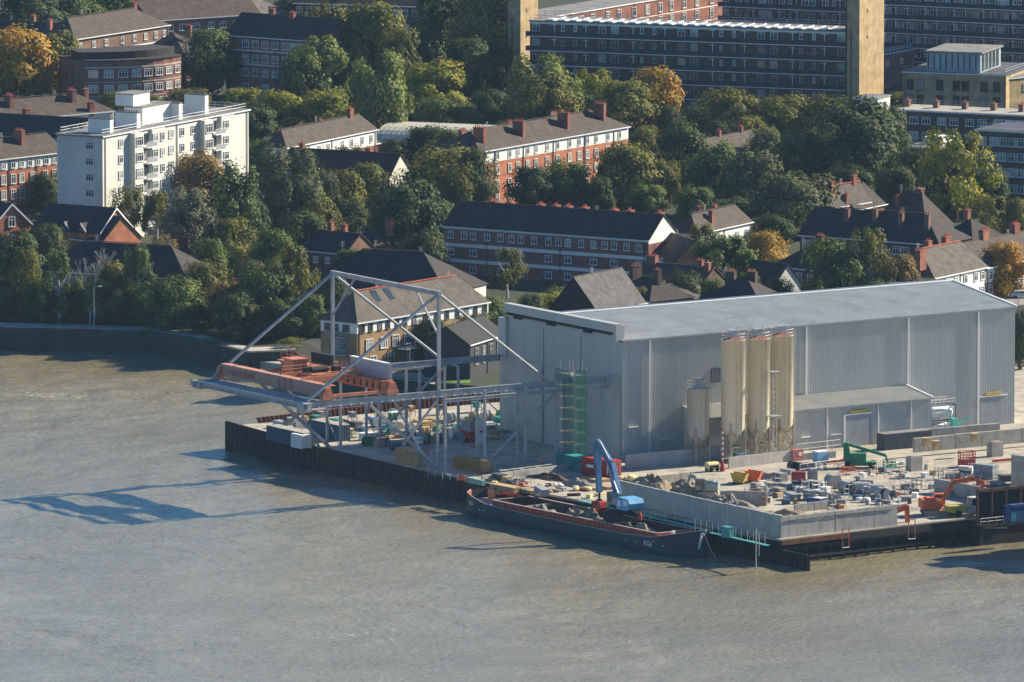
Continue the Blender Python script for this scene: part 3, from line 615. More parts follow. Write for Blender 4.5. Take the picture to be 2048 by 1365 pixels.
def chimney(roof,x,y,wx,wy,zb,zt,pots=3,m=None):
    mb=MB(); mb.box(x-wx/2,y-wy/2,zb,x+wx/2,y+wy/2,zt-.25); mb.box(x-wx/2-.08,y-wy/2-.08,zt-.25,x+wx/2+.08,y+wy/2+.08,zt-.08)
    n=pots; 
    for i in range(n):
        a=(i+.5)/n-.5; px_,py_=(x+a*wx,y) if wx>wy else (x,y+a*wy); mb.tube((px_,py_,zt-.08),(px_,py_,zt+.4),.14,.11,n=7,m=1)
    mb.box(x-wx/2-.12,y-wy/2-.12,zb+.35,x+wx/2+.12,y+wy/2+.12,zb+.5,2) if False else None
    part('chimney',mb,[m or brick_red,rustred],roof)
def house(name,label,A,B,ez,W_=None,wx=None,rise=3.0,roof='gable',wall=None,rm=None,bands=(),rows=(),chim=(),cat='house',group=None,ov=.4,gablem=None,pipes=(),top=None,cm=None,hipin=None,aerial=()):
    wall=wall or brick_brown; rm=rm or tile_brown
    a=G(*A,GZ+ez); b=G(*B,GZ+ez); a.z=b.z=GZ; L=(b-a).length; d=(b-a)/L; n=Vector((-d.y,d.x,0))
    if W_ is None:
        c0=b if wx>B[0] else a; lo,hi=1,120; s=1 if wx>B[0] else -1
        for _ in range(40):
            m_=(lo+hi)/2; p=c0+n*m_; p.z=GZ+ez
            if (PR(p)[0]-wx)*s<0: lo=m_
            else: hi=m_
        W_=lo
    t=thing(name,label,cat,a,math.atan2(d.y,d.x),group)
    w=W_; r=rise
    mb=MB()
    if roof=='gable': mb.xprism([(0,0),(w,0),(w,ez),(w/2,ez+r*.98),(0,ez)],0,L)
    else: mb.box(0,0,0,L,w,ez)
    part('wall',mb,wall,t)
    if gablem:
        for xa,xb in ((L+.003,L+.04),(-.04,-.003)): mb=MB(); mb.xprism([(0,ez-.8),(w,ez-.8),(w,ez),(w/2,ez+r*.97),(0,ez)],xa,xb); part('rendered_gable',mb,gablem,t)
    mb=MB(); o=ov; sl=r/(w/2); rz=lambda y: ez+r-abs(y-w/2)*sl
    if roof=='gable':
        mb.xprism([(-o,ez-o*sl),(w/2,ez+r),(w+o,ez-o*sl),(w+o,ez-o*sl+.2),(w/2,ez+r+.24),(-o,ez-o*sl+.2)],-.25,L+.25)
    elif roof.startswith('hip'):
        hi=min(w/2,L/2) if hipin is None else hipin
        x0=hi if roof in('hip','hipL') else -o; x1=L-hi if roof in('hip','hipR') else L+o
        if roof=='hipL': x1=L+o
        if x1<x0: x0=x1=(x0+x1)/2
        z0=ez-.02; vs=[(-o,-o,z0),(L+o,-o,z0),(L+o,w+o,z0),(-o,w+o,z0),(x0,w/2,ez+r),(x1,w/2,ez+r)]
        mb.add(vs,[(0,1,5,4),(1,2,5),(2,3,4,5),(3,0,4),(0,3,2,1)])
    else:
        mb.box(-o*.5,-o*.5,ez,L+o*.5,w+o*.5,ez+.35); mb.box(.3,.3,ez+.35,L-.3,w-.3,ez+.38,0)
    rf=part('roof',mb,rm,t)
    mb=MB(); mb.box(-o,-o-.14,ez-.22,L+o,-o,ez-.02) if roof!='flat' else mb.box(-o*.5-.05,-o*.5-.05,ez+.05,L+o*.5+.05,-o*.5,ez+.3); part('gutter',mb,whitepaint,rf)
    if roof!='flat': mb=MB(); mb.beam((0 if roof=='gable' else max(x0,0),w/2,ez+r+.16),(L if roof=='gable' else min(x1,L),w/2,ez+r+.16),.35,.14); part('ridge_tile',mb,rustred if rm in (tile_tan,tile_orange) else rm,rf)
    for (z0,z1,m,nm) in bands:
        mb=MB(); e=.05; mb.box(-e,-e,z0,L+e,0,z1); mb.box(-e,w,z0,L+e,w+e,z1); mb.box(-e,0,z0,0,w,z1); mb.box(L,0,z0,L+e,w,z1); part(nm,mb,m,t)
    for rw in rows:
        zc,xs,ww,hh=rw[:4]; st=rw[4] if len(rw)>4 else 'w'; fc=rw[5] if len(rw)>5 else 'F'
        LL=L if fc=='F' else w
        if isinstance(xs,int): xs=[(i+.5+rnd.uniform(-.08,.08))/xs for i in range(xs)]
        for x in xs:
            if fc=='F': window(t,x*LL,-.055,zc,0,ww,hh,st)
            elif fc=='R': window(t,L+.055,x*LL,zc,PI/2,ww,hh,st)
            else: window(t,-.055,LL-x*LL,zc,-PI/2,ww,hh,st)
    if not pipes and L>10: pipes=[.015,.5,.985]
    for x in pipes: mb=MB(); mb.box(x*L,-.2,.2,x*L+.12,-.06,ez-.2); part('drainpipe',mb,felt_dark,t)
    for cdef in chim:
        x,yf,cwx,cwy,hh=cdef[:5]; y=yf*w; zb=(rz(y) if roof!='flat' else ez+.3); chimney(rf,x*L,y,cwx,cwy,zb-1.0,zb+hh,max(2,int(max(cwx,cwy)/.5)),cm)
    if roof!='flat' and not aerial and L>12: aerial=[(rnd.uniform(.15,.4),1.3)]+([(rnd.uniform(.6,.85),1.1)] if L>24 else [])
    for x,h in aerial:
        mb=MB(); mb.tube((x*L,w/2,ez+r-.5),(x*L,w/2,ez+r+h),.05,n=5)
        for k in range(5): mb.box(x*L-.5,w/2-.03,ez+r+h-.1-k*.22,x*L+.5,w/2+.03,ez+r+h-.06-k*.22)
        part('aerial',mb,scaf,rf)
    return t,L,w
# white point block -------------------------------------------------
wb,L,w=house('apartment_block','tall white rendered flats with balconies and a flat roof at upper left',(205,276),(497,222),21.6,wx=114,roof='flat',wall=offwhite,rm=felt,ov=.7,cat='apartment block')
st=3.25; fr=lambda px:(px-205)/292*L
bm_=MB(); bm2=MB()
for k in range(6):
    z=21.6-1.75-k*st
    for p,ww in ((240,1.6),(340,1.9),(362,1.7),(384,1.6),(463,1.6)): window(wb,fr(p),-.055,z,0,ww,1.7)
    for p in (266,405): 
        window(wb,fr(p)+0,-1.46,z,0,2.6,1.9)
    for p in (303,445): window(wb,fr(p),-.76,z,0,2.0,1.7)
    for p in (317,457): window(wb,fr(p),-.055 if p==457 else -.76,z,0,1.5,1.7)
    window(wb,-.055,(0.28)*w,z,-PI/2,1.9,1.5)
    for p in (287,424):
        mb=MB(); x=fr(p); mb.box(x-1.9,-1.9,z-1.75,x+2.1,0,z-1.55); mb.box(x-1.9,-1.9,z-1.55,x+2.1,-1.84,z-.65,1); rail(mb,(x-1.9,-1.87,z-1.55),(x+2.1,-1.87,z-1.55),1.05,1.3,.03); part('balcony',mb,[whitepaint,greypaint],wb)
        window(wb,x,-.055,z,0,2.6,2.1,'d',name='balcony_door')
for p in (266,405):
    mb=MB(); x=fr(p); mb.box(x-1.8,-1.4,0,x+1.7,0,21.5); part('bay',mb,offwhite,wb)
for p in (310,449): mb=MB(); x=fr(p); mb.box(x-2.6,-.7,0,x+2.6,0,21.5); part('bay',mb,offwhite,wb)
wroof=[c for c in wb.children if c.name.startswith('roof')][0]
for (p,yf,wx_,wy_,h_) in ((228,.35,1.4,5.2,2.8),(281,.35,1.4,5.2,3.1),(370,.4,1.4,5,3.4),(427,.45,1.4,5,4.0)):
    x=fr(p)+1; mb=MB(); mb.box(x-wx_/2,yf*w-wy_/2,21.95,x+wx_/2,yf*w+wy_/2,21.95+h_); mb.box(x-wx_/2-.1,yf*w-wy_/2-.1,21.95+h_,x+wx_/2+.1,yf*w+wy_/2+.1,22.1+h_,1)
    for i in range(8): mb.tube((x,yf*w-wy_/2+.4+i*.62,22.1+h_),(x,yf*w-wy_/2+.4+i*.62,22.5+h_),.13,n=6,m=1)
    part('chimney_stack',mb,[white,felt_dark],wroof)
mb=MB(); x=fr(330); mb.box(x-3,w*.35,21.95,x+9,w*.75,25.4); mb.box(x-3.2,w*.34,25.4,x+9.2,w*.76,25.6,1); mb.box(x-3,w*.55,25.6,x+3.5,w*.95,28.0); mb.box(x-3.2,w*.54,28.0,x+3.7,w*.96,28.2,1); part('lift_house',mb,[white,felt],wroof)
mb=MB(); 
for (p,q) in (((.5,.5),(L-.5,.5)),((.5,w-.5),(L-.5,w-.5)),((.5,.5),(.5,w-.5)),((L-.5,.5),(L-.5,w-.5))): rail(mb,(*p,21.95),(*q,21.95),1.15,2.2,.05)
part('roof_rail',mb,whitepaint,wroof)
# red brick block centre ---------------------------------------------
def fl(n,off=0): return [(i+.5+off)/n for i in range(n)]
xs=[.03,.12,.2,.255,.32,.375,.45,.52,.6,.665,.72,.78,.86,.94]
house('apartment_block','long orange brick flats with white top storey and tall chimneys in the centre',(958,304),(1256,253),12.3,W_=11.5,rise=3.6,roof='hip',wall=brick_orange,rm=tile_brown,cat='apartment block',
 bands=[(9.6,12.15,white,'white_storey'),(6.4,6.6,brick_red,'string_course')],rows=[(10.9,xs,1.25,1.7),(7.9,xs,1.3,1.8),(4.8,xs,1.3,1.8),(1.8,xs,1.3,1.8)],
 chim=[(.08,.25,1.0,2.6,2.8),(.12,.75,2.2,1.0,1.7),(.34,.25,1.0,2.6,2.8),(.42,.72,1.6,1.0,1.6),(.64,.25,1.0,2.6,3.0),(.72,.72,2.2,1,1.9),(.9,.3,1.0,2.6,3.2)],pipes=(.1,.29,.49,.7,.9))
house('apartment_block','red brick flats with a white top storey at the far left edge',(-150,336),(128,304),12,W_=11,rise=3.6,roof='hipL',wall=brick_orange,rm=tile_brown,cat='apartment block',
 bands=[(9.5,11.85,white,'white_storey')],rows=[(10.7,[.5,.56,.63,.69,.75,.81,.87,.93,.98],1.3,1.7),(7.6,[.5,.56,.63,.69,.77,.86,.93,.98],1.4,2.0),(4.4,[.5,.56,.63,.69,.77,.86,.93],1.4,2.0),(1.5,[.5,.56,.63,.77,.86,.93],1.4,2.0)],
 chim=[(.57,.3,1.0,2.4,3.2),(.77,.35,1.0,2.4,2.6)],pipes=(.6,.8))
# middle left house row
house('terraced_house','two storey row with white upper wall and brown hipped roof behind the dark gable',(572,296),(752,259),8.4,wx=528,rise=3.4,roof='hip',wall=brick_red,rm=tile_brown,bands=[(5.0,8.2,white,'white_storey')],
 rows=[(6.6,[.1,.2,.36,.46,.62,.72,.84,.94],1.3,1.7),(2.0,6,1.6,1.8)],chim=[(.1,.7,1,.9,1.0),(.32,.65,1,.9,1.1),(.52,.6,1,.9,1.2),(.83,.5,1.6,1.0,1.7)],aerial=[(.45,1.5)])
t,L,w=house('terraced_house','low brick range with a red tiled lean to roof before the white storey row',(640,307),(757,286),3.4,W_=5,rise=1.6,roof='gable',wall=brick_red,rm=tile_red,rows=[(1.8,6,1.2,1.4)],chim=[(.3,.5,1.6,.9,1.6),(.85,.5,1.0,.9,1.2)])
house('terraced_house','dark roofed house with a pale gable end below the white storey row',(560,343),(778,356),6.2,W_=10,rise=4.4,roof='gable',wall=offwhite,rm=tile_dark,gablem=offwhite,rows=[(3.5,8,1.4,1.5)],chim=[(.1,.5,1,1,1.3),(.7,.55,1.2,.9,1.5)])
# barrel vault hall
a=G(750,306); t=thing('sports_hall','cream barrel vaulted hall roof behind the middle trees','hall',a,R(-20)); mb=MB(); L=34; pr=[(0,0)]+[(9-9*math.cos(PI*i/12),2.2+3.6*math.sin(PI*i/12)) for i in range(13)]+[(18,0)]
mb.xprism(pr,0,L); part('wall',mb,brick_red,t); mb=MB()
for k in range(28):
    x0=k*L/28; 
    for i in range(12):
        p=lambda j,o:(9-(9.15+o)*math.cos(PI*j/12),2.25+(3.7+o)*math.sin(PI*j/12)); 
        for xa,xb,o in ((x0,x0+L/28*.75,0),(x0+L/28*.75,x0+L/28,.08)):
            a1=p(i,o);a2=p(i+1,o); mb.add([(xa,*a1),(xb,*a1),(xb,*a2),(xa,*a2)],[(0,1,2,3)])
part('vaulted_roof',mb,mat('cream_roof',(0.55,0.52,0.42),.6,var=.1),t)
# upper left estate
T1rows=[(6.3,[.06,.2,.33,.5,.63,.75,.86,.95],1.3,1.5),(2.2,9,1.2,1.8)]
house('apartment_block','brown roofed brick terrace with white windows and red doors at upper left',(149,79),(337,50),8.2,W_=12,rise=4.2,roof='hip',wall=brick_brown,rm=tile_brown,rows=T1rows+[(6.3,3,1.2,1.5,'w','L')],bands=[(4.3,4.6,white,'string_course')],
 chim=[(.05,.7,1.2,1,1.6),(.35,.8,1,1,1.6),(.72,.8,1.2,1,1.8),(.9,.6,1.2,1,2)],aerial=[(.3,1.6)],cat='apartment block')
house('apartment_block','far brick terrace with white windows along the top left of the frame',(300,42),(520,28),8.6,W_=13,rise=4.2,roof='gable',wall=brick_brown,rm=tile_brown,rows=[(6.6,[.08,.18,.29,.42,.55,.66,.78,.9],1.7,1.6),(3,[.1,.3,.5,.7,.9],1.6,1.6)],chim=[(.06,.8,1.2,1.2,2),(.4,.6,1.2,1,1.5)],cat='apartment block')
house('terraced_house','low dark roofed range below the top left trees',(-30,72),(150,84),5.5,W_=10,rise=3.4,roof='gable',wall=brick_brown,rm=tile_dark,chim=[(.4,.5,1.3,1,1.8),(.85,.5,1.3,1.,2)],rows=[(3.5,8,1.2,1.4)])
house('apartment_block','dark hipped roof brick block behind the curved flats',(268,112),(372,116),9,W_=16,rise=5.0,roof='hip',wall=brick_brown,rm=tile_dark,rows=[(6.8,7,1.3,1.4)],chim=[(.8,.5,1.4,1,1.8)],cat='apartment block')
house('apartment_block','brick flats with dark roof and white window rows between the trees at top',(452,70),(650,84),14.6,W_=13,rise=4.5,roof='gable',wall=brick_purple,rm=tile_dark,rows=[(12.9,[.2,.3,.4,.5,.6,.68,.76,.84,.92],1.9,1.7),(9.6,[.2,.3,.4,.5,.6,.68,.76,.84,.92],1.9,1.7),(6.3,[.2,.3,.4,.5,.6,.68,.76,.84,.92],1.9,1.7),(3,[.2,.4,.6,.76,.92],1.9,1.7)],bands=[(11.2,11.5,white,'string_course'),(8,8.3,white,'string_course')],chim=[(.3,.5,1.4,1,1.6),(.52,.45,1.4,1,1.6)],cat='apartment block')
house('terraced_house','grey hip roofed brick house beside the trees at top left centre',(470,42),(568,22),6.5,W_=10,rise=3.5,roof='hip',wall=brick_brown,rm=tile_tan,rows=[(4.4,5,1.2,1.5)],chim=[(.5,.6,1.2,1,1.6)])
house('apartment_block','dark brick flats at the top edge above the middle trees',(590,6),(860,14),9,W_=13,rise=4,roof='gable',wall=brick_dark,rm=tile_brown,rows=[(7.4,14,1.4,1.6),(3.8,14,1.4,1.6)],chim=[(.45,.5,1.2,1,2)],cat='apartment block')
# curved block
a=G(170,124,GZ+11.3); b=G(362,112,GZ+11.3); a.z=b.z=GZ; L=(b-a).length; t=thing('apartment_block','curved three storey brick flats with bands of white windows at upper left','apartment block',a,math.atan2(b.y-a.y,b.x-a.x))
N=8; pts=[]; 
for i in range(N+1): f=i/N; pts.append((f*L,-4.2*4*f*(1-f)))
mb=MB(); mb.prism(pts+[(L,12),(0,12)],0,11.3); part('wall',mb,brick_purple,t)
mb=MB()
for (p,q) in zip(pts[:-1],pts[1:]):
    for z0,z1 in ((9.7,10.1),(6.4,6.6),(3.1,3.3)): mb.prism([(p[0],p[1]-.08),(q[0],q[1]-.08),(q[0],q[1]),(p[0],p[1])],z0,z1)
part('string_course',mb,mat('stone_band',(0.45,0.41,0.33),.9),t)
mb=MB(); mb.prism([(p[0],p[1]-.3) for p in pts]+[(L+.3,12.3),(-.3,12.3)],11.3,11.6); mb.prism([(p[0],p[1]+3) for p in pts]+[(L-2,10),(2,10)],11.6,13.2) ; part('roof',mb,tile_dark,t)
for i in range(N):
    p,q=pts[i],pts[i+1]; ang=math.atan2(q[1]-p[1],q[0]-p[0])
    for z in (8.5,5.1,1.8):
        window(t,(p[0]+q[0])/2,(p[1]+q[1])/2-.06,z,ang,2.2,1.7)
# row at left
house('terraced_house','long brown tiled row with red chimneys left of the white flats',(-120,252),(228,222),7,W_=12,rise=3.8,roof='hip',wall=white,rm=tile_brown,rows=[(5.2,[.42,.5,.6,.68,.77,.85,.94],1.4,1.6),(2.3,[.42,.5,.6,.68,.77,.85,.94],1.4,1.6)],
 chim=[(.46,.35,1.1,2.2,2.4),(.58,.75,1.8,1,1.4),(.82,.35,1.1,2.2,2.4),(.95,.6,1,1,1.6),(.5,.03,1.5,1,2.0),(.87,.03,1.2,1,2.2)])
house('terraced_house','dark shaded slate roof just left of the white flats',(-60,268),(150,280),5,W_=12,rise=4,roof='gable',wall=brick_brown,rm=tile_dark,rows=[(3.3,6,1.2,1.3)])
# red gabled houses
def gabled(label,A,B,ez,dep,rise,extra=()):
    a=G(*A,GZ+ez); b=G(*B,GZ+ez); a.z=b.z=GZ; L=(b-a).length; t=thing('gabled_house',label,'house',a,math.atan2(b.y-a.y,b.x-a.x))
    mb=MB(); mb.yprism([(0,0),(L,0),(L,ez),(L/2,ez+rise),(0,ez)],0,dep); part('wall',mb,brick_orange,t)
    mb=MB(); o=.35; s=rise/(L/2); mb.yprism([(-o,ez-o*s),(L/2,ez+rise),(L+o,ez-o*s),(L+o,ez-o*s+.2),(L/2,ez+rise+.25),(-o,ez-o*s+.2)],-.25,dep); rf=part('roof',mb,tile_dark,t)
    mb=MB(); mb.beam((-o,-.3,ez-o*s+.05),(L/2,-.3,ez+rise+.08),.1,.3); mb.beam((L+o,-.3,ez-o*s+.05),(L/2,-.3,ez+rise+.08),.1,.3); part('bargeboard',mb,whitepaint,rf)
    window(t,L*.5,-.055,ez+.8,0,1.6,2.0); window(t,L*.5,-.055,ez-2.5,0,1.8,1.6); return t,L
gabled('orange brick gable with white bargeboards, the right hand one of two on the riverside houses',(200,466),(262,454),8.6,16,4.2)
gabled('orange brick gable with white bargeboards at the left edge above the river',(-16,455),(62,448),8.6,16,4.2)
t,L,w=house('terraced_house','long dark roof with small brick dormers joining the two orange gables',(58,468),(205,484),7,W_=11,rise=4.4,roof='gable',wall=brick_orange,rm=tile_dark,rows=[(5.2,5,1.2,1.3)])
rf=[c for c in t.children if c.name.startswith('roof')][0]
for x in (.5,.72):
    mb=MB(); x0=x*L; mb.yprism([(x0-1.3,7),(x0+1.3,7),(x0+1.3,8.6),(x0,10),(x0-1.3,8.6)],-.1,4); mb.yprism([(x0-1.6,8.4),(x0,10.1),(x0+1.6,8.4),(x0+1.6,8.6),(x0,10.35),(x0-1.6,8.6)],-.35,4,1); mb.beam((x0+1.6,-.4,8.5),(x0,-.4,10.2),.1,.25,2); part('dormer',mb,[brick_orange,tile_dark,whitepaint],rf)
house('terraced_house','long shaded riverside flats with a tan hipped end behind the birches',(75,540),(372,558),8.6,W_=13,rise=5.2,roof='hip',wall=brick_yellow,rm=tile_dark,rows=[(7.0,[.1,.25,.45,.55,.68,.86,.94],1.9,1.6,'w'),(3.8,[.1,.25,.4,.52,.66,.8,.92],1.8,1.8),(3.8,3,1.6,1.6,'w','R')],group=None)
house('terraced_house','low brick riverside house half hidden behind trees at the left edge',(-120,540),(20,548),7,W_=12,rise=4,roof='hip',wall=brick_orange,rm=tile_brown,rows=[(5,4,1.4,1.5),(2,4,1.4,1.5)])
# front yellow brick flats
t,L,w=house('riverside_flats','yellow brick flats with grey brown tiled roof directly behind the crane mast',(714,646),(976,604),9.4,wx=642,rise=5.0,roof='hip',wall=brick_yellow,rm=tile_tan,cat='apartment block',bands=[(7.3,9.2,white,'white_storey')],
 rows=[(8.2,[.04,.1,.17,.23,.3,.36,.43,.52,.6,.68,.76,.83,.9,.97],1.15,1.5,'d'),(5.0,[.09,.2,.29,.38],2.0,2.1),(1.8,[.12,.25,.4],1.8,2),(5.0,[.74,.88],1.8,2.1),(5.0,[.45,.6],2.2,1.9,'g','L'),(8.2,[.2,.4,.7],1.6,1.3,'d','L')],cm=brick_yellow)
mb=MB(); mb.box(.3*L,-2.4,3.3,.62*L,0,3.5); rail(mb,(.3*L,-2.35,3.5),(.62*L,-2.35,3.5),1.0,1.2,.05); [mb.tube((x*L,-2.2,0),(x*L,-2.2,3.3),.12) for x in (.33,.47,.6)]; part('balcony',mb,[whitepaint],t)
mb=MB(); mb.box(.7*L,-2.4,3.3,.85*L,0,3.5); rail(mb,(.7*L,-2.35,3.5),(.85*L,-2.35,3.5),1.0,1.2,.05); part('balcony',mb,[whitepaint],t)
for z in (3.2,6.4): mb=MB(); mb.box(-1.4,w*.2,z,0,w*.7,z+.2); rail(mb,(-1.35,w*.2,z+.2),(-1.35,w*.7,z+.2),1.0,1.0,.04); part('balcony',mb,[greypaint],t)
rf=[c for c in t.children if c.name.startswith('roof')][0]
for x in (.24,.34):
    mb=MB(); s=5.0/(w/2); y=w*.36; z=9.4+y*s; mb.beam((x*L,y-.9,z-.9*s+.1),(x*L,y+.9,z+.9*s+.1),1.6,.12); part('skylight',mb,glass,rf)
house('riverside_flats','long dark tiled flats with a sunlit tan hipped end behind the yellow flats',(600,570),(893,588),8.2,wx=972,rise=6.4,roof='hip',wall=offwhite,rm=tile_dark,cat='apartment block',rows=[(6.2,10,1.5,1.5),(3,10,1.5,1.5)],hipin=9)
house('cottage','small dark roofed house beside the shed gable and rear crane beam',(938,690),(1010,668),6.5,W_=9,rise=3.0,roof='gable',wall=darkpanel,rm=black,rows=[(4,[.2,.4,.6,.8],1.4,3.0,'g')])  # shed's shade put into the near-black roof and wall colours
house('terraced_house','small brown hipped roof among trees left of the big dark green tree',(688,485),(748,492),5.5,W_=9,rise=3,roof='hip',wall=brick_brown,rm=tile_brown,rows=[(3.6,3,1.2,1.3)],chim=[(.9,.6,1.6,1,2.2)])
house('terraced_house','dark red shaded roof with brick chimneys left of the small hipped roof',(600,500),(690,508),5,W_=10,rise=3.4,roof='gable',wall=brick_brown,rm=tile_dark,rows=[(3.4,4,1.2,1.3)],chim=[(.35,.5,1,1,2),(.62,.55,1,1,2)])
house('cottage','white rendered house showing in patches behind the big dark tree',(815,462),(872,452),4.6,W_=7,rise=2.4,roof='gable',wall=white,rm=tile_dark,rows=[(2.8,3,1.2,1.5)])
# three storey row in the middle
u=[.035,.10,.145,.215,.28,.335,.38,.445,.515,.565,.61,.675,.735,.79,.835,.895,.955]
house('apartment_block','three storey purple brick row with white bands, dark roof and white gable end',(888,452),(1297,481),9.6,wx=1356,rise=4.3,roof='gable',wall=brick_purple,rm=tile_dark,cat='apartment block',gablem=white,
 bands=[(9.1,9.55,white,'white_band'),(5.6,6.3,white,'white_band'),(2.5,3.2,white,'white_band')],rows=[(8.0,u,1.3,1.5),(4.6,u[::2],1.6,1.3),(1.3,u[::2],1.5,1.4)],
 chim=[(x,.62,1.3,1.6,1.5) for x in (.16,.235,.385,.46,.52,.6,.745,.82,.965)],pipes=(.21,.57,.98))
t,L,w=house('terraced_house','orange brick end house with a sloping brown roof next to the white gable',(1292,512),(1345,530),5.5,W_=9,rise=4.5,roof='gable',wall=brick_orange,rm=tile_brown,rows=[(3.5,2,1.2,1.3)])
# slate pair behind shed
house('slate_house','large grey slate roofed building behind the shed gable',(1196,625),(1290,606),6,wx=1100,rise=6.2,roof='gable',wall=tile_dark,rm=slate,rows=[(4,3,1.4,2)],ov=.3)
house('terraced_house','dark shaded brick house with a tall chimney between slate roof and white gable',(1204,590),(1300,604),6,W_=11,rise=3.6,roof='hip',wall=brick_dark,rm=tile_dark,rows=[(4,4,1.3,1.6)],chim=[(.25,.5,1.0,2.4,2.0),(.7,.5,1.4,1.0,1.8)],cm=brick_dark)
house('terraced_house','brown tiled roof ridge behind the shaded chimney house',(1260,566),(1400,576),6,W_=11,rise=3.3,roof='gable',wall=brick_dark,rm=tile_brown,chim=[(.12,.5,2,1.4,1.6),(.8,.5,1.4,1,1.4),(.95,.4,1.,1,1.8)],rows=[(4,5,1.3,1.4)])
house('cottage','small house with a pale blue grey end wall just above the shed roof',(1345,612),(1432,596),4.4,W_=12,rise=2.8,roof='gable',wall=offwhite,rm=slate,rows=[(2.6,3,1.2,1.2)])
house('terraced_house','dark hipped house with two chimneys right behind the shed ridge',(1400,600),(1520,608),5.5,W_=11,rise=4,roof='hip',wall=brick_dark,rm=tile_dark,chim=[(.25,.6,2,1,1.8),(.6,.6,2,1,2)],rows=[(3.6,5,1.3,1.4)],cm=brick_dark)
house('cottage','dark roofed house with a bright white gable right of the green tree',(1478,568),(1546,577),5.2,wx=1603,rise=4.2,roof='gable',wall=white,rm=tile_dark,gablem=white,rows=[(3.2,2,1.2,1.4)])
house('terraced_house','dark hipped row, walls coloured for shade, behind the bright white gable',(1545,532),(1655,543),4.6,W_=11,rise=4.2,roof='hip',wall=brick_dark,rm=tile_dark,rows=[(3.0,5,1.5,1.6)],chim=[(.55,.5,1.6,1,2)])  # walls coloured dark to give the shade lying over the row
house('terraced_house','brown hipped cottage row with red chimneys right of the white gabled row',(1392,468),(1502,444),6,wx=1350,rise=3.6,roof='hip',wall=white,rm=tile_brown,rows=[(4,[.2,.5,.75,.92],1.3,1.5)],chim=[(.35,.2,.9,.9,2.4),(.55,.6,1,1,1.5)])
house('terraced_house','small brown roof with chimney just right of the white gable end',(1335,458),(1388,466),5.5,W_=8,rise=3,roof='hip',wall=brick_red,rm=tile_red,chim=[(.6,.5,.9,.9,1.8)],rows=[(3.5,2,1.2,1.3)])
house('terraced_house','red brick house with a russet hipped roof and three chimneys at right',(1662,416),(1738,404),6.5,wx=1640,rise=4.2,roof='hip',wall=brick_red,rm=tile_tan,rows=[(4.6,[.25,.55,.85],1.5,1.6),(1.8,3,1.4,1.5)],chim=[(.1,.3,1.4,1,2.8),(.4,.0,.8,.8,2.4),(.75,.55,1.2,.9,2)],cm=brick_red)
house('terraced_house','red brick wing with white windows beside the russet hipped house',(1712,420),(1770,408),5.6,W_=10,rise=3.8,roof='gable',wall=brick_red,rm=tile_dark,rows=[(3.8,[.3,.7],1.4,1.5)],chim=[(.2,.4,1,.9,2)])
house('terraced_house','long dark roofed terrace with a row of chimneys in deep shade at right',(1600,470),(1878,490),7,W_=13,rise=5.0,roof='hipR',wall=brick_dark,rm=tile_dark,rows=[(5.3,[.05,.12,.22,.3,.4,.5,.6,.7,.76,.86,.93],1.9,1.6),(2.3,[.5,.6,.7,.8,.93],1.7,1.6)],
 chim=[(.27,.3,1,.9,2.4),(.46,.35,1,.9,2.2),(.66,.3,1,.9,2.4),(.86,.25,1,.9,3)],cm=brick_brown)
house('terraced_house','big hipped roof with one slope catching the sun above the dark terrace',(1748,448),(1852,458),6,wx=1905,rise=6.6,roof='hip',wall=white,rm=tile_brown,rows=[(4.2,[.3,.6,.85],1.5,1.6,'w','R')],chim=[(.6,.55,1.4,1.2,1.5),(.3,.3,1,.9,1.8)])
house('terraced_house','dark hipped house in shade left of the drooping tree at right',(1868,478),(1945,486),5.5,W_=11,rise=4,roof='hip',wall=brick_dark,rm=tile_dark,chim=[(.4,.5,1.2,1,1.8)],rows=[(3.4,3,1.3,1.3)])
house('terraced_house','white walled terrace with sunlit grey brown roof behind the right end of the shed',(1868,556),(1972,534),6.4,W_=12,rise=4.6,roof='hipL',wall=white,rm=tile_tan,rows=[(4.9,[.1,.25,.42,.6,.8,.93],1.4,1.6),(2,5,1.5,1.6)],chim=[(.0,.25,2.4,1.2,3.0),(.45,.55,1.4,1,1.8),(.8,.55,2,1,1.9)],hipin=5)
house('terraced_house','brick and white terrace continuing right behind the autumn tree',(1972,536),(2110,508),6.2,W_=12,rise=4.2,roof='gable',wall=brick_orange,rm=tile_brown,rows=[(4.6,[.06,.2,.35,.5,.65,.8],1.4,1.6),(1.9,[.06,.2,.35,.5,.65,.8],1.6,1.8)],chim=[(.35,.5,2.4,1.1,2.0),(.8,.5,2,1.1,2)],bands=[(3.2,6.1,white,'white_storey')])
house('terraced_house','dark brown roof at the right edge above the drooping tree',(2010,445),(2120,452),5,W_=11,rise=4.2,roof='hip',wall=brick_dark,rm=tile_dark,rows=[(3,4,1.2,1.2)])
house('terraced_house','grey roofed row with chimneys glimpsed through the trees in the centre right',(1415,320),(1540,296),6,W_=10,rise=3.4,roof='gable',wall=offwhite,rm=tile_brown,rows=[(4.3,6,1.3,1.5),(1.6,6,1.3,1.5)],chim=[(.15,.5,.9,.9,1.4),(.5,.5,.9,.9,1.4),(.85,.5,.9,.9,1.4)])
house('hut','small red brick hut among the trees above the vaulted hall',(800,232),(824,228),5,W_=6,rise=1,roof='flat',wall=brick_orange,rm=felt,cat='hut',rows=[(3,1,1.2,1.2)])
house('cottage','small white walled house at the right edge below the shed roof',(2022,650),(2150,636),6,W_=9,rise=2.5,roof='hip',wall=brick_dark,rm=tile_dark,rows=[(4.2,5,1.6,1.5)])
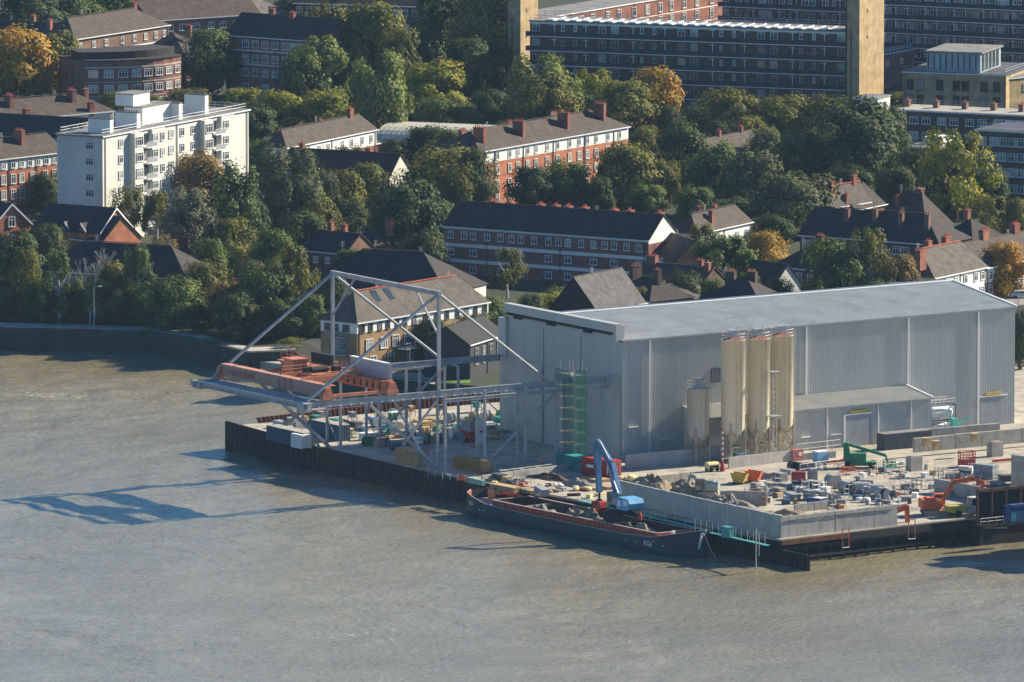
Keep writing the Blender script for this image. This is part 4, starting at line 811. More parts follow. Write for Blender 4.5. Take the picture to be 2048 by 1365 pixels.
# ---------------- gallery access council blocks ----------------
def gallery(label,A,B,ez,W_,bays,stor,m=brick_dark,sth=3.3,roofrail=True):
    a=G(*A,GZ+ez); b=G(*B,GZ+ez); a.z=b.z=GZ; L=(b-a).length; d=(b-a)/L
    t=thing('gallery_block',label,'apartment block',a,math.atan2(d.y,d.x)); mb=MB(); mb.box(0,1.4,0,L,W_,ez); part('wall',mb,m,t)
    mb=MB(); mb.box(-.2,1.0,ez,L+.2,W_+.2,ez+.3); mb.box(-.1,1.2,ez-.5,L+.1,1.4,ez,1); rf=part('roof',mb,[felt,white],t)
    for k in range(stor):
        z=ez-sth*(k+1)
        if z<.3: break
        mb=MB(); mb.box(-.6,0,z-.06,L+.6,1.4,z+.12,0); mb.box(-.6,0,z+.12,L+.6,.12,z+1.15,1); part('gallery',mb,[whitepaint,darkpanel],t)
    bw=L/bays; nw=0
    for k in range(stor):
        z=ez-sth*(k+1)+1.9
        if z<1: break
        for i in range(bays):
            x=i*bw
            for fx,ww in ((.08,1.75),(.92,1.75)):
                window(t,x+fx*bw,1.34,z,0,ww,1.7,'w' if k==0 else 'm')
            for fx in (.42,.58):
                if nw<90: window(t,x+fx*bw,1.34,z+.1,0,.8,1.4,'w' if k==0 else 'm')
            for fx in (.30,.70):
                mb=None; o=bpy.data.objects.new('door',door_me); link(o,t); o.location=(x+fx*bw,1.34,z-1.7)
    return t,L,rf
mb=MB(); mb.box(-.55,-.05,0,.1,0,2.2,0); mb.box(.12,-.08,0,.3,0,2.7,1); mb.box(-.6,-.25,2.35,.9,0,2.45,1); door_me=mb.mesh('door',[darkpanel,whitepaint])
t,L,rf=gallery('long dark brick council block with white edged access galleries at top right',(1056,44),(1692,66),19.8,12,4,6)
mb=MB()
for i in range(24): x=4+i*(L-8)/24; mb.box(x,1.3,20.15,x+1.6,4.5,20.45)
for i in range(24): x=4+i*(L-8)/24; mb.box(x+1.7,1.5,20.1,x+1.9,10,20.3)
part('roof_panel',mb,whitepaint,rf,'row of white panels lying on the roof edge')
mb=MB(); rail(mb,(0,11.5,20.1),(L,11.5,20.1),1.1,2.5,.05); rail(mb,(0,1.5,20.1),(L,1.5,20.1),1.1,2.5,.04); part('roof_rail',mb,scaf,rf)
gallery('dark brick access gallery block beyond the right hand stair tower',(1768,-18),(2120,-2),21.5,12,6,6,brick_dark)
gallery('rear dark brick wing of the courtyard block at the top edge',(1440,-14),(1700,-2),17,10,3,4,brick_dark)
house('apartment_block','sunlit brick courtyard wing with white windows behind the long gallery block',(1078,40),(1452,-22),15.5,W_=11,rise=1,roof='flat',wall=brick_red,rm=felt,cat='apartment block',rows=[(13.7,[.1,.16,.22,.28,.36,.42,.5,.57,.64,.7,.77,.84,.92],1.7,2.2),(10.4,[.3,.4,.5,.57,.64,.7,.77,.84,.92],1.7,2.2),(7,[.5,.6,.7,.8,.9],1.7,2.2)],bands=[(11.8,12,white,'string_course'),(8.5,8.7,white,'string_course')])
def stower(label,pxl,pxm,pxr,base,top,slope):
    # corner nearest camera at pxm; left face shaded, right face lit
    c=G(pxm,base); z=ZT(c.y,top)-GZ
    def solve(px,dirv):
        lo,hi=0.5,60; s=1 if px>pxm else -1
        for _ in range(40):
            m_=(lo+hi)/2
            if (PR(c+dirv*m_)[0]-px)*s<0: lo=m_
            else: hi=m_
        return lo
    ang=R(24+38); ux=Vector((math.cos(ang),math.sin(ang),0)); vx=Vector((-math.sin(ang),math.cos(ang),0))
    a=solve(pxr,ux); b=solve(pxl,vx); t=thing('stair_tower',label,'tower',c,ang); mb=MB(); mb.box(0,0,0,a,b,z); part('shaft',mb,brick_cream,t)
    mb=MB(); mb.box(-.15,-.15,z,a+.15,b+.15,z+.4); part('coping',mb,concrete,t)
    mb=MB(); 
    for k in range(3): mb.box(a*.3,-.04,z-4-k*6,a*.3+.5,0,z-3.2-k*6)
    part('vent',mb,black,t); mb=MB(); mb.box(-.12,b*.55,0,0,b*.6,z*.62); mb.box(-.3,b*.9,2,0,b*.95,z); part('drainpipe',mb,black,t)
    return t
stower('wide yellow brick stair tower with a sunlit face right of the long block',1690,1718,1767,243,-60,0)
stower('yellow brick stair tower at the left end of the long block',1012,1041,1076,203,-60,0)
# modern flats
t,L,w=house('modern_flats','cream brick flats with a glazed penthouse and a sunlit side wall at upper right',(1806,146),(2012,153),11.5,W_=26,rise=1,roof='flat',wall=brick_cream,rm=felt_dark,cat='apartment block',rows=[(9.0,[.07,.17,.36,.52,.61,.79,.91],1.7,2.3,'d'),(5.6,[.07,.17,.36,.52,.61,.79,.91],1.7,2.2,'d'),(2.4,[.07,.17,.36,.52,.61,.79,.91],1.7,2.2,'d')])
rf=[c for c in t.children if c.name.startswith('roof')][0]
mb=MB(); mb.box(.22*L,1.0,11.9,.74*L,18,16.2,0); mb.box(.2*L,.6,16.2,.76*L,18.5,16.6,1)
for k in range(9): x=.22*L+k*(.52*L)/9; mb.box(x+.2,.93,12.3,x+.52*L/9-.9,.99,16,2)
for k in range(5): y=2+k*3; mb.box(.74*L+.01,y,12.2,.74*L+.06,y+2.3,16,2)
part('penthouse',mb,[mat('blue_grey_panel',(0.33,0.40,0.43),.5),felt,glass],rf)
mb=MB(); rail(mb,(.3,.3,11.85),(L-.3,.3,11.85),1.1,1.8,.03); rail(mb,(L-.3,.3,11.85),(L-.3,w-.3,11.85),1.1,1.8,.03); part('roof_rail',mb,steel_lt,rf)
t,L,w=house('low_block','low brown brick range with railed flat roof behind the modern flats',(1762,112),(1870,92),8,W_=22,rise=1,roof='flat',wall=brick_purple,rm=felt_dark,cat='building',rows=[(6,4,1.3,1.3)])
rf=[c for c in t.children if c.name.startswith('roof')][0]; mb=MB(); rail(mb,(0,.3,8.3),(L,.3,8.3),1.1,1.6,.05); rail(mb,(0,8,8.3),(L,8,8.3),1.1,1.6,.05); rail(mb,(0,16,8.3),(L,16,8.3),1.1,1.6,.05); part('roof_rail',mb,whitepaint,rf)
house('low_block','sunlit flat roofed block at the right edge beyond the modern flats',(2012,160),(2150,146),10.5,W_=20,rise=1,roof='flat',wall=brick_cream,rm=felt,cat='building',rows=[(8.5,[.3,.6],2.2,1.8)])
t,L,w=house('apartment_block','long flat roofed dark flats with five brick chimneys at right',(1790,222),(2140,238),12,W_=11,rise=1,roof='flat',wall=brick_dark,rm=concrete,cat='apartment block',rows=[(10.2,[.02,.11,.18,.27,.34,.43,.5,.59,.66,.72],2.0,1.6),(6.9,[.02,.11,.18,.27,.34,.43,.5,.59,.66,.72],2.0,1.6),(3.6,[.02,.11,.18,.27,.34,.43,.5,.59,.66],2.0,1.6)],chim=[(x,.55,1.1,1.4,1.7) for x in (.015,.18,.345,.51,.67,.85)],cm=brick_brown)
rf=[c for c in t.children if c.name.startswith('roof')][0]; mb=MB(); rail(mb,(0,w-.4,12.3),(L,w-.4,12.3),1.1,2.5,.04); part('roof_rail',mb,scaf,rf)
t,L,w=house('lift_house','white roof top lift housing beside the stair tower',(1708,198),(1755,200),14.5,W_=8,rise=1,roof='flat',wall=white,rm=felt,cat='building',rows=[(12.8,1,1.5,1.8,'d','R')])
t,L,w=house('apartment_block','dark flat roofed flats behind the bright yellow green tree at the right edge',(1950,262),(2130,272),15,W_=16,rise=1,roof='flat',wall=brick_dark,rm=felt_dark,cat='apartment block',rows=[(z,[.08,.22,.3,.42,.5],2.1,1.8) for z in (13,9.8,6.6,3.2)])
rf=[c for c in t.children if c.name.startswith('roof')][0]; mb=MB(); rail(mb,(0,3,15.3),(L,3,15.3),1.1,2.5,.05); rail(mb,(0,10,15.3),(L,10,15.3),1.1,2.5,.05); part('roof_rail',mb,whitepaint,rf)
t,L,w=house('low_block','small railed flat roof in shade between the big trees at right',(1806,296),(1872,300),9,W_=15,rise=1,roof='flat',wall=brick_dark,rm=felt,cat='building',rows=[(7,2,1.3,1.3)])
rf=[c for c in t.children if c.name.startswith('roof')][0]; mb=MB(); rail(mb,(0,.3,9.3),(L,.3,9.3),1.1,1.6,.06); rail(mb,(0,12,9.3),(L,12,9.3),1.1,1.6,.06); mb.box(L*.3,5,9.3,L*.9,11,11); part('roof_rail',mb,whitepaint,rf)
# ---------------- trees ----------------
def crownmesh(kind,seed):
    r=random.Random(seed); vs=[];fs=[]
    def leaf(c,n,sx,sz):
        n=n.normalized(); up=Vector((r.uniform(-1,1),r.uniform(-1,1),r.uniform(-1,1))); a=n.cross(up); 
        if a.length<1e-3: return
        a.normalize(); b=n.cross(a); a=a*sx; b=b*sx
        k=len(vs)
        for p in (c-a-b*.6,c+a*.9-b*.8,c+a*.8+b,c-a*.7+b*.9): vs.append((p.x,p.y,c.z+(p.z-c.z)*sz))
        fs.append((k,k+1,k+2,k+3))
    blobs=[]
    if kind in('round','wide'):
        nb=46
        for i in range(nb):
            z=r.uniform(.12,.9); prof=math.sqrt(max(0,1-((z-.48)/.52)**2)); a=r.uniform(0,2*PI); rr=prof*r.uniform(.25,.78)
            blobs.append((Vector((rr*math.cos(a),rr*math.sin(a),z)),r.uniform(.2,.36),1.0))
        blobs.append((Vector((0,0,.5)),.5,1)); per=230
    elif kind=='tall':
        for i in range(44):
            z=r.uniform(.08,.93); prof=math.sqrt(max(0,1-((z-.42)/.6)**2)); a=r.uniform(0,2*PI); rr=prof*r.uniform(.2,.75)
            blobs.append((Vector((rr*math.cos(a),rr*math.sin(a),z)),r.uniform(.18,.3),1.7))
        per=170
    elif kind=='willow':
        for i in range(46):
            z=r.uniform(.15,.9); prof=math.sqrt(max(0,1-((z-.4)/.6)**2)); a=r.uniform(0,2*PI); rr=prof*r.uniform(.3,.85)
            blobs.append((Vector((rr*math.cos(a),rr*math.sin(a),z)),r.uniform(.16,.28),1.5))
        per=170
    elif kind=='birch':
        for i in range(30):
            z=r.uniform(.25,.95); prof=math.sqrt(max(0,1-((z-.5)/.52)**2)); a=r.uniform(0,2*PI); rr=prof*r.uniform(.2,.85)
            blobs.append((Vector((rr*math.cos(a),rr*math.sin(a),z)),r.uniform(.14,.26),1.5))
        per=120
    elif kind=='conifer':
        for i in range(40):
            z=r.uniform(.05,.97); a=r.uniform(0,2*PI); rr=(1-z)*r.uniform(.3,.8)
            blobs.append((Vector((rr*math.cos(a),rr*math.sin(a),z)),.1+.18*(1-z),.9))
        per=110
    elif kind=='bush':
        for i in range(16):
            z=r.uniform(.1,.75); a=r.uniform(0,2*PI); rr=math.sqrt(max(0,1-z*z))*r.uniform(.2,.75)
            blobs.append((Vector((rr*math.cos(a),rr*math.sin(a),z)),r.uniform(.25,.4),1))
        per=100
    asp=.55 if kind in('round','wide','bush') else .42   # z unit is the height, xy unit the half width
    for c,br,zs in blobs:
        for i in range(per):
            d=Vector((r.gauss(0,1),r.gauss(0,1),r.gauss(.25,1))).normalized(); q=br*(r.random()**.35)
            if r.random()<.07: q*=1.3
            p=Vector((c.x+d.x*q,c.y+d.y*q,c.z+d.z*q*asp*zs))
            if p.z<.03: continue
            n=d*.75+Vector((c.x,c.y,(c.z-.35)*1.0))*.95+Vector((r.uniform(-1,1),r.uniform(-1,1),r.uniform(-.6,1)))*.4
            leaf(p,n,r.uniform(.019,.038),asp*(1.4 if kind in('willow','birch') else 1))
    me=bpy.data.meshes.new('crown'); me.from_pydata(vs,[],fs); me.materials.append(LM['green']); me.update(); return me
def trunkmesh(seed,white_=False):
    r=random.Random(seed); mb=MB(); mb.tube((0,0,-.02),(0.02,0,.3),.035,.026,8); mb.tube((.02,0,.3),(0,.02,.62),.026,.012,7)
    for i in range(9):
        z=r.uniform(.2,.55); a=r.uniform(0,2*PI); l=r.uniform(.15,.3); m1=(math.cos(a)*l*.5,math.sin(a)*l*.5,z+.1); mb.tube((0.01,0,z),m1,.014,.009,5); mb.tube(m1,(math.cos(a)*l,math.sin(a)*l,z+.26),.009,.003,5)
    return mb.mesh('trunk',barkw if white_ else bark)
CM={k:[crownmesh(k,100+i*7+len(k)) for i in range(n)] for k,n in (('round',5),('tall',3),('willow',3),('birch',3),('conifer',1),('bush',3))}
TM=[trunkmesh(i) for i in range(3)]; TW=[trunkmesh(9,True)]
NAMES={'round':'broadleaf_tree','tall':'poplar_tree','willow':'willow_tree','birch':'birch_tree','conifer':'conifer_tree','bush':'bush'}
def tree(cx,top,wpx,base,kind,col,label,depth=1.0,group='trees among the houses'):
    base=min(base,land_y(cx)-(13 if cx<420 else 8)); b=G(cx,base); h=ZT(b.y,top)-GZ; mpp=b.length/FPX; hw=wpx*mpp/2*(1.34 if kind!='birch' else 1.2); h=max(h,1.2)
    t=thing(NAMES[kind],label,'bush' if kind=='bush' else 'tree',b,0,group if kind!='bush' else 'bushes')
    c=bpy.data.objects.new('crown',rnd.choice(CM[kind])); link(c,t); c.material_slots[0].link='OBJECT'; c.material_slots[0].material=LM[col]
    dz=.0 if kind!='birch' else 0; c.location=(0,0,h*dz); c.scale=(hw,hw*depth,h); c.rotation_euler=(0,0,rnd.uniform(0,6.28))
    if kind!='bush': k=bpy.data.objects.new('trunk',rnd.choice(TW if kind=='birch' else TM)); link(k,t); k.scale=(h,h,h); k.rotation_euler=(0,0,rnd.uniform(0,6.28))
TREES=[
(28,58,150,212,'round','autumn','big yellow and orange turning tree at the upper left edge'),
(118,68,105,205,'round','olive','olive tree between the yellow tree and the curved flats'),
(50,-20,140,100,'round','dark','dark green tree in the top left corner'),
(135,-25,120,72,'round','green','dark green tree at the top edge just right of the corner tree'),
(415,62,112,198,'round','green','dense bright green tree right of the curved flats'),
(520,62,108,190,'round','olive','rounded olive tree right of the dense green tree at top'),
(475,28,60,90,'round','dark','small dark tree behind the brick block at top left'),
(652,14,120,190,'round','olive','rounded olive tree high up left of the widest top tree'),
(745,10,150,205,'round','olive','broad olive tree at top, between two other rounded trees'),
(800,60,90,215,'round','olive','olive tree with shaded left side above the drooping willow'),
(880,-20,150,180,'round','dark','dark tall tree at the top edge left of the brick tower'),
(965,-25,130,196,'round','olive','tall olive tree touching the left stair tower'),
(985,70,90,200,'round','dark','shaded tree at the foot of the left stair tower'),
(640,72,125,225,'willow','willow','feathery light green tree in front of the rounded olive trees'),
(755,98,115,295,'willow','willow','tall drooping pale green willow in the upper middle'),
(872,120,150,232,'willow','yellow','wide yellow green tree above the vaulted hall'),
(480,178,95,240,'round','yellow','sunlit yellow green tree behind the white flats roof'),
(560,180,105,262,'round','yellow','bright yellow green tree above the white storey row'),
(655,180,115,262,'round','yellow','yellow green tree with an orange edge above the brown roof'),
(728,198,72,292,'round','autumn','reddish turning tree at the right end of the brown roofed row'),
(505,205,90,290,'round','dark','dark shaded tree between the white flats and the brown roof'),
(868,198,90,275,'round','green','green tree just above the right end of the vaulted hall'),
(925,210,75,272,'round','green','small round green tree left of the orange brick flats'),
(830,222,70,272,'round','dark','dark small tree behind the vaulted hall'),
(978,182,70,262,'round','dark','dark tree by the street at the foot of the long block'),
(1085,106,135,270,'willow','willow','tall pale green tree in front of the left part of the gallery block'),
(1085,150,125,276,'round','olive','olive tree directly below the tall pale green one'),
(1185,136,85,250,'willow','yellow','yellow green feathery tree before the gallery block'),
(1242,164,125,285,'round','olive','olive tree behind the right end of the orange brick flats'),
(1312,140,105,275,'round','autumn','golden orange autumn tree in front of the gallery block'),
(1030,190,90,262,'round','green','green tree left of the tall pale tree near the orange flats'),
(1460,178,120,292,'round','olive','bushy olive tree below the middle of the gallery block'),
(1385,215,80,285,'round','dark','dark low tree between the golden tree and the bushy olive tree'),
(1560,195,110,300,'round','olive','olive tree below the gallery block near its right end'),
(1640,193,105,300,'round','olive','brown tinged olive tree near the foot of the right stair tower'),
(1700,198,190,392,'round','dark','huge dark tree left of the flats with five chimneys'),
(1770,215,90,380,'round','dark','dark tree at the right flank of the huge dark tree'),
(1592,268,115,392,'round','green','green tree in front of the huge dark tree'),
(1530,262,80,360,'round','grey','grey green tree by the glimpsed roof with three chimneys'),
(1912,250,132,440,'willow','yellow','bright yellow green drooping tree at right'),
(1838,300,90,405,'round','dark','shaded dark tree left of the bright drooping tree'),
(1588,345,160,478,'round','grey','large grey green tree above the dark terrace at right'),
(1500,300,110,440,'round','grey','leafy grey green tree covering the glimpsed roof'),
(1368,245,115,400,'round','dark','dark green tree just right of the orange flats'),
(1425,285,105,430,'round','green','green tree between two darker trees right of the orange flats'),
(1255,285,125,425,'round','olive','olive tree before the right half of the orange flats'),
(1325,318,70,425,'round','olive','yellowish olive tree at the right foot of the orange flats'),
(1210,330,50,420,'round','dark','slim dark tree at the foot of the orange flats'),
(1060,335,92,432,'round','dark','dark round tree in front of the orange flats'),
(1130,324,98,428,'round','green','fresh green tree in front of the orange flats'),
(855,255,115,335,'round','dark','dark tree covering the right end of the vaulted hall'),
(905,262,90,345,'round','grey','grey green tree left of the orange flats roof'),
(885,298,150,436,'round','olive','broad olive tree left of the orange flats'),
(950,340,60,410,'round','dark','narrow dark tree touching the left end of the orange flats'),
(820,368,150,532,'round','dark','very large dark green tree left of the purple brick row'),
(738,330,110,440,'round','olive','olive tree below the pale gable of the dark roofed house'),
(690,345,85,472,'round','olive','olive tree left of the one below the pale gable'),
(548,292,95,492,'tall','grey','leftmost tall grey green poplar right of the white flats'),
(605,300,85,490,'tall','grey','second tall grey green poplar right of the white flats'),
(650,335,60,480,'tall','grey','third and smallest tall grey green poplar'),
(395,308,120,455,'round','brown','brownish dark tree covering the right part of the white flats'),
(465,322,115,525,'tall','green','tall green tree right of the white flats'),
(373,378,112,506,'tall','silver','silvery grey leaved tree at the foot of the white flats'),
(255,378,85,492,'birch','olive','thin olive tree in front of the corner of the white flats'),
(312,382,75,496,'birch','olive','thin leafy tree below the balconies of the white flats'),
(88,345,62,425,'round','dark','dark small tree between red brick flats and white flats'),
(148,384,90,432,'round','olive','olive bushy tree at the foot of the shaded white wall'),
(30,388,70,425,'round','brown','low brownish tree before the red brick flats at left edge'),
(28,462,120,622,'round','dark','dark tree at the left edge above the river walk'),
(55,500,70,640,'tall','olive','olive tree left of the slim birches by the river walk'),
(118,508,92,652,'birch','green','slender green birch by the river walk, leftmost of the birches'),
(190,560,100,650,'birch','green','low green birch behind the riverside lamp pole'),
(275,490,75,645,'birch','green','tall slim birch in the middle of the river walk'),
(328,478,66,600,'birch','brown','brown leaved birch before the shaded riverside flats'),
(345,556,120,662,'round','green','round green tree at the right of the river walk birches'),
(408,528,100,648,'round','olive','olive topped willow like tree above the parked white van'),
(455,560,80,664,'round','brown','rust tinged tree left of the round riverside tree'),
(440,503,70,580,'round','green','green tree behind the rust tinged riverside tree'),
(525,543,112,668,'round','green','round green riverside tree left of the crane mast stay'),
(545,462,105,580,'round','green','bright green tree between the poplars and the riverside trees'),
(592,488,92,664,'birch','olive','hanging olive birch left of the crane mast'),
(700,530,80,640,'birch','olive','olive birch seen through the crane mast frame on the left'),
(770,538,70,640,'birch','olive','small olive birch seen through the crane mast frame on the right'),
(660,545,70,668,'round','dark','dark tree just left of the crane mast'),
(742,480,108,532,'round','yellow','wide low yellow green tree above the dark riverside roof'),
(970,594,86,695,'round','green','green tree between yellow brick flats and the shed gable'),
(862,640,76,728,'round','dark','dark tree in front of the yellow brick flats'),
(925,650,60,712,'round','olive','small olive tree at the right end of the yellow brick flats'),
(1015,500,78,598,'birch','olive','hanging birch in front of the purple brick row'),
(1090,584,108,650,'round','yellow','yellow green tree peeping over the shed parapet'),
(1150,597,40,650,'round','yellow','tiny yellow tree right of the one over the shed parapet'),
(1322,478,48,535,'conifer','dark','small dark conifer beside the white gable end'),
(1400,448,78,545,'birch','olive','light olive tree right of the orange brick end house'),
(1448,468,130,612,'willow','green','large fresh green tree left of the bright white gable'),
(1525,466,95,570,'round','autumn','ochre turning tree behind the bright white gable'),
(1668,478,125,640,'round','green','rounded green tree right of the bright white gable'),
(1740,454,85,640,'birch','olive','tall hanging birch right of the rounded green tree'),
(1795,515,95,640,'round','brown','brownish bushy tree over the shed roof at right'),
(1985,395,112,482,'birch','olive','spreading olive birch left of the right edge'),
(2012,487,88,592,'round','autumn','golden yellow street tree at the right edge'),
(1240,375,62,432,'birch','olive','thin olive birch rising behind the purple brick row roof'),
(1180,390,50,430,'round','olive','low olive tree behind the purple brick row roof'),
(1395,425,50,475,'birch','olive','thin tree by the small brown roof near the white gable end'),
(1660,385,50,440,'birch','brown','thin red brown tree beside the russet roofed house'),
(1950,240,90,300,'round','dark','dark tree behind the low railed roof') if False else None,
(1800,185,60,225,'round','olive','small olive tree at the foot of the cream brick flats'),
(1665,8,60,70,'round','dark','dark tree in the courtyard left of the right stair tower'),
(590,-10,80,60,'round','dark','dark tree at the top edge left of centre'),
(2040,620,60,740,'round','dark','dark green tree right of the shed at the right edge'),
(1450,395,110,470,'round','dark','dark green tree above the brown hipped cottages'),
(1530,430,60,480,'bush','dark','dark bush beside the brown hipped cottages'),
(600,610,70,668,'bush','dark','dark bush behind the round riverside tree'),
(90,622,70,648,'bush','olive','olive bush next to the parked dark car'),
(30,626,60,655,'bush','green','green bush at the left edge of the river walk'),
(230,632,140,655,'bush','green','low leafy hedge bush behind the river walk'),
(140,636,80,652,'bush','green','small hedge bush left of the lamp pole'),
(345,640,90,668,'bush','dark','dark bush at the right end of the river walk'),
(450,655,90,690,'bush','dark','dark shrub below the rust tinged riverside tree'),
(580,672,70,698,'bush','olive','olive shrub on the bank above the old jetty'),
(1000,640,50,700,'bush','dark','dark shrub by the shed gable corner'),
(232,-30,130,45,'round','green','green tree at the top edge between two brick terraces'),
(1270,575,60,660,'round','olive','olive tree in front of the shaded chimney house'),
(1420,560,60,650,'round','green','green tree by the dark hipped house behind the shed ridge'),
(1175,600,50,660,'round','dark','dark low tree at the foot of the large slate roof'),
(950,625,70,712,'round','green','green tree by the small dark building at the shed corner'),
(905,600,60,690,'round','olive','olive tree rising behind the right end of the yellow flats'),
(560,520,80,610,'round','olive','olive tree left of the dark roofed riverside flats'),
(1100,190,90,255,'round','olive','low olive tree behind the roof of the orange brick flats'),
(1180,190,70,262,'round','dark','dark low tree behind the chimneys of the orange brick flats'),
(1290,255,80,330,'round','olive','olive tree just right of the orange brick flats hipped end'),
(1340,215,60,300,'round','dark','dark tree beneath the golden autumn tree'),
(1500,235,90,320,'round','olive','olive tree above the glimpsed roof with three chimneys'),
(1440,240,70,310,'round','dark','dark tree left of the roof with three chimneys'),
(1200,355,60,440,'round','dark','dark tree in the gap right of the orange brick flats'),
(1290,370,80,445,'round','green','green tree above the right end of the purple brick row'),
(1385,375,80,460,'round','green','leafy green tree above the small brown roof'),
(1550,430,80,500,'round','dark','dark low tree left of the dark terrace'),
(1470,420,60,480,'round','green','green tree behind the brown hipped cottages'),
(1700,330,90,420,'round','dark','dark tree behind the russet roofed house'),
(1790,330,80,430,'round','dark','dark tree above the big hipped roof at right'),
(1860,360,70,440,'round','dark','dark undergrowth tree left of the bright drooping tree foot'),
(1975,340,80,430,'round','dark','dark tree right of the bright drooping tree'),
(2030,400,60,500,'round','olive','olive tree at the right edge above the brown terrace'),
(470,250,70,330,'round','dark','dark tree touching the right corner of the white flats'),
(520,280,60,370,'round','green','green tree behind the tall grey green poplars'),
(500,400,80,520,'round','dark','dark tree between the tall green tree and the poplars'),
(600,420,100,540,'round','dark','dark tree below the poplars'),
(640,400,80,500,'round','olive','olive tree at the foot of the smallest poplar'),
(690,400,80,480,'round','dark','dark tree behind the small brown hipped roof'),
(770,380,80,490,'round','dark','dark tree left of the very large dark green tree'),
(880,400,70,470,'round','green','green tree above the left end of the purple brick row'),
(920,380,60,440,'round','olive','olive tree left of the foot of the orange brick flats'),
(700,290,70,380,'round','dark','dark tree before the dark roof with the pale gable'),
(790,280,60,340,'round','dark','dark tree left of the vaulted hall') ,
(1010,240,80,290,'round','dark','dark tree behind the left chimney of the orange flats'),
(600,110,90,230,'round','green','green tree in front of the purple block between top trees'),
(700,50,100,200,'round','dark','shaded dark tree between the two broad olive trees'),
(850,60,100,210,'round','dark','dark shaded tree left of the tower behind the yellow green tree'),
(930,80,100,215,'round','dark','dark shaded tree by the street lamp near the tower'),
(300,190,60,240,'round','olive','small olive tree below the curved flats'),
(235,185,70,230,'round','olive','low olive tree at the foot of the curved flats, left'),
(375,180,90,235,'round','olive','ragged olive tree behind the white flats roof boxes'),
(470,590,90,680,'round','dark','dark riverside tree between the round green trees'),
(390,610,80,675,'round','dark','dark riverside tree over the right part of the river walk'),
(300,560,70,655,'round','green','green tree at the right part of the river walk'),
(240,570,70,650,'round','dark','dark tree behind the river walk hedge'),
(160,580,60,645,'round','dark','dark tree left of the bare birches'),
(0,560,80,640,'round','dark','dark tree cut by the left edge above the river wall'),
(80,570,70,650,'round','dark','dark tree behind the parked dark car'),
(560,600,90,680,'round','dark','dark riverside tree just left of the yellow flats'),
(620,590,70,678,'round','green','green tree at the left wall of the yellow flats'),
(700,500,70,560,'round','green','green tree right of the hanging birches above the crane'),
(1060,590,60,660,'round','dark','dark tree behind the shed parapet, left part'),
(1900,585,50,640,'bush','green','green hedge bush behind the right end of the shed roof'),
(1560,560,60,640,'round','dark','dark tree at the right foot of the bright white gable'),
(1620,560,60,650,'round','olive','olive tree right behind the shed ridge'),
(1850,560,60,640,'round','olive','olive tree before the white walled terrace'),
(1350,560,50,620,'bush','dark','dark bush among the shaded houses behind the shed'),
(948,300,80,445,'round','dark','dark tree hiding the left end wall of the orange brick flats'),
(915,330,70,450,'round','olive','olive tree beside the left end wall of the orange brick flats'),
(1120,575,70,640,'round','olive','olive tree in front of the large slate roof'),
(1215,560,60,650,'round','dark','dark tree between slate roof and chimney house'),
(1300,560,70,650,'round','olive','olive tree among the shaded houses behind the shed'),
(1370,545,70,640,'round','dark','dark tree by the shaded houses left of the fresh green tree'),
(1490,540,60,640,'round','green','green tree just left of the bright white gable'),
(1925,590,60,650,'round','dark','dark tree near the ridge end of the shed'),
(1760,560,70,650,'round','green','green tree over the shed roof between two hanging trees'),
(1700,540,60,645,'round','olive','olive tree over the middle of the shed roof ridge'),
(460,440,90,560,'round','olive','olive tree under the silvery tree'),
(420,480,80,590,'round','green','leafy green tree left of the rust tinged riverside tree'),
(500,520,70,600,'round','grey','grey green tree among the riverside trees'),
(220,520,60,640,'round','olive','olive tree right of the bare birches'),
(90,450,80,560,'round','dark','dark tree in front of the small dormers'),
(770,440,80,520,'round','olive','olive tree right of the small brown hipped roof'),
(850,460,80,560,'round','dark','dark tree at the left end of the purple brick row'),
]
for tr_ in TREES:
    if tr_: tree(*tr_)
# bare birches
def bare(cx,top,base,label):
    b=G(cx,base); h=ZT(b.y,top)-GZ; r=random.Random(cx); mb=MB(); mb.tube((0,0,0),(.2,0,h*.5),.22,.14,7)
    def br(p,d,l,rad,k):
        q=p+d*l; mb.tube(p,q,rad,rad*.6,5)
        if k>0:
            for i in range(3): br(q,(d+Vector((r.uniform(-.55,.55),r.uniform(-.5,.5),r.uniform(0,.4)))).normalized(),l*.72,rad*.6,k-1)
    for i in range(4): br(Vector((.1,0,h*(.25+.07*i))),Vector((r.uniform(-.5,.5),r.uniform(-.4,.4),1)).normalized(),h*.2,.11,3)
    solo('bare_tree',mb,barkw,label,'tree',b,0,'trees among the houses')
bare(180,498,650,'leafless white barked birch, left one of the bare pair by the river')
bare(203,492,640,'leafless white barked birch, right one of the bare pair by the river')
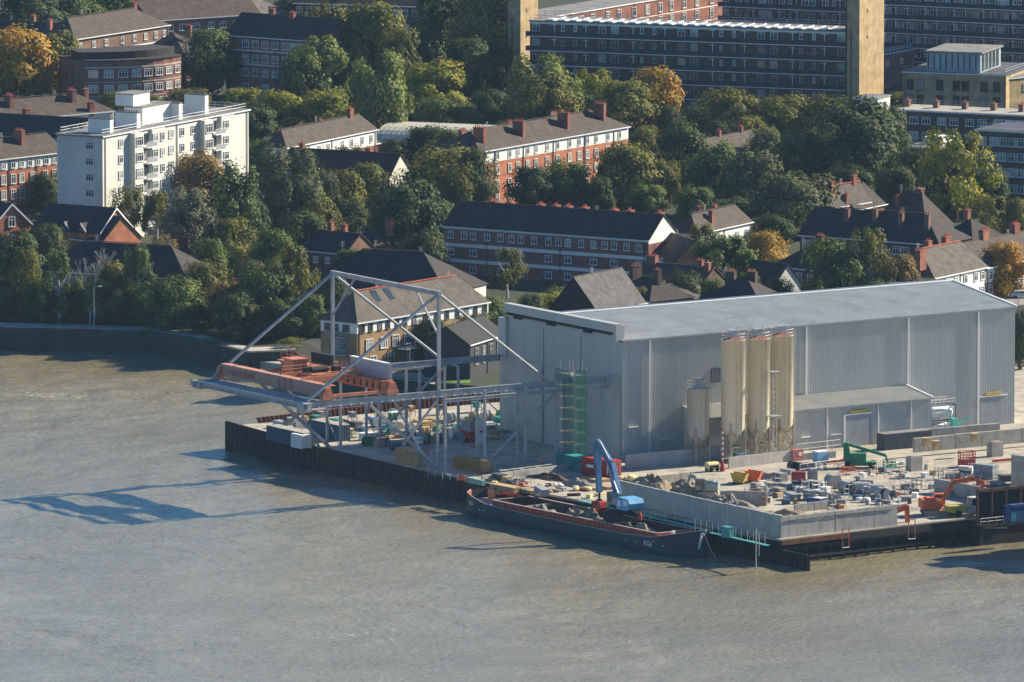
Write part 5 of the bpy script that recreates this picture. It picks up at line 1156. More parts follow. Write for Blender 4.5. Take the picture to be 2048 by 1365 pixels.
# cars, lamp posts, people
def car(cx,py,rz,m,label,van=False,s=1.0):
    t=thing('parked_van' if van else 'parked_car',label,'van' if van else 'car',G(cx,py),rz); L,Wd,Hh=(5.2,2.0,2.2) if van else (4.3,1.8,1.45); mb=MB()
    pr=[(-L/2,.35),(-L/2,.95),(-L*.42,1.0),(-L*.3,Hh),(L*.2,Hh),(L*.34,.98),(L/2,.85),(L/2,.35)] if not van else [(-L/2,.35),(-L/2,Hh),(L*.2,Hh),(L*.36,1.2),(L/2,1.0),(L/2,.35)]
    mb.yprism(pr,-Wd/2,Wd/2); part('body',mb,m,t); mb=MB(); z0,z1=1.0,Hh-.12
    mb.add([(-L*.36,-Wd/2-.01,z0),(L*.28,-Wd/2-.01,z0),(L*.17,-Wd/2-.01,z1),(-L*.28,-Wd/2-.01,z1)],[(0,1,2,3)]); mb.add([(-L*.36,Wd/2+.01,z0),(L*.28,Wd/2+.01,z0),(L*.17,Wd/2+.01,z1),(-L*.28,Wd/2+.01,z1)],[(0,1,2,3)])
    part('window',mb,glass,t)
    for x in (-L*.31,L*.31):
        for y in (-Wd/2,Wd/2-.2): mb=MB(); mb.lathe((x,y,.33),[(.33,0),(.33,.22)],12,axis='y'); part('wheel',mb,rubber,t)
car(78,634,R(-10),mat('car_dark',(0.05,0.07,0.09),.3),'dark car with bright roof highlights parked behind the river walk')
car(440,655,R(-15),whitepaint,'white van parked under the riverside trees',True)
car(2042,596,R(10),mat('car_silver',(0.5,0.5,0.52),.3),'pale car parked at the right edge above the shed roof')
car(885,765,R(20),mat('car_dark2',(0.04,0.05,0.07),.3),'dark car beside the riverside lawn') if False else None
car(1010,206,R(15),mat('car_blue',(0.06,0.09,0.2),.3),'blue car on the estate road below the left stair tower')
car(960,196,R(15),whitepaint,'white car on the estate road behind the dark trees')
def lamp(cx,base,top,label):
    b=G(cx,base); h=ZT(b.y,top)-GZ; t=thing('street_lamp',label,'street lamp',b); mb=MB(); mb.tube((0,0,0),(0,0,h),.1,.06); mb.tube((0,0,h),(1.1,0,h+.1),.05); part('pole',mb,scaf,t); mb=MB(); mb.box(.9,-.15,h,1.6,.15,h+.15); part('lamp_head',mb,whitepaint,t)
lamp(188,658,574,'tall riverside lamp pole standing on the river wall')
lamp(938,195,158,'street lamp with a white head near the left stair tower')
lamp(1512,285,208,'street lamp among the trees below the gallery block')
lamp(1458,278,228,'thin street lamp rising above the bushy olive tree')
lamp(1694,205,178,'street lamp at the foot of the right stair tower')
lamp(1055,262,208,'thin street lamp by the tall pale green tree')
lamp(2036,640,560,'dark lamp column at the right edge above the shed')
def person(cx,py,label,top,rz=0,z=GZ):
    b=G(cx,py,z); me=bpy.data.meshes.new('person'); V=[(0,0,.95),(0,0,1.2),(0,.0,1.42),(0,0,1.52),(0,0,1.64),(0,0,1.74),(.1,0,.9),(.13,-.04,.5),(.13,0,.07),(.13,-.14,.04),(-.1,0,.9),(-.15,.06,.5),(-.15,.04,.07),(-.15,-.1,.04),(.2,0,1.4),(.27,-.03,1.14),(.24,-.16,.92),(-.2,0,1.4),(-.27,-.02,1.14),(-.25,-.12,.9)]
    Ed=[(0,1),(1,2),(2,3),(3,4),(4,5),(0,6),(6,7),(7,8),(8,9),(0,10),(10,11),(11,12),(12,13),(2,14),(14,15),(15,16),(2,17),(17,18),(18,19)]
    me.from_pydata(V,Ed,[]); o=bpy.data.objects.new('person',me); link(o); md=o.modifiers.new('skin','SKIN'); rr=[.15,.15,.16,.06,.11,.09,.1,.075,.05,.045,.1,.075,.05,.045,.07,.05,.035,.07,.05,.035]
    for i,v in enumerate(me.skin_vertices[0].data): v.radius=(rr[i],rr[i]*.8); v.use_root=(i==0)
    ss=o.modifiers.new('sub','SUBSURF'); ss.levels=1; ss.render_levels=1
    dg=bpy.context.evaluated_depsgraph_get(); m2=bpy.data.meshes.new_from_object(o.evaluated_get(dg)); o.modifiers.clear(); o.data=m2
    for m in (skin,top,trous,whitepaint): m2.materials.append(m)
    for p in m2.polygons: z=p.center.z; p.material_index=3 if z>1.72 else 0 if z>1.52 else (1 if z>.88 else 2)
    o.location=b; o.rotation_euler=(0,0,rz); o['label']=label; o['category']='person'
person(1086,936,'person in orange hi vis standing by the concrete barrier near the shed gable',hiviz,R(30))
person(655,884,'person in a yellow jacket standing by the blue containers',hiviy,R(-40))
person(2003,893,'person in orange clothing standing behind the long concrete beam',hiviz,R(10))
# ---------------- barge ----------------
bu,bv=UV(930,1031,0); 
near=UV(1240,1096,0); BU=-44.0
print('barge uv',(bu,bv),near,UV(1403,1118,0),UV(1410,1062,4))
bx=thing('cargo_barge','navy black cargo barge with red coaming moored along the wharf wall','barge',W(-43.3,-14.3,0),TH-PI/2+R(2.7)); bx.scale=(.925,1,1)
BL,BW=68.5,9.3
ST=[(0,1.7,4.1,.5),(1.5,3.4,3.9,.3),(5,4.45,3.5,.1),(9,4.65,2.85,0),(20,4.65,2.6,0),(50,4.65,2.55,0),(59,4.55,2.9,0),(63,3.7,3.6,0),(66.5,1.9,4.3,0),(68.3,.25,4.6,0)]
mb=MB(); cy=BW/2
def ring(x,hw,z,inset): return [(x,cy-hw+inset,-1),(x,cy-hw,.8),(x,cy-hw,z),(x,cy+hw,z),(x,cy+hw,.8),(x,cy+hw-inset,-1)]
rs=[ring(x,hw,z,.5) for x,hw,z,_ in ST]
for a,b in zip(rs[:-1],rs[1:]):
    for i in (0,1,3,4): mb.add([a[i],a[i+1],b[i+1],b[i]],[(0,1,2,3)])
mb.add(rs[0],[(0,1,2,3,4,5)]); mb.add(rs[-1],[(0,1,2,3,4,5)])
part('hull',mb,navy,bx)
mb=MB()
for (a,b) in zip(ST[:-1],ST[1:]):
    for s in (-1,1):
        ya,yb=cy+s*a[1],cy+s*b[1]; mb.beam((a[0],ya,a[2]+.03),(b[0],yb,b[2]+.03),.1,.1)
part('rubbing_rail',mb,mat('rail_edge',(.45,.38,.33),.6),bx)
mb=MB(); dk=2.2
mb.prism([(9,cy-4.6),(60,cy-4.5),(60,cy-3.8),(9,cy-3.8)],dk,dk+.12); mb.prism([(9,cy+3.8),(60,cy+3.8),(60,cy+4.5),(9,cy+4.6)],dk,dk+.12)
mb.prism([(.6,cy-1.8),(5,cy-4.05),(9.5,cy-4.3),(9.5,cy+4.3),(5,cy+4.05),(.6,cy+1.8)],2.5,2.62); mb.prism([(60,cy-4.2),(63,cy-3.7),(67.6,cy-.3),(67.6,cy+.3),(63,cy+3.7),(60,cy+4.2)],2.8,2.92)
part('deck',mb,mat('barge_deck',(.42,.36,.32),.9,var=.2),bx)
mb=MB()
for s in (-1,1):
    y=cy+s*3.8; mb.box(10,y-.06,.4,60,y+.06,3.6)
    for k in range(42): mb.box(10.2+k*1.2,y+s*.06,2.3,10.32+k*1.2,y+s*.22,3.55)
    mb.box(10,y-.18,3.55,60,y+.18,3.65,1)
for x in (10,60): mb.box(x-.06,cy-3.8,.4,x+.06,cy+3.8,3.6); mb.box(x-.15,cy-3.8,3.55,x+.15,cy+3.8,3.65,1)
part('coaming',mb,[rustred,mat('coaming_edge',(.5,.35,.3),.6)],bx)
mb=MB()
for a,b in ((ST[0],ST[1]),(ST[1],ST[2]),(ST[2],ST[3])):
    for s in (-1,1): mb.add([(a[0]+.1,cy+s*(a[1]-.12),3.1),(b[0],cy+s*(b[1]-.12),3.0),(b[0],cy+s*(b[1]-.12),b[2]+.05),(a[0]+.1,cy+s*(a[1]-.12),a[2]+.05)],[(0,1,2,3)])
for a,b in ((ST[6],ST[7]),(ST[7],ST[8]),(ST[8],ST[9])):
    for s in (-1,1): mb.add([(a[0],cy+s*(a[1]-.12),3.2),(b[0],cy+s*(b[1]-.1),3.2),(b[0],cy+s*(b[1]-.1),b[2]+.05),(a[0],cy+s*(a[1]-.12),a[2]+.05)],[(0,1,2,3)])
part('bulwark',mb,rustred,bx)
mb=MB(); mb.box(10.1,cy-3.7,.5,59.9,cy+3.7,.6); mb.box(10.08,cy-3.73,.5,59.92,cy-3.70,3.5,1); mb.box(10.08,cy+3.70,.5,59.92,cy+3.73,3.5,1); mb.box(10.07,cy-3.7,.5,10.1,cy+3.7,3.5,1); mb.box(59.9,cy-3.7,.5,59.93,cy+3.7,3.5,1); part('hold_floor',mb,[gravel,mat('hold_dark',(.07,.055,.05),.9,var=.4)],bx)
mb=MB(); mb.box(26,cy-.1,.6,26.2,cy+.1,.7)
for x in (17,43): mb.box(x,cy-3.7,2.8,x+.15,cy+3.7,3.2)
for x in (24.5,): 
    for k in range(5): mb.box(x+k*.9,cy+2.9,.6,x+k*.9+.1,cy+3.6,3.4)
part('cross_beam',mb,siloleg,bx)
def heap(mb,cx_,cy_,rx,ry,h,seed,n=40,z0=0):
    r=random.Random(seed); vs=[];K=n; ph=[r.uniform(0,6.28) for _ in range(6)]
    for j in range(15):
        f=j/14
        for i in range(K):
            a=2*PI*i/K; w_=1+.12*math.sin(2*a+ph[0])+.08*math.sin(5*a+ph[1])+r.uniform(-.04,.04); rr=f*w_; z=h*(math.cos(min(1,f)*PI)*.5+.5)**.8*(1+.18*math.sin(3*a+ph[2])*f)+(mnoise.noise(Vector((rx*rr*math.cos(a)*.7,ry*rr*math.sin(a)*.7,seed)))*.55+mnoise.noise(Vector((rx*rr*math.cos(a)*1.9,ry*rr*math.sin(a)*1.9,seed+9)))*.22)*h*(1-f*f)
            vs.append((cx_+rx*rr*math.cos(a),cy_+ry*rr*math.sin(a),z0+(z if f<1 else -.05)))
    fs=[(j*K+i,j*K+(i+1)%K,(j+1)*K+(i+1)%K,(j+1)*K+i) for j in range(14) for i in range(K)]
    mb.add(vs,fs)
def heapthing(label,px,py,rx,ry,h,m,seed,name='spoil_heap',kind=None,parent_z=GZ):
    mb=MB(); heap(mb,0,0,rx,ry,h,seed); o=solo(name,mb,m,label,'heap',G(px,py,parent_z),TH-PI/2); o.data.polygons.foreach_set('use_smooth',[True]*len(o.data.polygons)); return o
def bargeheap(label,x,rx,h,m,seed):
    mb=MB(); heap(mb,0,0,rx,3.6,h,seed); p=bx.matrix_basis@Vector((x,cy,.62)); o=solo('spoil_heap',mb,m,label,'heap',p,TH-PI/2+R(2.7)); o.data.polygons.foreach_set('use_smooth',[True]*len(o.data.polygons))
bpy.context.view_layer.update()
bargeheap('low grey gravel heap in the stern end of the barge hold',19,8.5,2.5,gravel,3)
bargeheap('tan spoil heap in the middle of the barge hold',33,9,3.3,soil,4)
bargeheap('brown spoil heap near the bow end of the barge hold',50,9.5,2.8,soil,5)
text_part('lettering','KG6',1.25,whitepaint,bx,(58.5,cy-4.68,1.35),(PI/2,0,R(2)))
text_part('lettering','KG6',.9,whitepaint,bx,(4.4,cy-4.5,2.2),(PI/2,0,R(-12)))
0 and text_part('lettering','KG6',.7,mat('faded_letters',(.55,.3,.26),.7),bx,(52,cy-3.74,2.4),(PI/2,0,0))
mb=MB()
for x in (7.2,8.6,52,55,62): mb.cbox((x,cy-4.68 if x<62 else cy-4.0,1.7),(.25,.1,.18))
part('draught_mark',mb,whitepaint,bx)
mb=MB(); mb.box(2.6,cy+.2,2.6,4.6,cy+1.9,4.3); part('deck_box',mb,mat('orange_box',(.62,.30,.12),.7),bx)
mb=MB(); mb.box(6.0,cy-.4,2.6,7.6,cy+.8,3.7); mb.tube((6.8,cy+.2,3.7),(6.8,cy+.2,4.5),.1); part('winch',mb,black,bx)
for x in (4.8,8.4,61.5,64.5): mb=MB(); mb.tube((x,cy+1.5,2.6),(x,cy+1.5,3.4),.2); mb.tube((x+.5,cy+1.5,2.6),(x+.5,cy+1.5,3.4),.2); mb.tube((x-.3,cy+1.5,3.2),(x+.9,cy+1.5,3.2),.1); part('bollard',mb,scaf,bx)
mb=MB(); mb.box(64.6,cy-.9,2.9,65.0,cy-.5,4.0); mb.lathe((62.6,cy-2.4,3.7),[(.55,-.08),(.55,.08)],14,axis='y'); part('lifebuoy',mb,whitepaint,bx)
mb=MB(); mb.tube((68.3,cy-.4,4.2),(68.9,cy-1.4,1.8),.28,.2); mb.pline([(68.3,cy,4.2),(69.6,cy+.6,1.4),(70.6,cy+1.0,.0)],.06); part('anchor',mb,mat('anchor_pale',(.55,.52,.46),.8),bx)
mb=MB()
for f in ((10,cy+3.7,3.5),(22,cy-3.7,3.5)): pass
# ---------------- concrete walls and bins ----------------
def cw(label,u0,v0,u1,v1,h,th=.4,m=concrete_lt,z=GZ,ph=1.3,grp=None,cap=False,name='concrete_wall'):
    a=W(u0,v0,z); b=W(u1,v1,z); L=(b-a).length; mb=MB(); n=max(1,int(round(L/ph)))
    for k in range(n):
        x0=k*L/n+(.03 if k else 0); x1=(k+1)*L/n-.02; dy=rnd.uniform(-.02,.02); mb.box(x0,dy,0,x1,th+dy,h+rnd.uniform(-.05,.05))
    o=solo(name,mb,m,label,'wall',a,math.atan2(b.y-a.y,b.x-a.x),group=grp); return o
c1=UV(1562,1077); c0=UV(1236,1005); c2=UV(1795,1052)
print('bin corners',c0,c1,c2)
cw('long tall concrete panel wall of the storage bins facing the barge',c0[0],c0[1],c1[0],c1[1],3.7)
cw('sunlit concrete panel wall of the bins facing right along the quay edge',c1[0],c1[1],c2[0],c2[1],3.5,ph=1.6)
cw('short concrete divider wall between the two spoil bins',*UV(1440,1010),*UV(1534,1012),2.4,m=concrete)
cw('concrete back wall of the bins behind the small digger',*UV(1326,975),*UV(1386,968),2.0,m=concrete)
cw('low concrete wall behind the rubble heap at the end of the bins',*UV(1590,1026),*UV(1656,1019),1.4,m=concrete)
heapthing('dark brown spoil heap against the front bin wall, left of the digger',1300,985,9,4.5,2.6,soil,11)
heapthing('brown spoil heap under the arm of the small digger',1370,988,6,3.5,2.2,soil,12)
heapthing('dark grey gravel heap in the middle bin',1455,1020,10,4.0,2.2,gravel,13)
heapthing('mixed rubble heap in the corner bin at the quay corner',1590,1043,9,5,1.7,soil,14,name='rubble_heap')
a_=W(c1[0],c1[1]); _d=MB(); _L=c2[0]-c1[0]
for (x0,x1,z) in ((.5,_L*.34,2.7),(_L*.36,_L*.95,2.75)): _d.box(x0,-.12,z,x1,-.03,z+.14)
solo('wall_recess_strip',_d,felt_dark,'dark horizontal strips marking grooves along the sunlit bin wall above the quay','strip',a_,math.atan2(*reversed(tuple((W(*c2)-W(*c1)).xy))))  # dark of the wall grooves put on as strips
# barrier row and low walls by the jetty
cw('row of pale concrete barriers between jetty and crane columns',*UV(965,964),*UV(1150,940),1.1,m=concrete_lt,ph=3.5,name='concrete_barrier')
# big precast beams at right
a=UV(1830,915); b=UV(2046,893)
cw('long precast concrete beam with notches in the right hand yard',a[0],a[1],b[0]+2,b[1]-1,2.5,th=.7,m=concrete,ph=2.9,name='precast_beam',z=GZ+.8)
cw('second precast concrete beam lying behind the notched one',*UV(1778,898),*UV(2000,880),2.0,th=.7,m=concrete,ph=3.2,name='precast_beam',z=GZ+.9)
for (px,py,lb) in ((1828,942,'concrete plinth block at the left end of the notched beam'),(1990,913,'tan concrete plinth block below the notched beam')):
    mb=MB(); mb.box(-1.2,-.8,0,1.2,.8,2.5); mb.box(-.9,-.6,2.5,.9,.6,2.62); 
    for k in range(4): mb.tube((-.7+k*.45,0,2.6),(-.7+k*.45,0,3.6),.03,n=4)
    solo('plinth_block',mb,concrete,lb,'block',G(px,py),TH)
for (px,py,lb) in ((1852,893,'brown block standing on the rear beam, left one'),(1872,899,'tan block on the notched beam near its left end'),(1949,884,'tan block on the rear beam, right one')):
    mb=MB(); mb.box(-.6,-.5,0,.6,.5,1.4); mb.box(-.7,-.6,1.4,.7,.6,1.5); solo('concrete_block',mb,timber,lb,'block',G(px,py,GZ+2.6),TH)
cw('long diagonal concrete wall right of the orange excavator',*UV(1868,985),*UV(2016,1012),2.3,th=.4,m=concrete,ph=20)
cw('tall shaded concrete wall stub at the right edge of the yard',*UV(2022,1000),*UV(2060,1004),7.6,th=.8,m=concrete,ph=8)
cw('shaded concrete block wall at the right edge by the steel frames',*UV(2024,968),*UV(2070,975),5.2,th=3,m=concrete,ph=8)
# ---------------- machines ----------------
def tracks(t,L=4.2,gz=2.6,m=rubber):
    for y in (-gz/2,gz/2):
        mb=MB(); pr=[(-L/2+.3,0),(L/2-.3,0),(L/2,.35),(L/2-.15,.8),(-L/2+.15,.8),(-L/2,.35)]; mb.yprism(pr,y-.3,y+.3)
        for k in range(12): mb.box(-L/2+.2+k*(L-.4)/12,y-.32,.8,-L/2+.32+k*(L-.4)/12,y+.32,.86)
        part('track',mb,m,t)
def excavator(label,px,py,rz,m,arm,s=1.0,cabm=None):
    t=thing('excavator',label,'excavator',G(px,py),rz); t.scale=(s,s,s); tracks(t,m=mat('track_steel',(.30,.26,.20),.8))
    mb=MB(); mb.lathe((0,0,.8),[(1.0,0),(1.0,.25)],16); mb.xprism([(-1.35,1.1),(1.35,1.1),(1.35,2.2),(1.1,2.5),(-1.1,2.5),(-1.35,2.2)],-2.4,.6); mb.box(-1.6,-1.2,2.5,-.4,.9,2.7); part('body',mb,m,t)
    mb=MB(); mb.xprism([(.35,1.1),(1.35,1.1),(1.35,3.0),(1.2,3.1),(.5,3.1),(.35,3.0)],-.2,1.5); part('cab',mb,cabm or m,t)
    c=t.children[-1] if False else None
    mb=MB(); mb.box(-.05,1.36,1.9,1.35,1.39,2.9); mb.box(-.05,.31,1.9,1.35,.34,2.9); mb.box(1.51,.45,1.7,1.54,1.25,2.95); mb.box(-.24,.45,2.0,-.21,1.25,2.9); part('cab_window',mb,glass,t)
    pts=arm; mb=MB()
    for i in range(len(pts)-1):
        mb.beam((pts[i][0],-.2,pts[i][1]),(pts[i+1][0],-.2,pts[i+1][1]),.42,.62 if i<2 else .45)
    part('boom',mb,m,t); mb=MB(); mb.tube((.9,-.2,1.6),((pts[1][0]*.8),-.2,pts[1][1]-.4),.1); mb.tube(((pts[1][0]+pts[2][0])/2,-.2,(pts[1][1]+pts[2][1])/2+.6),(pts[2][0],-.2,pts[2][1]+.5),.1); part('hydraulic_ram',mb,steel_lt,t)
    e=pts[-1]; mb=MB(); mb.yprism([(e[0]-.6,e[1]-1.1),(e[0]+.5,e[1]-1.2),(e[0]+.75,e[1]-.3),(e[0]+.2,e[1]+.15),(e[0]-.25,e[1]+.1)],-.85,.5); part('bucket',mb,rust,t); return t
excavator('orange tracked excavator with arched boom at the quay edge',1872,1030,R(12),digger,[(.8,1.9),(2.6,4.9),(5.6,5.3),(7.2,4.6),(6.2,1.5),(5.7,1.0)],1.12)
excavator('small excavator with green tinted cab and rusty arm working in the spoil bin',1410,992,R(170),mat('digger_grey',(.25,.28,.26),.6),[(.8,1.6),(1.8,3.2),(2.6,3.4),(3.2,1.0)],1.0)
# orange attachment at quay edge
b=G(1800,1046); t=thing('hydraulic_arm','detached orange excavator arm hanging over the quay edge left of the excavator','machine arm',b,TH-PI*.05); mb=MB(); mb.beam((-2.6,0,1.6),(1.2,0,2.6),.5,.9); mb.beam((1.2,0,2.9),(1.5,0,-1.4),.6,.7); part('boom',mb,digger,t); mb=MB(); mb.tube((-1.4,.4,2.4),(1,.4,3),.1); part('hydraulic_ram',mb,steel_lt,t)
# dumper
b=G(1935,1033); t=thing('site_dumper','yellow site dumper with pale cab at the quay edge right of the excavator','dumper',b,TH-.2); mb=MB(); mb.yprism([(-3.4,.9),(-1.0,.7),(-.4,2.0),(-3.9,2.0)],-1.2,1.2); part('skip_body',mb,mat('ochre_paint',(.45,.36,.06),.6),t); mb=MB(); mb.box(-.4,-1.1,.6,2.6,1.1,1.5); mb.box(.3,-.9,1.5,2.2,.9,3.2); part('cab',mb,mat('cab_pale',(.55,.54,.48),.6),t)
mb=MB(); mb.box(.45,-.93,1.9,2.0,-.905,3.0); mb.box(.275,-.7,1.9,.29,.7,3.0); part('cab_window',mb,glass,t)
for x in (-2.2,1.6):
    for y in (-1.3,1.0): mb=MB(); mb.lathe((x,y,.65),[(.65,0),(.65,.35)],14,axis='y'); part('wheel',mb,rubber,t)
# blue material handler: long boom and stick
b=G(1243,1032); t=thing('material_handler','tall blue material handling crane with a red grab standing behind the barge','crane',b,TH-PI/2)
tracks(t,4.8,3.0)
mb=MB(); mb.lathe((0,0,.8),[(1.1,0),(1.1,.6)],16); mb.box(-1.5,-1.4,1.4,1.0,1.4,1.9); part('undercarriage_body',mb,black,t)
mb=MB(); pr=[(.6,1.35),(3.6,1.35),(4.3,1.75),(4.5,2.6),(4.1,3.3),(1.4,3.45),(.6,3.1)]; mb.yprism(pr,-1.5,1.5); part('counterweight',mb,blue_l,t)
mb=MB(); mb.box(1.0,-1.53,1.9,1.9,-1.51,2.9); mb.box(2.7,-1.53,2.2,3.9,-1.51,3.05); part('decal_panel',mb,whitepaint,t)
mb=MB(); mb.box(-2.2,-1.5,1.9,-.6,-.3,3.9); part('cab',mb,mat('cab_grey',(.20,.24,.28),.4),t); mb=MB(); mb.box(-2.0,-1.53,2.3,-.8,-1.51,3.7); mb.box(-2.24,-1.3,2.2,-2.22,-.5,3.7); part('cab_window',mb,glass,t)
sc_=1/12.1; 
def hp(px,py): # in crane's own vertical plane: x along wall direction, z up
    c=math.cos(TH-PI/2); return ((px-1243)*sc_/c, (1032-py)*sc_ + (px-1243)*sc_*(-math.tan(PI/2-TH))*0.145*0)
foot=(.4,2.6)
def hpz(px,py):
    x=(px-1243)*sc_/math.cos(TH-PI/2); y_drop=math.sin(TH-PI/2)*x*.147/sc_*sc_  # ground drop in metres of image
    return (x,(1032-py)*sc_ - y_drop)
P0=hpz(1237,990);P1=hpz(1224,925);P2=hpz(1197,880);P3=hpz(1196,884);P4=hpz(1199,985)
mb=MB(); mb.beam((P0[0],-.25,P0[1]),(P1[0],-.25,P1[1]),.6,1.35); mb.beam((P1[0],-.25,P1[1]),(P2[0],-.25,P2[1]),.6,1.15); mb.beam((P0[0],.35,P0[1]),(P1[0],.35,P1[1]),.3,.8); part('boom',mb,blue_m,t)
mb=MB(); mb.beam((P3[0]-.1,0,P3[1]-.2),(hpz(1196,925)[0],0,hpz(1196,925)[1]),.6,1.3); mb.beam((hpz(1196,925)[0],0,hpz(1196,925)[1]),(P4[0],0,P4[1]),.55,.95); part('stick',mb,blue_m,t)
mb=MB(); a_=hpz(1240,985);b_=hpz(1218,930); mb.tube((a_[0]+.5,-.75,a_[1]),(b_[0]+.6,-.75,b_[1]+.5),.14); a_=hpz(1222,915);b_=hpz(1203,880); mb.tube((a_[0]+.5,-.75,a_[1]),(b_[0]+.5,-.6,b_[1]),.13); mb.pline([(P0[0],-.6,P0[1]+1),(P1[0]+.5,-.6,P1[1]),(P2[0]+.4,-.6,P2[1])],.05); part('hydraulic_ram',mb,steel_lt,t)
mb=MB(); g=P4; mb.tube((g[0],0,g[1]),(g[0],0,g[1]-1.4),.2); mb.lathe((g[0],0,g[1]-1.6),[(.5,0),(.5,.5)],12); part('grab_hanger',mb,black,t)
for s in (-1,1):
    mb=MB(); mb.yprism([(g[0]+s*.2,g[1]-1.3),(g[0]+s*1.3,g[1]-1.5),(g[0]+s*1.4,g[1]-2.4),(g[0]+s*.2,g[1]-3.3)],-.7,.7); part('grab_shell',mb,red_m if s>0 else red_m,t)
# generator compressor
def wheeled(name,label,cat,px,py,rz,dims,m,m2=None):
    t=thing(name,label,cat,G(px,py),rz); L,Wd,Hh=dims; mb=MB(); mb.xprism([(-Wd/2,.5),(Wd/2,.5),(Wd/2,Hh*.8),(Wd/2-.2,Hh),(-Wd/2+.2,Hh),(-Wd/2,Hh*.8)],-L/2,L/2); part('body',mb,m,t)
    for x in (-L*.3,L*.3): mb=MB(); mb.lathe((x,-Wd/2-.1,.35),[(.35,0),(.35,.2)],12,axis='y'); mb.lathe((x,Wd/2-.1,.35),[(.35,0),(.35,.2)],12,axis='y'); part('wheel',mb,rubber,t)
    mb=MB(); mb.beam((L/2,0,.5),(L/2+.9,0,.4),.1,.1); mb.box(-L/2+.2,-Wd/2-.02,.7,L/2-.2,-Wd/2,1.1); part('drawbar',mb,black,t); return t
wheeled('compressor','yellow towed compressor standing before the silos','compressor',1424,943,TH,(2.2,1.3,1.6),yellow_p)
# yellow skip pair
for (px,py,m,lb) in ((1478,968,mat('skip_ochre',(.5,.33,.06),.7,var=.2),'ochre tipping skip left one of the pair in the yard'),(1507,964,digger,'orange fronted tipping skip right one of the pair in the yard')):
    t=thing('tipping_skip',lb,'skip',G(px,py),TH-.9); mb=MB(); mb.yprism([(-.7,.3),(.9,.3),(1.5,1.7),(-1.3,2.0)],-.9,-.84); mb.yprism([(-.7,.3),(.9,.3),(1.5,1.7),(-1.3,2.0)],.84,.9); mb.beam((-.7,0,.3),(-1.3,0,2.0),1.75,.08) ; mb.beam((.9,0,.3),(1.5,0,1.7),1.75,.08); mb.box(-.7,-.84,.28,.9,.84,.36); part('tub',mb,m,t); mb=MB(); mb.box(-.9,-.7,0,1,-.5,.28); mb.box(-.9,.5,0,1,.7,.28); part('base_frame',mb,black,t)
# green boom lift
b=G(1722,936); t=thing('boom_lift','green wheeled boom lift with its arm lowered to the right','boom lift',b,TH-R(38)); mb=MB(); mb.box(-2.6,-1.2,.5,2.6,1.2,1.1); mb.xprism([(-1.1,1.1),(1.1,1.1),(1.1,2.5),(-1.1,2.5)],-2.8,.9); mb.yprism([(-3.0,1.2),(-1.6,1.2),(-2.2,4.4),(-3.0,4.4)],-.7,.7); part('chassis_body',mb,green_m,t)
for x in (-2.2,2.0):
    for y in (-1.5,1.1): mb=MB(); mb.lathe((x,y,.6),[(.6,0),(.6,.4)],14,axis='y'); part('wheel',mb,rubber,t)
mb=MB(); mb.beam((-2.8,0,4.2),(4.2,0,2.2),.45,.5); mb.beam((4.2,0,2.3),(4.6,0,1.0),.3,.3); part('boom',mb,green_m,t)
mb=MB(); rail(mb,(3.8,-1.1,.2),(6,-1.1,.2),1.1,.7,.06); rail(mb,(3.8,1.1,.2),(6,1.1,.2),1.1,.7,.06); rail(mb,(6,-1.1,.2),(6,1.1,.2),1.1,.7,.06); rail(mb,(3.8,-1.1,.2),(3.8,1.1,.2),1.1,.7,.06); mb.box(3.8,-1.1,.15,6,1.1,.25); part('basket',mb,green_m,t)
# red basket
def cage(label,px,py,rz,d,m,h2=.9):
    t=thing('access_cage',label,'cage',G(px,py),rz); x,y,z=d; mb=MB()
    for a in (0,x):
        for c in (0,y): mb.tube((a,c,0),(a,c,z),.07,n=5)
    k=h2
    while k<=z+.01:
        for p,q in (((0,0),(x,0)),((x,0),(x,y)),((x,y),(0,y)),((0,y),(0,0))): mb.tube((*p,k),(*q,k),.06,n=5)
        k+=.45
    for i in range(1,5): mb.tube((x*i/5,0,h2),(x*i/5,0,z),.04,n=4)
    part('frame',mb,m,t); mb=MB(); mb.box(.03,.03,.1,x-.03,.09,h2+.3); mb.box(.03,y-.09,.1,x-.03,y-.03,h2+.3); mb.box(.03,.03,.1,.09,y,h2+.3); mb.box(x-.09,.03,.1,x-.03,y,h2+.3); mb.box(0,0,0,x,y,.1); part('side_panel',mb,m,t); return t
cage('bright red steel access cage in the right hand yard',1921,936,TH-.4,(2.6,1.8,2.7),red_m)
# containers
def container(label,px,py,rz,m,L=6.1,h=2.6,extra=None,z=GZ,grp=None,w=2.44):
    t=thing('shipping_container',label,'container',G(px,py,z),rz,grp); mb=MB()
    for (y,s) in ((0,-1),(w,1)):
        n=int(L/.3)
        for k in range(n): x0=.1+k*(L-.2)/n; x1=x0+(L-.2)/n; mb.box(x0,min(y,y-s*.04),.15,x0+(x1-x0)*.55,max(y,y-s*.04),h-.12)
        mb.box(.08,y-s*.06 if s<0 else y-.08,.12,L-.08,y+.06+.02 if s<0 else y-.05,h-.1)
    mb.box(.0,.05,.12,.06,w-.05,h-.1); mb.box(L-.06,.05,.12,L,w-.05,h-.1); part('side_panel',mb,m,t)
    mb=MB(); mb.box(0,0,h-.1,L,w,h) ; part('roof',mb,extra or m,t)
    mb=MB()
    for x in (0,L-.15):
        for y in (-.02,w-.13): mb.box(x,y,0,x+.15,y+.15,h-.1)
    mb.box(.15,-.02,0,L-.15,.1,.15); mb.box(.15,w-.1,0,L-.15,w+.02,.15); part('corner_frame',mb,m,t)
    mb=MB()
    for y in (.5,1.0,1.5,2.0): mb.tube((L+.03,y,.2),(L+.03,y,h-.2),.03,n=5)
    part('door_bar',mb,scaf,t); return t
container('teal green shipping container at the foot of the scaffold tower',1112,936,TH-PI/2,teal,8)
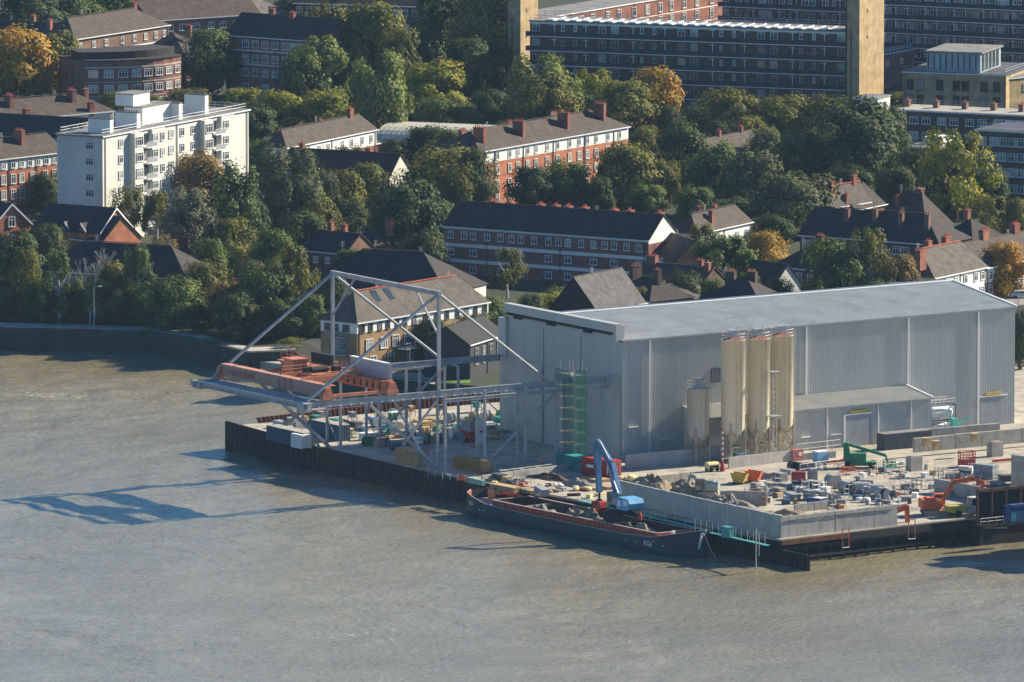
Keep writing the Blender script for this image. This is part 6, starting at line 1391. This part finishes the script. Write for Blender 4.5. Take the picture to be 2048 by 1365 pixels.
_rc=container('red shipping container at the foot of the shed corner',1163,951,TH-PI/2+.15,red_m,7.4,h=3.2)
mb=MB(); mb.box(1.4,-.13,1.6,3.2,-.1,2.1); mb.box(4.5,-.13,.9,4.7,-.1,2.5); mb.box(6.6,-.13,.9,6.8,-.1,2.5); part('painted_sign',mb,whitepaint,_rc)
container('blue grey container with pale roof on the wharf tip, leftmost one',533,880,TH-PI/2,cont_blue,12.2,extra=concrete)
container('blue grey container with pale roof behind the crane columns, right one of two',622,872,TH-PI/2,cont_blue,9,extra=concrete,h=2.9)
container('dark flat roofed site container in front of the annex door',1770,902,TH,mat('container_dark',(.07,.08,.10),.6),10,extra=felt,h=2.9)
container('small white welfare cabin beside the leftmost blue container',582,894,TH-PI/2,whitepaint,3.6,h=2.4,w=2)
container('ochre container in shadow behind the crane columns',905,936,TH-PI/2,mat('ochre_dark',(.32,.20,.06),.8),9,h=2.0)
container('brown timber clad cabin in shadow under the gantry',790,925,TH-PI/2,timber,7,h=2.6)
# tank containers
for i,(py,zb,lb) in enumerate(((868,0,'lower white tank container in a blue frame beside the annex'),(868,2.9,'upper white tank container stacked on the lower one'))):
    t=thing('tank_container',lb,'tank container',W(*UV(1861,877),GZ+zb),TH); mb=MB(); L=5.4
    for x in (0,L):
        for y in (0,2.4): mb.box(x-.08,y-.08,0,x+.08,y+.08,2.75)
        mb.box(x-.08,0,2.6,x+.08,2.4,2.75); mb.box(x-.08,0,0,x+.08,2.4,.15); mb.beam((x,0,.2),(x,1.2,1.2),.08,.08)
    for y in (0,2.4): mb.box(0,y-.06,0,L,y+.06,.14); mb.box(0,y-.05,2.62,L,y+.05,2.72)
    part('frame',mb,mat('frame_blue',(.04,.08,.2),.5),t); mb=MB(); mb.lathe((.15,1.2,1.35),[(.3,0),(.85,.2),(1.12,.6),(1.15,1.0),(1.15,L-1.3),(1.12,L-.9),(.85,L-.5),(.3,L-.3)],20,axis='x'); part('tank_vessel',mb,tank,t,smooth=True)
    mb=MB(); mb.box(4.3,-.1,2.0,4.9,-.06,2.5); part('placard',mb,whitepaint,t)
    if i: mb=MB(); rail(mb,(0,0,2.75),(L,0,2.75),1.1,.9,.05); rail(mb,(0,2.4,2.75),(L,2.4,2.75),1.1,.9,.05); part('guard_rail',mb,scaf,t)
# red/white piling rig body
b=G(918,882); t=thing('batching_unit','red and white mobile plant unit on the sunlit strip behind the crane columns','machine',b,TH-PI/2); mb=MB(); mb.box(0,0,0,3.6,2.4,2.0); mb.yprism([(0,2.0),(3.6,2.0),(3.2,3.4),(.3,3.6)],.2,2.2,1); mb.box(1,.5,3.5,3.4,2.0,4.3,2); mb.box(5,.3,0,5.3,2,4.2,3); mb.beam((1,1,1.8),(6.5,1,2.3),.4,.35); mb.tube((4.2,1,0),(4.2,1,3.9),.3,m=3); part('body',mb,[red_m,greypaint,timber,whitepaint],t)
for x in (.8,2.8): mb=MB(); mb.lathe((x,-.2,.4),[(.4,0),(.4,.3)],12,axis='y'); part('wheel',mb,rubber,t)
# concrete pipes
def pipe_(label,px,py,rz,r,L,m=concrete_lt,th=.16):
    mb=MB(); n=24; mb.lathe((0,0,r),[(r,0),(r,L),(r-th,L),(r-th,0),(r,0.001)],n,axis='x'); o=solo('concrete_pipe',mb,m,label,'pipe',G(px,py),rz,'large concrete pipes in the yard')
    for p in o.data.polygons: p.use_smooth=False
pipe_('big concrete pipe lying open end to the camera, leftmost of the pipe pair',1685,985,R(-60),1.05,2.5)
pipe_('concrete pipe ring with sunlit inside standing behind the pallets',1672,978,R(115),1.15,2.4)
pipe_('concrete pipe with yellow marks, left one of the right hand group',1712,988,R(-8),1.0,2.4)
pipe_('middle concrete pipe of the right hand group',1738,992,R(-8),1.0,2.6)
pipe_('concrete pipe with a bright round mouth, third of the right hand group',1758,997,R(-62),1.0,1.8)
pipe_('rightmost concrete pipe with a bright round mouth near the excavator',1776,1000,R(-62),.95,1.6)
pipe_('black plastic drum pipe lying near the silo wall',1583,942,R(-70),.9,1.6,mat('black_pipe',(.05,.05,.06),.6))
# red tank
b=G(1597,968); t=thing('fuel_bowser','dark red fuel tank unit on the yard left of the pallet stacks','tank',b,TH-.6); mb=MB(); mb.xprism([(-.8,.4),(.8,.4),(1,1.4),(.7,2.1),(-.7,2.1),(-1,1.4)],-1.2,1.2); part('tank_body',mb,mat('dark_red',(.33,.05,.04),.5),t); mb=MB(); mb.box(-1.1,-.7,0,1.1,.7,.4); part('skid',mb,black,t)
# stacks of panels / pallets / frames
def stack(name,label,px,py,rz,d,n,m,grp,cat='stack',gap=.06):
    x,y,h=d; mb=MB()
    for k in range(n):
        ox,oy=rnd.uniform(-.08,.08),rnd.uniform(-.08,.08); z=k*(h+gap); mb.box(-x/2+ox,-y/2+oy,z+gap,x/2+ox,y/2+oy,z+gap+h)
        if gap>.05:
            for xx in (-x*.35,0,x*.35): mb.box(xx-.06,-y/2,z,xx+.06,y/2,z+gap)
    return solo(name,mb,m,label,cat,G(px,py),rz,grp)
PS=[]
SG='grey formwork panel stacks in the crowded yard'
SL_='one of the many low stacks of grey formwork panels crowding the yard left of the concrete pipes'
for (px,py,L_,W__,n) in ((1535,958,2.4,1.2,4),(1560,962,2.4,1.6,5),(1542,975,3,1.4,3),(1572,980,2.6,1.3,4),(1600,984,2.6,1.6,3),(1628,975,3,1.5,4),(1625,960,1.6,1.2,7),(1555,992,2.6,1.5,5),(1585,1000,3,1.6,4),(1618,1000,2.6,1.2,6),(1510,985,1.4,1.0,6),(1640,992,2.6,1.3,3),(1612,938,3.2,1.6,4),(1575,948,2.6,1.2,3)):
    _o=stack('panel_stack',SL_,px,py,TH-PI/2+rnd.uniform(-.3,.3),(L_,W__,.22),n,(_m:=rnd.choice([panelgrey,panelgrey,steel_lt,concrete])),SG); PS.append((_o,{id(panelgrey):'dark grey',id(steel_lt):'pale steel',id(concrete):'buff'}[id(_m)]+' panel stack of '+{2:'two',3:'three',4:'four',5:'five',6:'six',7:'seven'}[n]+' sheets'))
stack('panel_stack','tall neat stack of pale grey panels below the red cage, upper tier',1972,957,TH-PI/2+.35,(4,2,.35),6,panelgrey,None)
stack('panel_stack','low stack of dark panels right of the pale grey stack',2015,962,TH-.3,(3,2,.3),3,felt_dark,None)
b=G(1632,1010); t=thing('blue_skip','dark blue covered skip by the corner of the bins','skip',b,TH-1.2); mb=MB(); mb.yprism([(-1.2,0),(1.2,0),(1.5,1.2),(-1.5,1.2)],-.9,.9); part('tub',mb,tarp,t); mb=MB(); mb.box(-.2,-.8,1.22,1.4,.8,1.3); part('cover',mb,whitepaint,t)
stack('timber_stack','bundle of long timber lengths on the jetty deck near the barge stern',1012,982,TH-PI/2+.1,(6.5,2.0,.12),6,timber,None,gap=.04)
stack('timber_stack','low heap of boards beside the long timber bundle',1058,986,TH-PI/2,(4,2.0,.1),4,timber,None)
stack('timber_stack','flat stack of orange brown boards behind the blue crane stick',1190,962,TH-PI/2,(5,3,.2),2,timber,None)
stack('timber_stack','small flat board stack right of the blue crane stick',1214,978,TH-PI/2,(3,2,.2),2,timber,None)
heapthing('dark steel mesh heap on the jetty deck beside the orange boards',1160,972,5,2.5,1.0,gravel,31,name='mesh_heap')
heapthing('dark brown scrap heap behind the concrete barriers',1100,958,6,2.2,.9,mat('scrap',(.10,.07,.05),1,var=.5,scale=2),32,name='scrap_heap')
def bags(name,label,px,py,m,n,s=.5,cat='bags'):
    mb=MB(); r=random.Random(px)
    for k in range(n):
        c=(r.uniform(-1.3,1.3),r.uniform(-.8,.8),s*.4+r.uniform(0,s*.5)); mb.lathe(c,[(.02,-s*.4),(s*.8,-s*.3),(s,0),(s*.75,s*.35),(.02,s*.45)],8)
    return solo(name,mb,m,label,cat,G(px,py),0)
bags('yellow_sacks','pile of yellow covered sacks on the yard right of the blue crane boom',1256,962,yellow_p,9,.8)
bags('yellow_sacks','small pale yellow pile with a red item near the jetty centre',1166,982,yellow_p,5,.6)
bags('white_sacks','little white sacks beside the barrier row on the jetty',1120,972,whitepaint,4,.4)
bags('white_sacks','white bulk bag by the concrete pipes',1725,1004,whitepaint,4,.7)
bags('white_sacks','white bulk bag beside the boom lift basket',1794,930,whitepaint,3,.6)
bags('grey_tarpaulin','grey covered pile on the jetty next to the concrete barriers',1030,968,felt,5,.8)
b=G(1082,992); t=thing('tipping_hopper','grey and cream wedge shaped hopper on the jetty deck','hopper',b,TH-PI/2); mb=MB(); mb.yprism([(-1,0),(1.2,0),(1.5,1.2),(-.9,1.7)],-.8,.8); part('tub',mb,greypaint,t); mb=MB(); mb.yprism([(-.9,.1),(1.0,.1),(1.4,1.0)],-.85,-.81); part('side_plate',mb,yellow_p,t)
b=G(1000,962); t=thing('storage_box','black storage box on the jetty left of the concrete barriers','box',b,TH-PI/2); mb=MB(); mb.box(-1.5,-.7,0,1.2,.7,1.1); mb.box(-1.55,-.75,1.1,1.25,.75,1.2); part('body',mb,felt_dark,t); mb=MB(); mb.box(1.4,-.6,0,3,.6,1.0); part('timber_crate',mb,timber,t)
b=G(925,962); t=thing('barrier_panels','orange plastic barriers at the base of the right crane strut','barrier',b,TH-PI/2); mb=MB(); 
for k in range(3): mb.box(-1.6+k*1.1,-.1,0,-.6+k*1.1,.1,1.0); mb.box(-1.6+k*1.1,-.3,0,-1.4+k*1.1,.3,.15)
part('barrier_panel',mb,digger,t)
b=G(950,968); t=thing('green_barriers','pale green barrier blocks on the jetty left of the black box','barrier',b,TH-PI/2); mb=MB(); 
for k in range(4): mb.box(-2+k*1.2,-.3,0,-.9+k*1.2,.3,.9)
part('barrier_block',mb,mat('pale_green',(.28,.42,.35),.8),t)
wheeled('water_bowser','blue and white tank on the plinth below the silos','tank',1480,924,TH,(2.0,1.2,1.5),mat('bowser_blue',(.12,.28,.55),.5))
b=G(1640,938); t=thing('site_kiosk','light blue and white wash station kiosk near the boom lift','kiosk',b,TH); mb=MB(); mb.box(-1,-.8,1.2,1.2,.8,2.9); mb.box(-1,-.8,2.9,1.3,.9,3.1,1); mb.tube((-.7,-.6,0),(-.7,-.6,1.6),.3,m=1); mb.tube((.6,-.6,0),(.6,-.6,1.3),.3,m=2); part('body',mb,[light_b:=mat('kiosk_blue',(.25,.48,.58),.6),whitepaint,yellow_p],t)
b=G(1592,922); t=thing('red_cabinet','red electrical cabinet at the right foot of the silos','cabinet',b,TH); mb=MB(); mb.box(-1,-.5,0,1.2,.5,2.0); part('body',mb,mat('cabinet_red',(.42,.14,.12),.7),t); mb=MB(); mb.box(.2,-.54,.9,.9,-.51,1.5); part('notice',mb,whitepaint,t)
b=G(1395,945)
for (px,py,lb,m) in ((1668,928,'red steel beam lying on the yard beside the boom lift',red_m),(2010,925,'red steel beam lying right of the red cage',red_m)):
    mb=MB(); mb.beam((-2.6,0,.3),(2.6,0,.3),.5,.12); mb.beam((-2.6,0,.55),(2.6,0,.55),.5,.12); mb.beam((-2.6,0,.42),(2.6,0,.42),.12,.3); solo('steel_beam',mb,m,lb,'beam',G(px,py),TH)
b=G(1908,875); t=thing('conveyor','small turquoise conveyor standing before the big shed wall','conveyor',b,TH); mb=MB(); mb.beam((-3,0,.5),(3.2,0,3.4),.5,.2); mb.beam((0,-.3,0),(0,-.3,2),.12,.12); mb.beam((0,.3,0),(0,.3,2),.12,.12); mb.box(-.6,-.5,1.2,.4,.5,3.4); part('frame',mb,mat('turquoise',(.12,.5,.42),.5),t)
# steel frames & tarp at far right
b=G(1955,1040); t=thing('rusty_frame','rusty brown steel frame screen over the quay edge at the right','frame',b,TH); mb=MB()
for k in range(6): mb.box(k*2.9,0,-1,k*2.9+.3,.3,5.0)
mb.box(0,0,4.6,17,.35,5.0); mb.box(0,.3,-2,17,.5,4.5,1)
part('frame',mb,[rust,black],t)
b=G(2012,1045); t=thing('tarpaulin_stack','stack of blue and teal sheets beside the rusty frame at the right edge','stack',b,TH); mb=MB(); mb.box(0,-1.2,0,5,0,2.6); mb.box(.2,-1.3,2.6,4.6,-.1,3.0); mb.box(0.2,-1.22,.2,1.2,-1.2,1.6,1); part('sheet_pile',mb,[tarp,teal],t)
for (px,py) in ((1680,1075),(1812,1058)):
    b=G(px,py); t=thing('quay_ladder','rusty framed quay ladder hanging on the dark face, '+('left' if px<1700 else 'right')+' one of two','ladder',b,TH); mb=MB()
    mb.box(0,-.7,-1.6,.12,-.6,1.6); mb.box(1.3,-.7,-1.6,1.42,-.6,1.6); mb.box(0,-.7,1.5,1.42,-.6,1.6); mb.box(0,-.8,-1.7,1.42,-.55,-1.6,1); part('frame',mb,[rustred,whitepaint],t)
# handrails & scaffolding
def railing(label,p,q,m=scaf,h=1.15,mid=True,st=1.6,grp='scaffold handrails on the wharf',z=GZ,r=.045):
    a=G(*p,z); b=G(*q,z); mb=MB(); rail(mb,(0,0,0),tuple(b-a),h,st,r); return solo('handrail',mb,m,label,'handrail',a,0,grp)
railing('teal handrail walkway edge behind the barge, left stretch',(1165,1010),(1300,1040),teal,1.0)
railing('grey scaffold handrail behind the barge bow',(1390,1062),(1530,1092),scaf,2.0)
railing('scaffold handrail at the top of the concrete barriers',(1000,955),(1120,940))
railing('tall scaffold fence left of the right hand yard',(1770,948),(1870,936),h=1.6)
railing('scaffold fence around the pit below the precast beam',(1780,965),(1862,985),h=1.6)
railing('scaffold fence in front of the pale panel stack',(1870,955),(2000,978),h=1.6)
railing('red and grey fence across the sunlit yard below the boom lift',(1668,945),(1770,957),rustred,1.3)
railing('scaffold handrail beside the site kiosk',(1600,950),(1690,938),h=1.8)
railing('grey handrail row right of the silo legs',(1592,910),(1680,900),h=1.8)
railing('handrail above the rusty far sheet piling',(560,842),(990,802),rustred,1.3,z=GZ)
railing('handrail at the front edge of the jetty near the raking strut',(855,955),(960,970),h=1.3)
def walkway(label,p,q,w_,m,z=GZ,th=.07):
    a=G(*p,z); b=G(*q,z); L=(b-a).length; mb=MB(); mb.box(0,0,-th,L,w_,th); 
    for k in range(int(L/3)): mb.tube((k*3,0,0),(k*3,0,1.1),.04,n=4)
    return solo('walkway',mb,m,label,'walkway',a,math.atan2(b.y-a.y,b.x-a.x))
walkway('narrow turquoise walkway along the quay edge beside the barge',(1155,1002),(1415,1062),.8,mat('turquoise_deck',(.08,.34,.31),.7),z=GZ+.1)
walkway('narrow turquoise walkway continuing beyond the barge bow',(1418,1066),(1532,1092),.8,mat('turquoise_deck',(.08,.34,.31),.7),z=GZ+.1)
b=G(1448,1074); t=thing('winch_box','turquoise winch housing on the walkway past the barge bow','box',b,TH-PI/2); mb=MB(); mb.box(0,-.6,0,1.8,.8,1.7); mb.box(-.1,-.7,1.7,1.9,.9,1.8); part('body',mb,mat('turquoise_dark',(.07,.30,.28),.7),t)
mb=MB(); mb.lathe((0,0,0),[(.35,0),(.35,.6),(.2,1.2),(.05,1.35)],12); solo('marker_buoy',mb,red_m,'small red cone marker on the turquoise walkway beside the barge','marker',G(1280,1040),0)
b=G(1512,1100,GZ-.5); mb=MB(); mb.tube((0,0,-5),(0,0,3.4),.12); mb.tube((.5,0,-1),(.5,0,2.4),.08); mb.tube((-.5,0,2.6),(1,0,2.6),.05); solo('mooring_post',mb,scaf,'slim pale mooring post at the black dolphin near the quay corner','post',b,0)
# general materials under the gantry and behind it: pallets, bundles, reels (individual)
REL3=[];REL4=[];REL5=[]
CN={id(panelgrey):'grey',id(teal):'teal',id(timber):'wooden',id(steel_lt):'pale steel',id(green_m):'green',id(felt_dark):'black',id(yellow_p):'yellow',id(concrete):'buff',id(cont_blue):'navy',id(whitepaint):'white',id(scaf):'bare metal',id(rust):'rusty',id(rustred):'red'}
G3='assorted pallets and bundles stored behind the crane columns'
L3='one of the assorted pallets and bundles stored in the rows under the crane gantry'
r3=random.Random(5); cols3=[panelgrey,teal,timber,steel_lt,green_m,felt_dark,yellow_p,concrete,cont_blue,whitepaint,panelgrey,timber]
for k in range(130):
    u_=r3.uniform(-28,14); v_=r3.uniform(30,70)
    if v_<39 and u_>-2: continue
    mb=MB(); typ=k%4
    if typ==0: [mb.tube((-2.5,j*.3-.6,.2+.24*(i)),(2.5,j*.3-.6,.2+.24*(i)),.11,n=6) for i in range(2) for j in range(5)]
    elif typ==1:
        for j in range(4): mb.box(-1.2,-.8,j*.35,1.2+r3.uniform(-.2,.2),.8,j*.35+.28)
    elif typ==2: mb.lathe((0,-.5,.9),[(.9,0),(.9,.12),(.4,.14),(.4,.86),(.9,.88),(.9,1.0)],16,axis='y')
    else:
        for x in (-.8,.8):
            for y in (-.5,.5): mb.box(x-.05,y-.05,0,x+.05,y+.05,1.8)
        mb.box(-.85,-.55,.9,.85,.55,1.0); mb.box(-.85,-.55,1.75,.85,.55,1.85); mb.box(-.6,-.4,1.0,.5,.4,1.5)
    m_=cols3[r3.randrange(12)]; o=solo(('tube_bundle','sheet_stack','cable_reel','work_bench')[typ],mb,m_,'x','materials',W(u_,v_),TH+r3.choice([0,PI/2])+r3.uniform(-.2,.2),G3); REL3.append((o,CN[id(m_)]+' '+('tube bundle','sheet stack','cable reel','work bench')[typ]))
G4='small crates and fittings scattered over the open yard'
L4='one of the small crates and fittings scattered about the open yard between bins and excavator'
for k in range(110):
    px,py=r3.uniform(1490,1830),r3.uniform(975,1035)
    u_,v_=UV(px,py)
    if py>1008+(px-1650)*(-.05) and px<1660: continue
    if py>1040-(px-1600)*.1: continue
    mb=MB()
    if k%3==0: 
        for j in range(3): mb.box(-.7,-.5,j*.3,.7,.5,j*.3+.24)
    elif k%3==1:
        for x in (-.6,.6):
            for y in (-.4,.4): mb.tube((x,y,0),(x,y,2.0),.04,n=4)
        mb.box(-.6,-.4,.8,.6,.4,.86); mb.box(-.6,-.4,1.6,.6,.4,1.66)
    else: mb.lathe((0,0,0),[(.35,0),(.35,.9),(.2,1.0)],10)
    m_=r3.choice([panelgrey,whitepaint,timber,scaf,cont_blue,rust,felt_dark,steel_lt,concrete]); o=solo(('board_stack','shelf_rack','gas_bottle')[k%3],mb,m_,'x','materials',G(px,py),r3.uniform(0,3),G4); REL4.append((o,CN[id(m_)]+' '+('board stack','shelf rack','gas bottle')[k%3]))
G5='loose fittings along the jetty deck behind the barge'
for k in range(30):
    px=r3.uniform(965,1235); py=960+(px-965)*.19+r3.uniform(0,20)-(px-965)*.10
    mb=MB()
    if k%2: 
        for j in range(3): mb.box(-1.1,-.4,j*.18,1.1,.4,j*.18+.12)
    else: mb.box(-.5,-.4,0,.5,.4,.6); mb.box(-.55,-.45,.6,.55,.45,.7)
    m_=r3.choice([timber,panelgrey,whitepaint,rust,yellow_p,concrete,rustred]); o=solo(('small_crate','board_bundle')[k%2],mb,m_,'x','materials',G(px,py),r3.uniform(0,3),G5); REL5.append((o,CN[id(m_)]+' '+('small crate','board bundle')[k%2]))
def relabel(objs,where):
    import collections
    ords=['the leftmost one','second from the left','third from the left','fourth from the left','fifth from the left','sixth from the left','seventh from the left','eighth from the left','ninth from the left']+[n_+' from the left' for n_ in 'tenth eleventh twelfth thirteenth fourteenth fifteenth sixteenth'.split()]
    g=collections.defaultdict(list)
    for o,d in objs: g[d].append(o)
    for d,l in g.items():
        l.sort(key=lambda o:PR(o.location)[0])
        for i,o in enumerate(l):
            o['label']=(d+' '+where+(', '+ords[min(i,15)] if len(l)>1 else ''))
relabel(PS,'left of the pipes'); _n=[(1780,1000,1840,1000),(1850,1960,945,965),(1600,1700,905,925),(1880,2010,925,990),(1270,1450,950,965)]
G6='odd fittings along the edges of the right hand yard'; REL6=[]
for k in range(70):
    px=r3.uniform(1690,2020); py=r3.choice([r3.uniform(940,962),r3.uniform(962,1000)]) 
    if 1830<px<1870 and py>985: continue
    mb=MB(); t_=k%5
    if t_==0:
        for j in range(4): mb.box(-1.3,-.5,j*.2,1.3,.5,j*.2+.13)
    elif t_==1: [mb.tube((-2.2,j*.22-.3,.12),(2.2,j*.22-.3,.12),.09,n=5) for j in range(4)]
    elif t_==2: mb.lathe((0,0,0),[(.35,0),(.35,.95),(.3,1.0)],10)
    elif t_==3:
        for a in range(3): mb.tube((a*.8-.8,0,0),(a*.8-.8,0,1.7),.04,n=4); mb.tube((a*.8-.8,.8,0),(a*.8-.8,.8,1.7),.04,n=4)
        mb.tube((-.8,0,1.5),(.8,0,1.5),.04,n=4); mb.tube((-.8,.8,1.5),(.8,.8,1.5),.04,n=4); mb.box(-.8,0,.8,.8,.8,.85)
    else: mb.box(-.6,-.45,0,.6,.45,.75); mb.box(-.65,-.5,.75,.65,.5,.82)
    m_=r3.choice([panelgrey,whitepaint,timber,scaf,cont_blue,rust,felt_dark,steel_lt,concrete,rustred]); nm=('plank_stack','pole_bundle','oil_drum','trestle_rack','tool_chest')[t_]
    o=solo(nm,mb,m_,'x','materials',G(px,py),r3.uniform(0,3),G6); REL6.append((o,CN[id(m_)]+' '+nm.replace('_',' ')))
relabel(REL6,'in the right hand yard'); relabel(REL3,'behind the crane columns'); relabel(REL4,'in the open yard'); relabel(REL5,'on the jetty behind the barge')
# moored pontoon at the right edge
b=G(1958,1092,0); t=thing('moored_pontoon','black moored pontoon carrying an added shadow casting load at the right edge of the quay','pontoon',b,TH); mb=MB(); mb.box(0,-.2,-1,60,7,3.4); mb.box(0,-.4,3.0,60,-.2,3.5); part('hull',mb,black,t)
mb=MB(); mb.box(14,1,3.4,30,6,9); mb.box(5.5,.2,3.4,9.5,1.5,6.2); part('shading_deck_load',mb,[mat('dark_tarp',(.02,.035,.09),.6,var=.5,scale=1.0)],t)  # taller box stands out of view, added to shade the water
t2=thing('shadow_barge','unseen dark barge added just past the right edge to throw shade on the water','barge',W(*UV(2062,1098,0),0),TH)  # unseen barge, added past the right edge to shade the water
mb=MB(); mb.prism([(0,0),(0,-26),(6,-30),(24,-30),(24,0)],-1,4.5); part('hull',mb,navy,t2); mb=MB(); mb.box(3,-22,4.5,18,-2,13); mb.box(6,-12,13,12,-6,17); part('superstructure',mb,felt_dark,t2)
mb=MB(); rail(mb,(.3,0,3.4),(5,0,3.4),1.1,1.2,.05); mb.beam((.2,-.1,3.0),(5.4,-.5,2.6),.15,.1); part('guard_rail',mb,scaf,t)
# old jetty behind the crane
mb=MB(); q=[G(492,719,2.6),G(592,733,2.6),G(640,726,2.6),G(590,703,2.6)]; mb.prism([(p.x,p.y) for p in q],-1,2.6); solo('old_jetty',mb,concrete,'pale old concrete jetty slab on the bank behind the overhead crane','jetty',(0,0,0))
# ---------------- haze ----------------
hz=bpy.data.materials.new('haze'); hz.use_nodes=True; n=hz.node_tree; n.nodes.clear(); o_=n.nodes.new('ShaderNodeOutputMaterial'); pv=n.nodes.new('ShaderNodeVolumePrincipled')
pv.inputs['Color'].default_value=(0.45,0.70,1,1); pv.inputs['Density'].default_value=0.000019; pv.inputs['Anisotropy'].default_value=0.1; n.links.new(pv.outputs[0],o_.inputs['Volume'])
mb=MB(); mb.box(-3500,-200,-3.2,3500,9500,270); h=solo('haze',mb,hz,None,None,(0,0,0),kind='stuff')
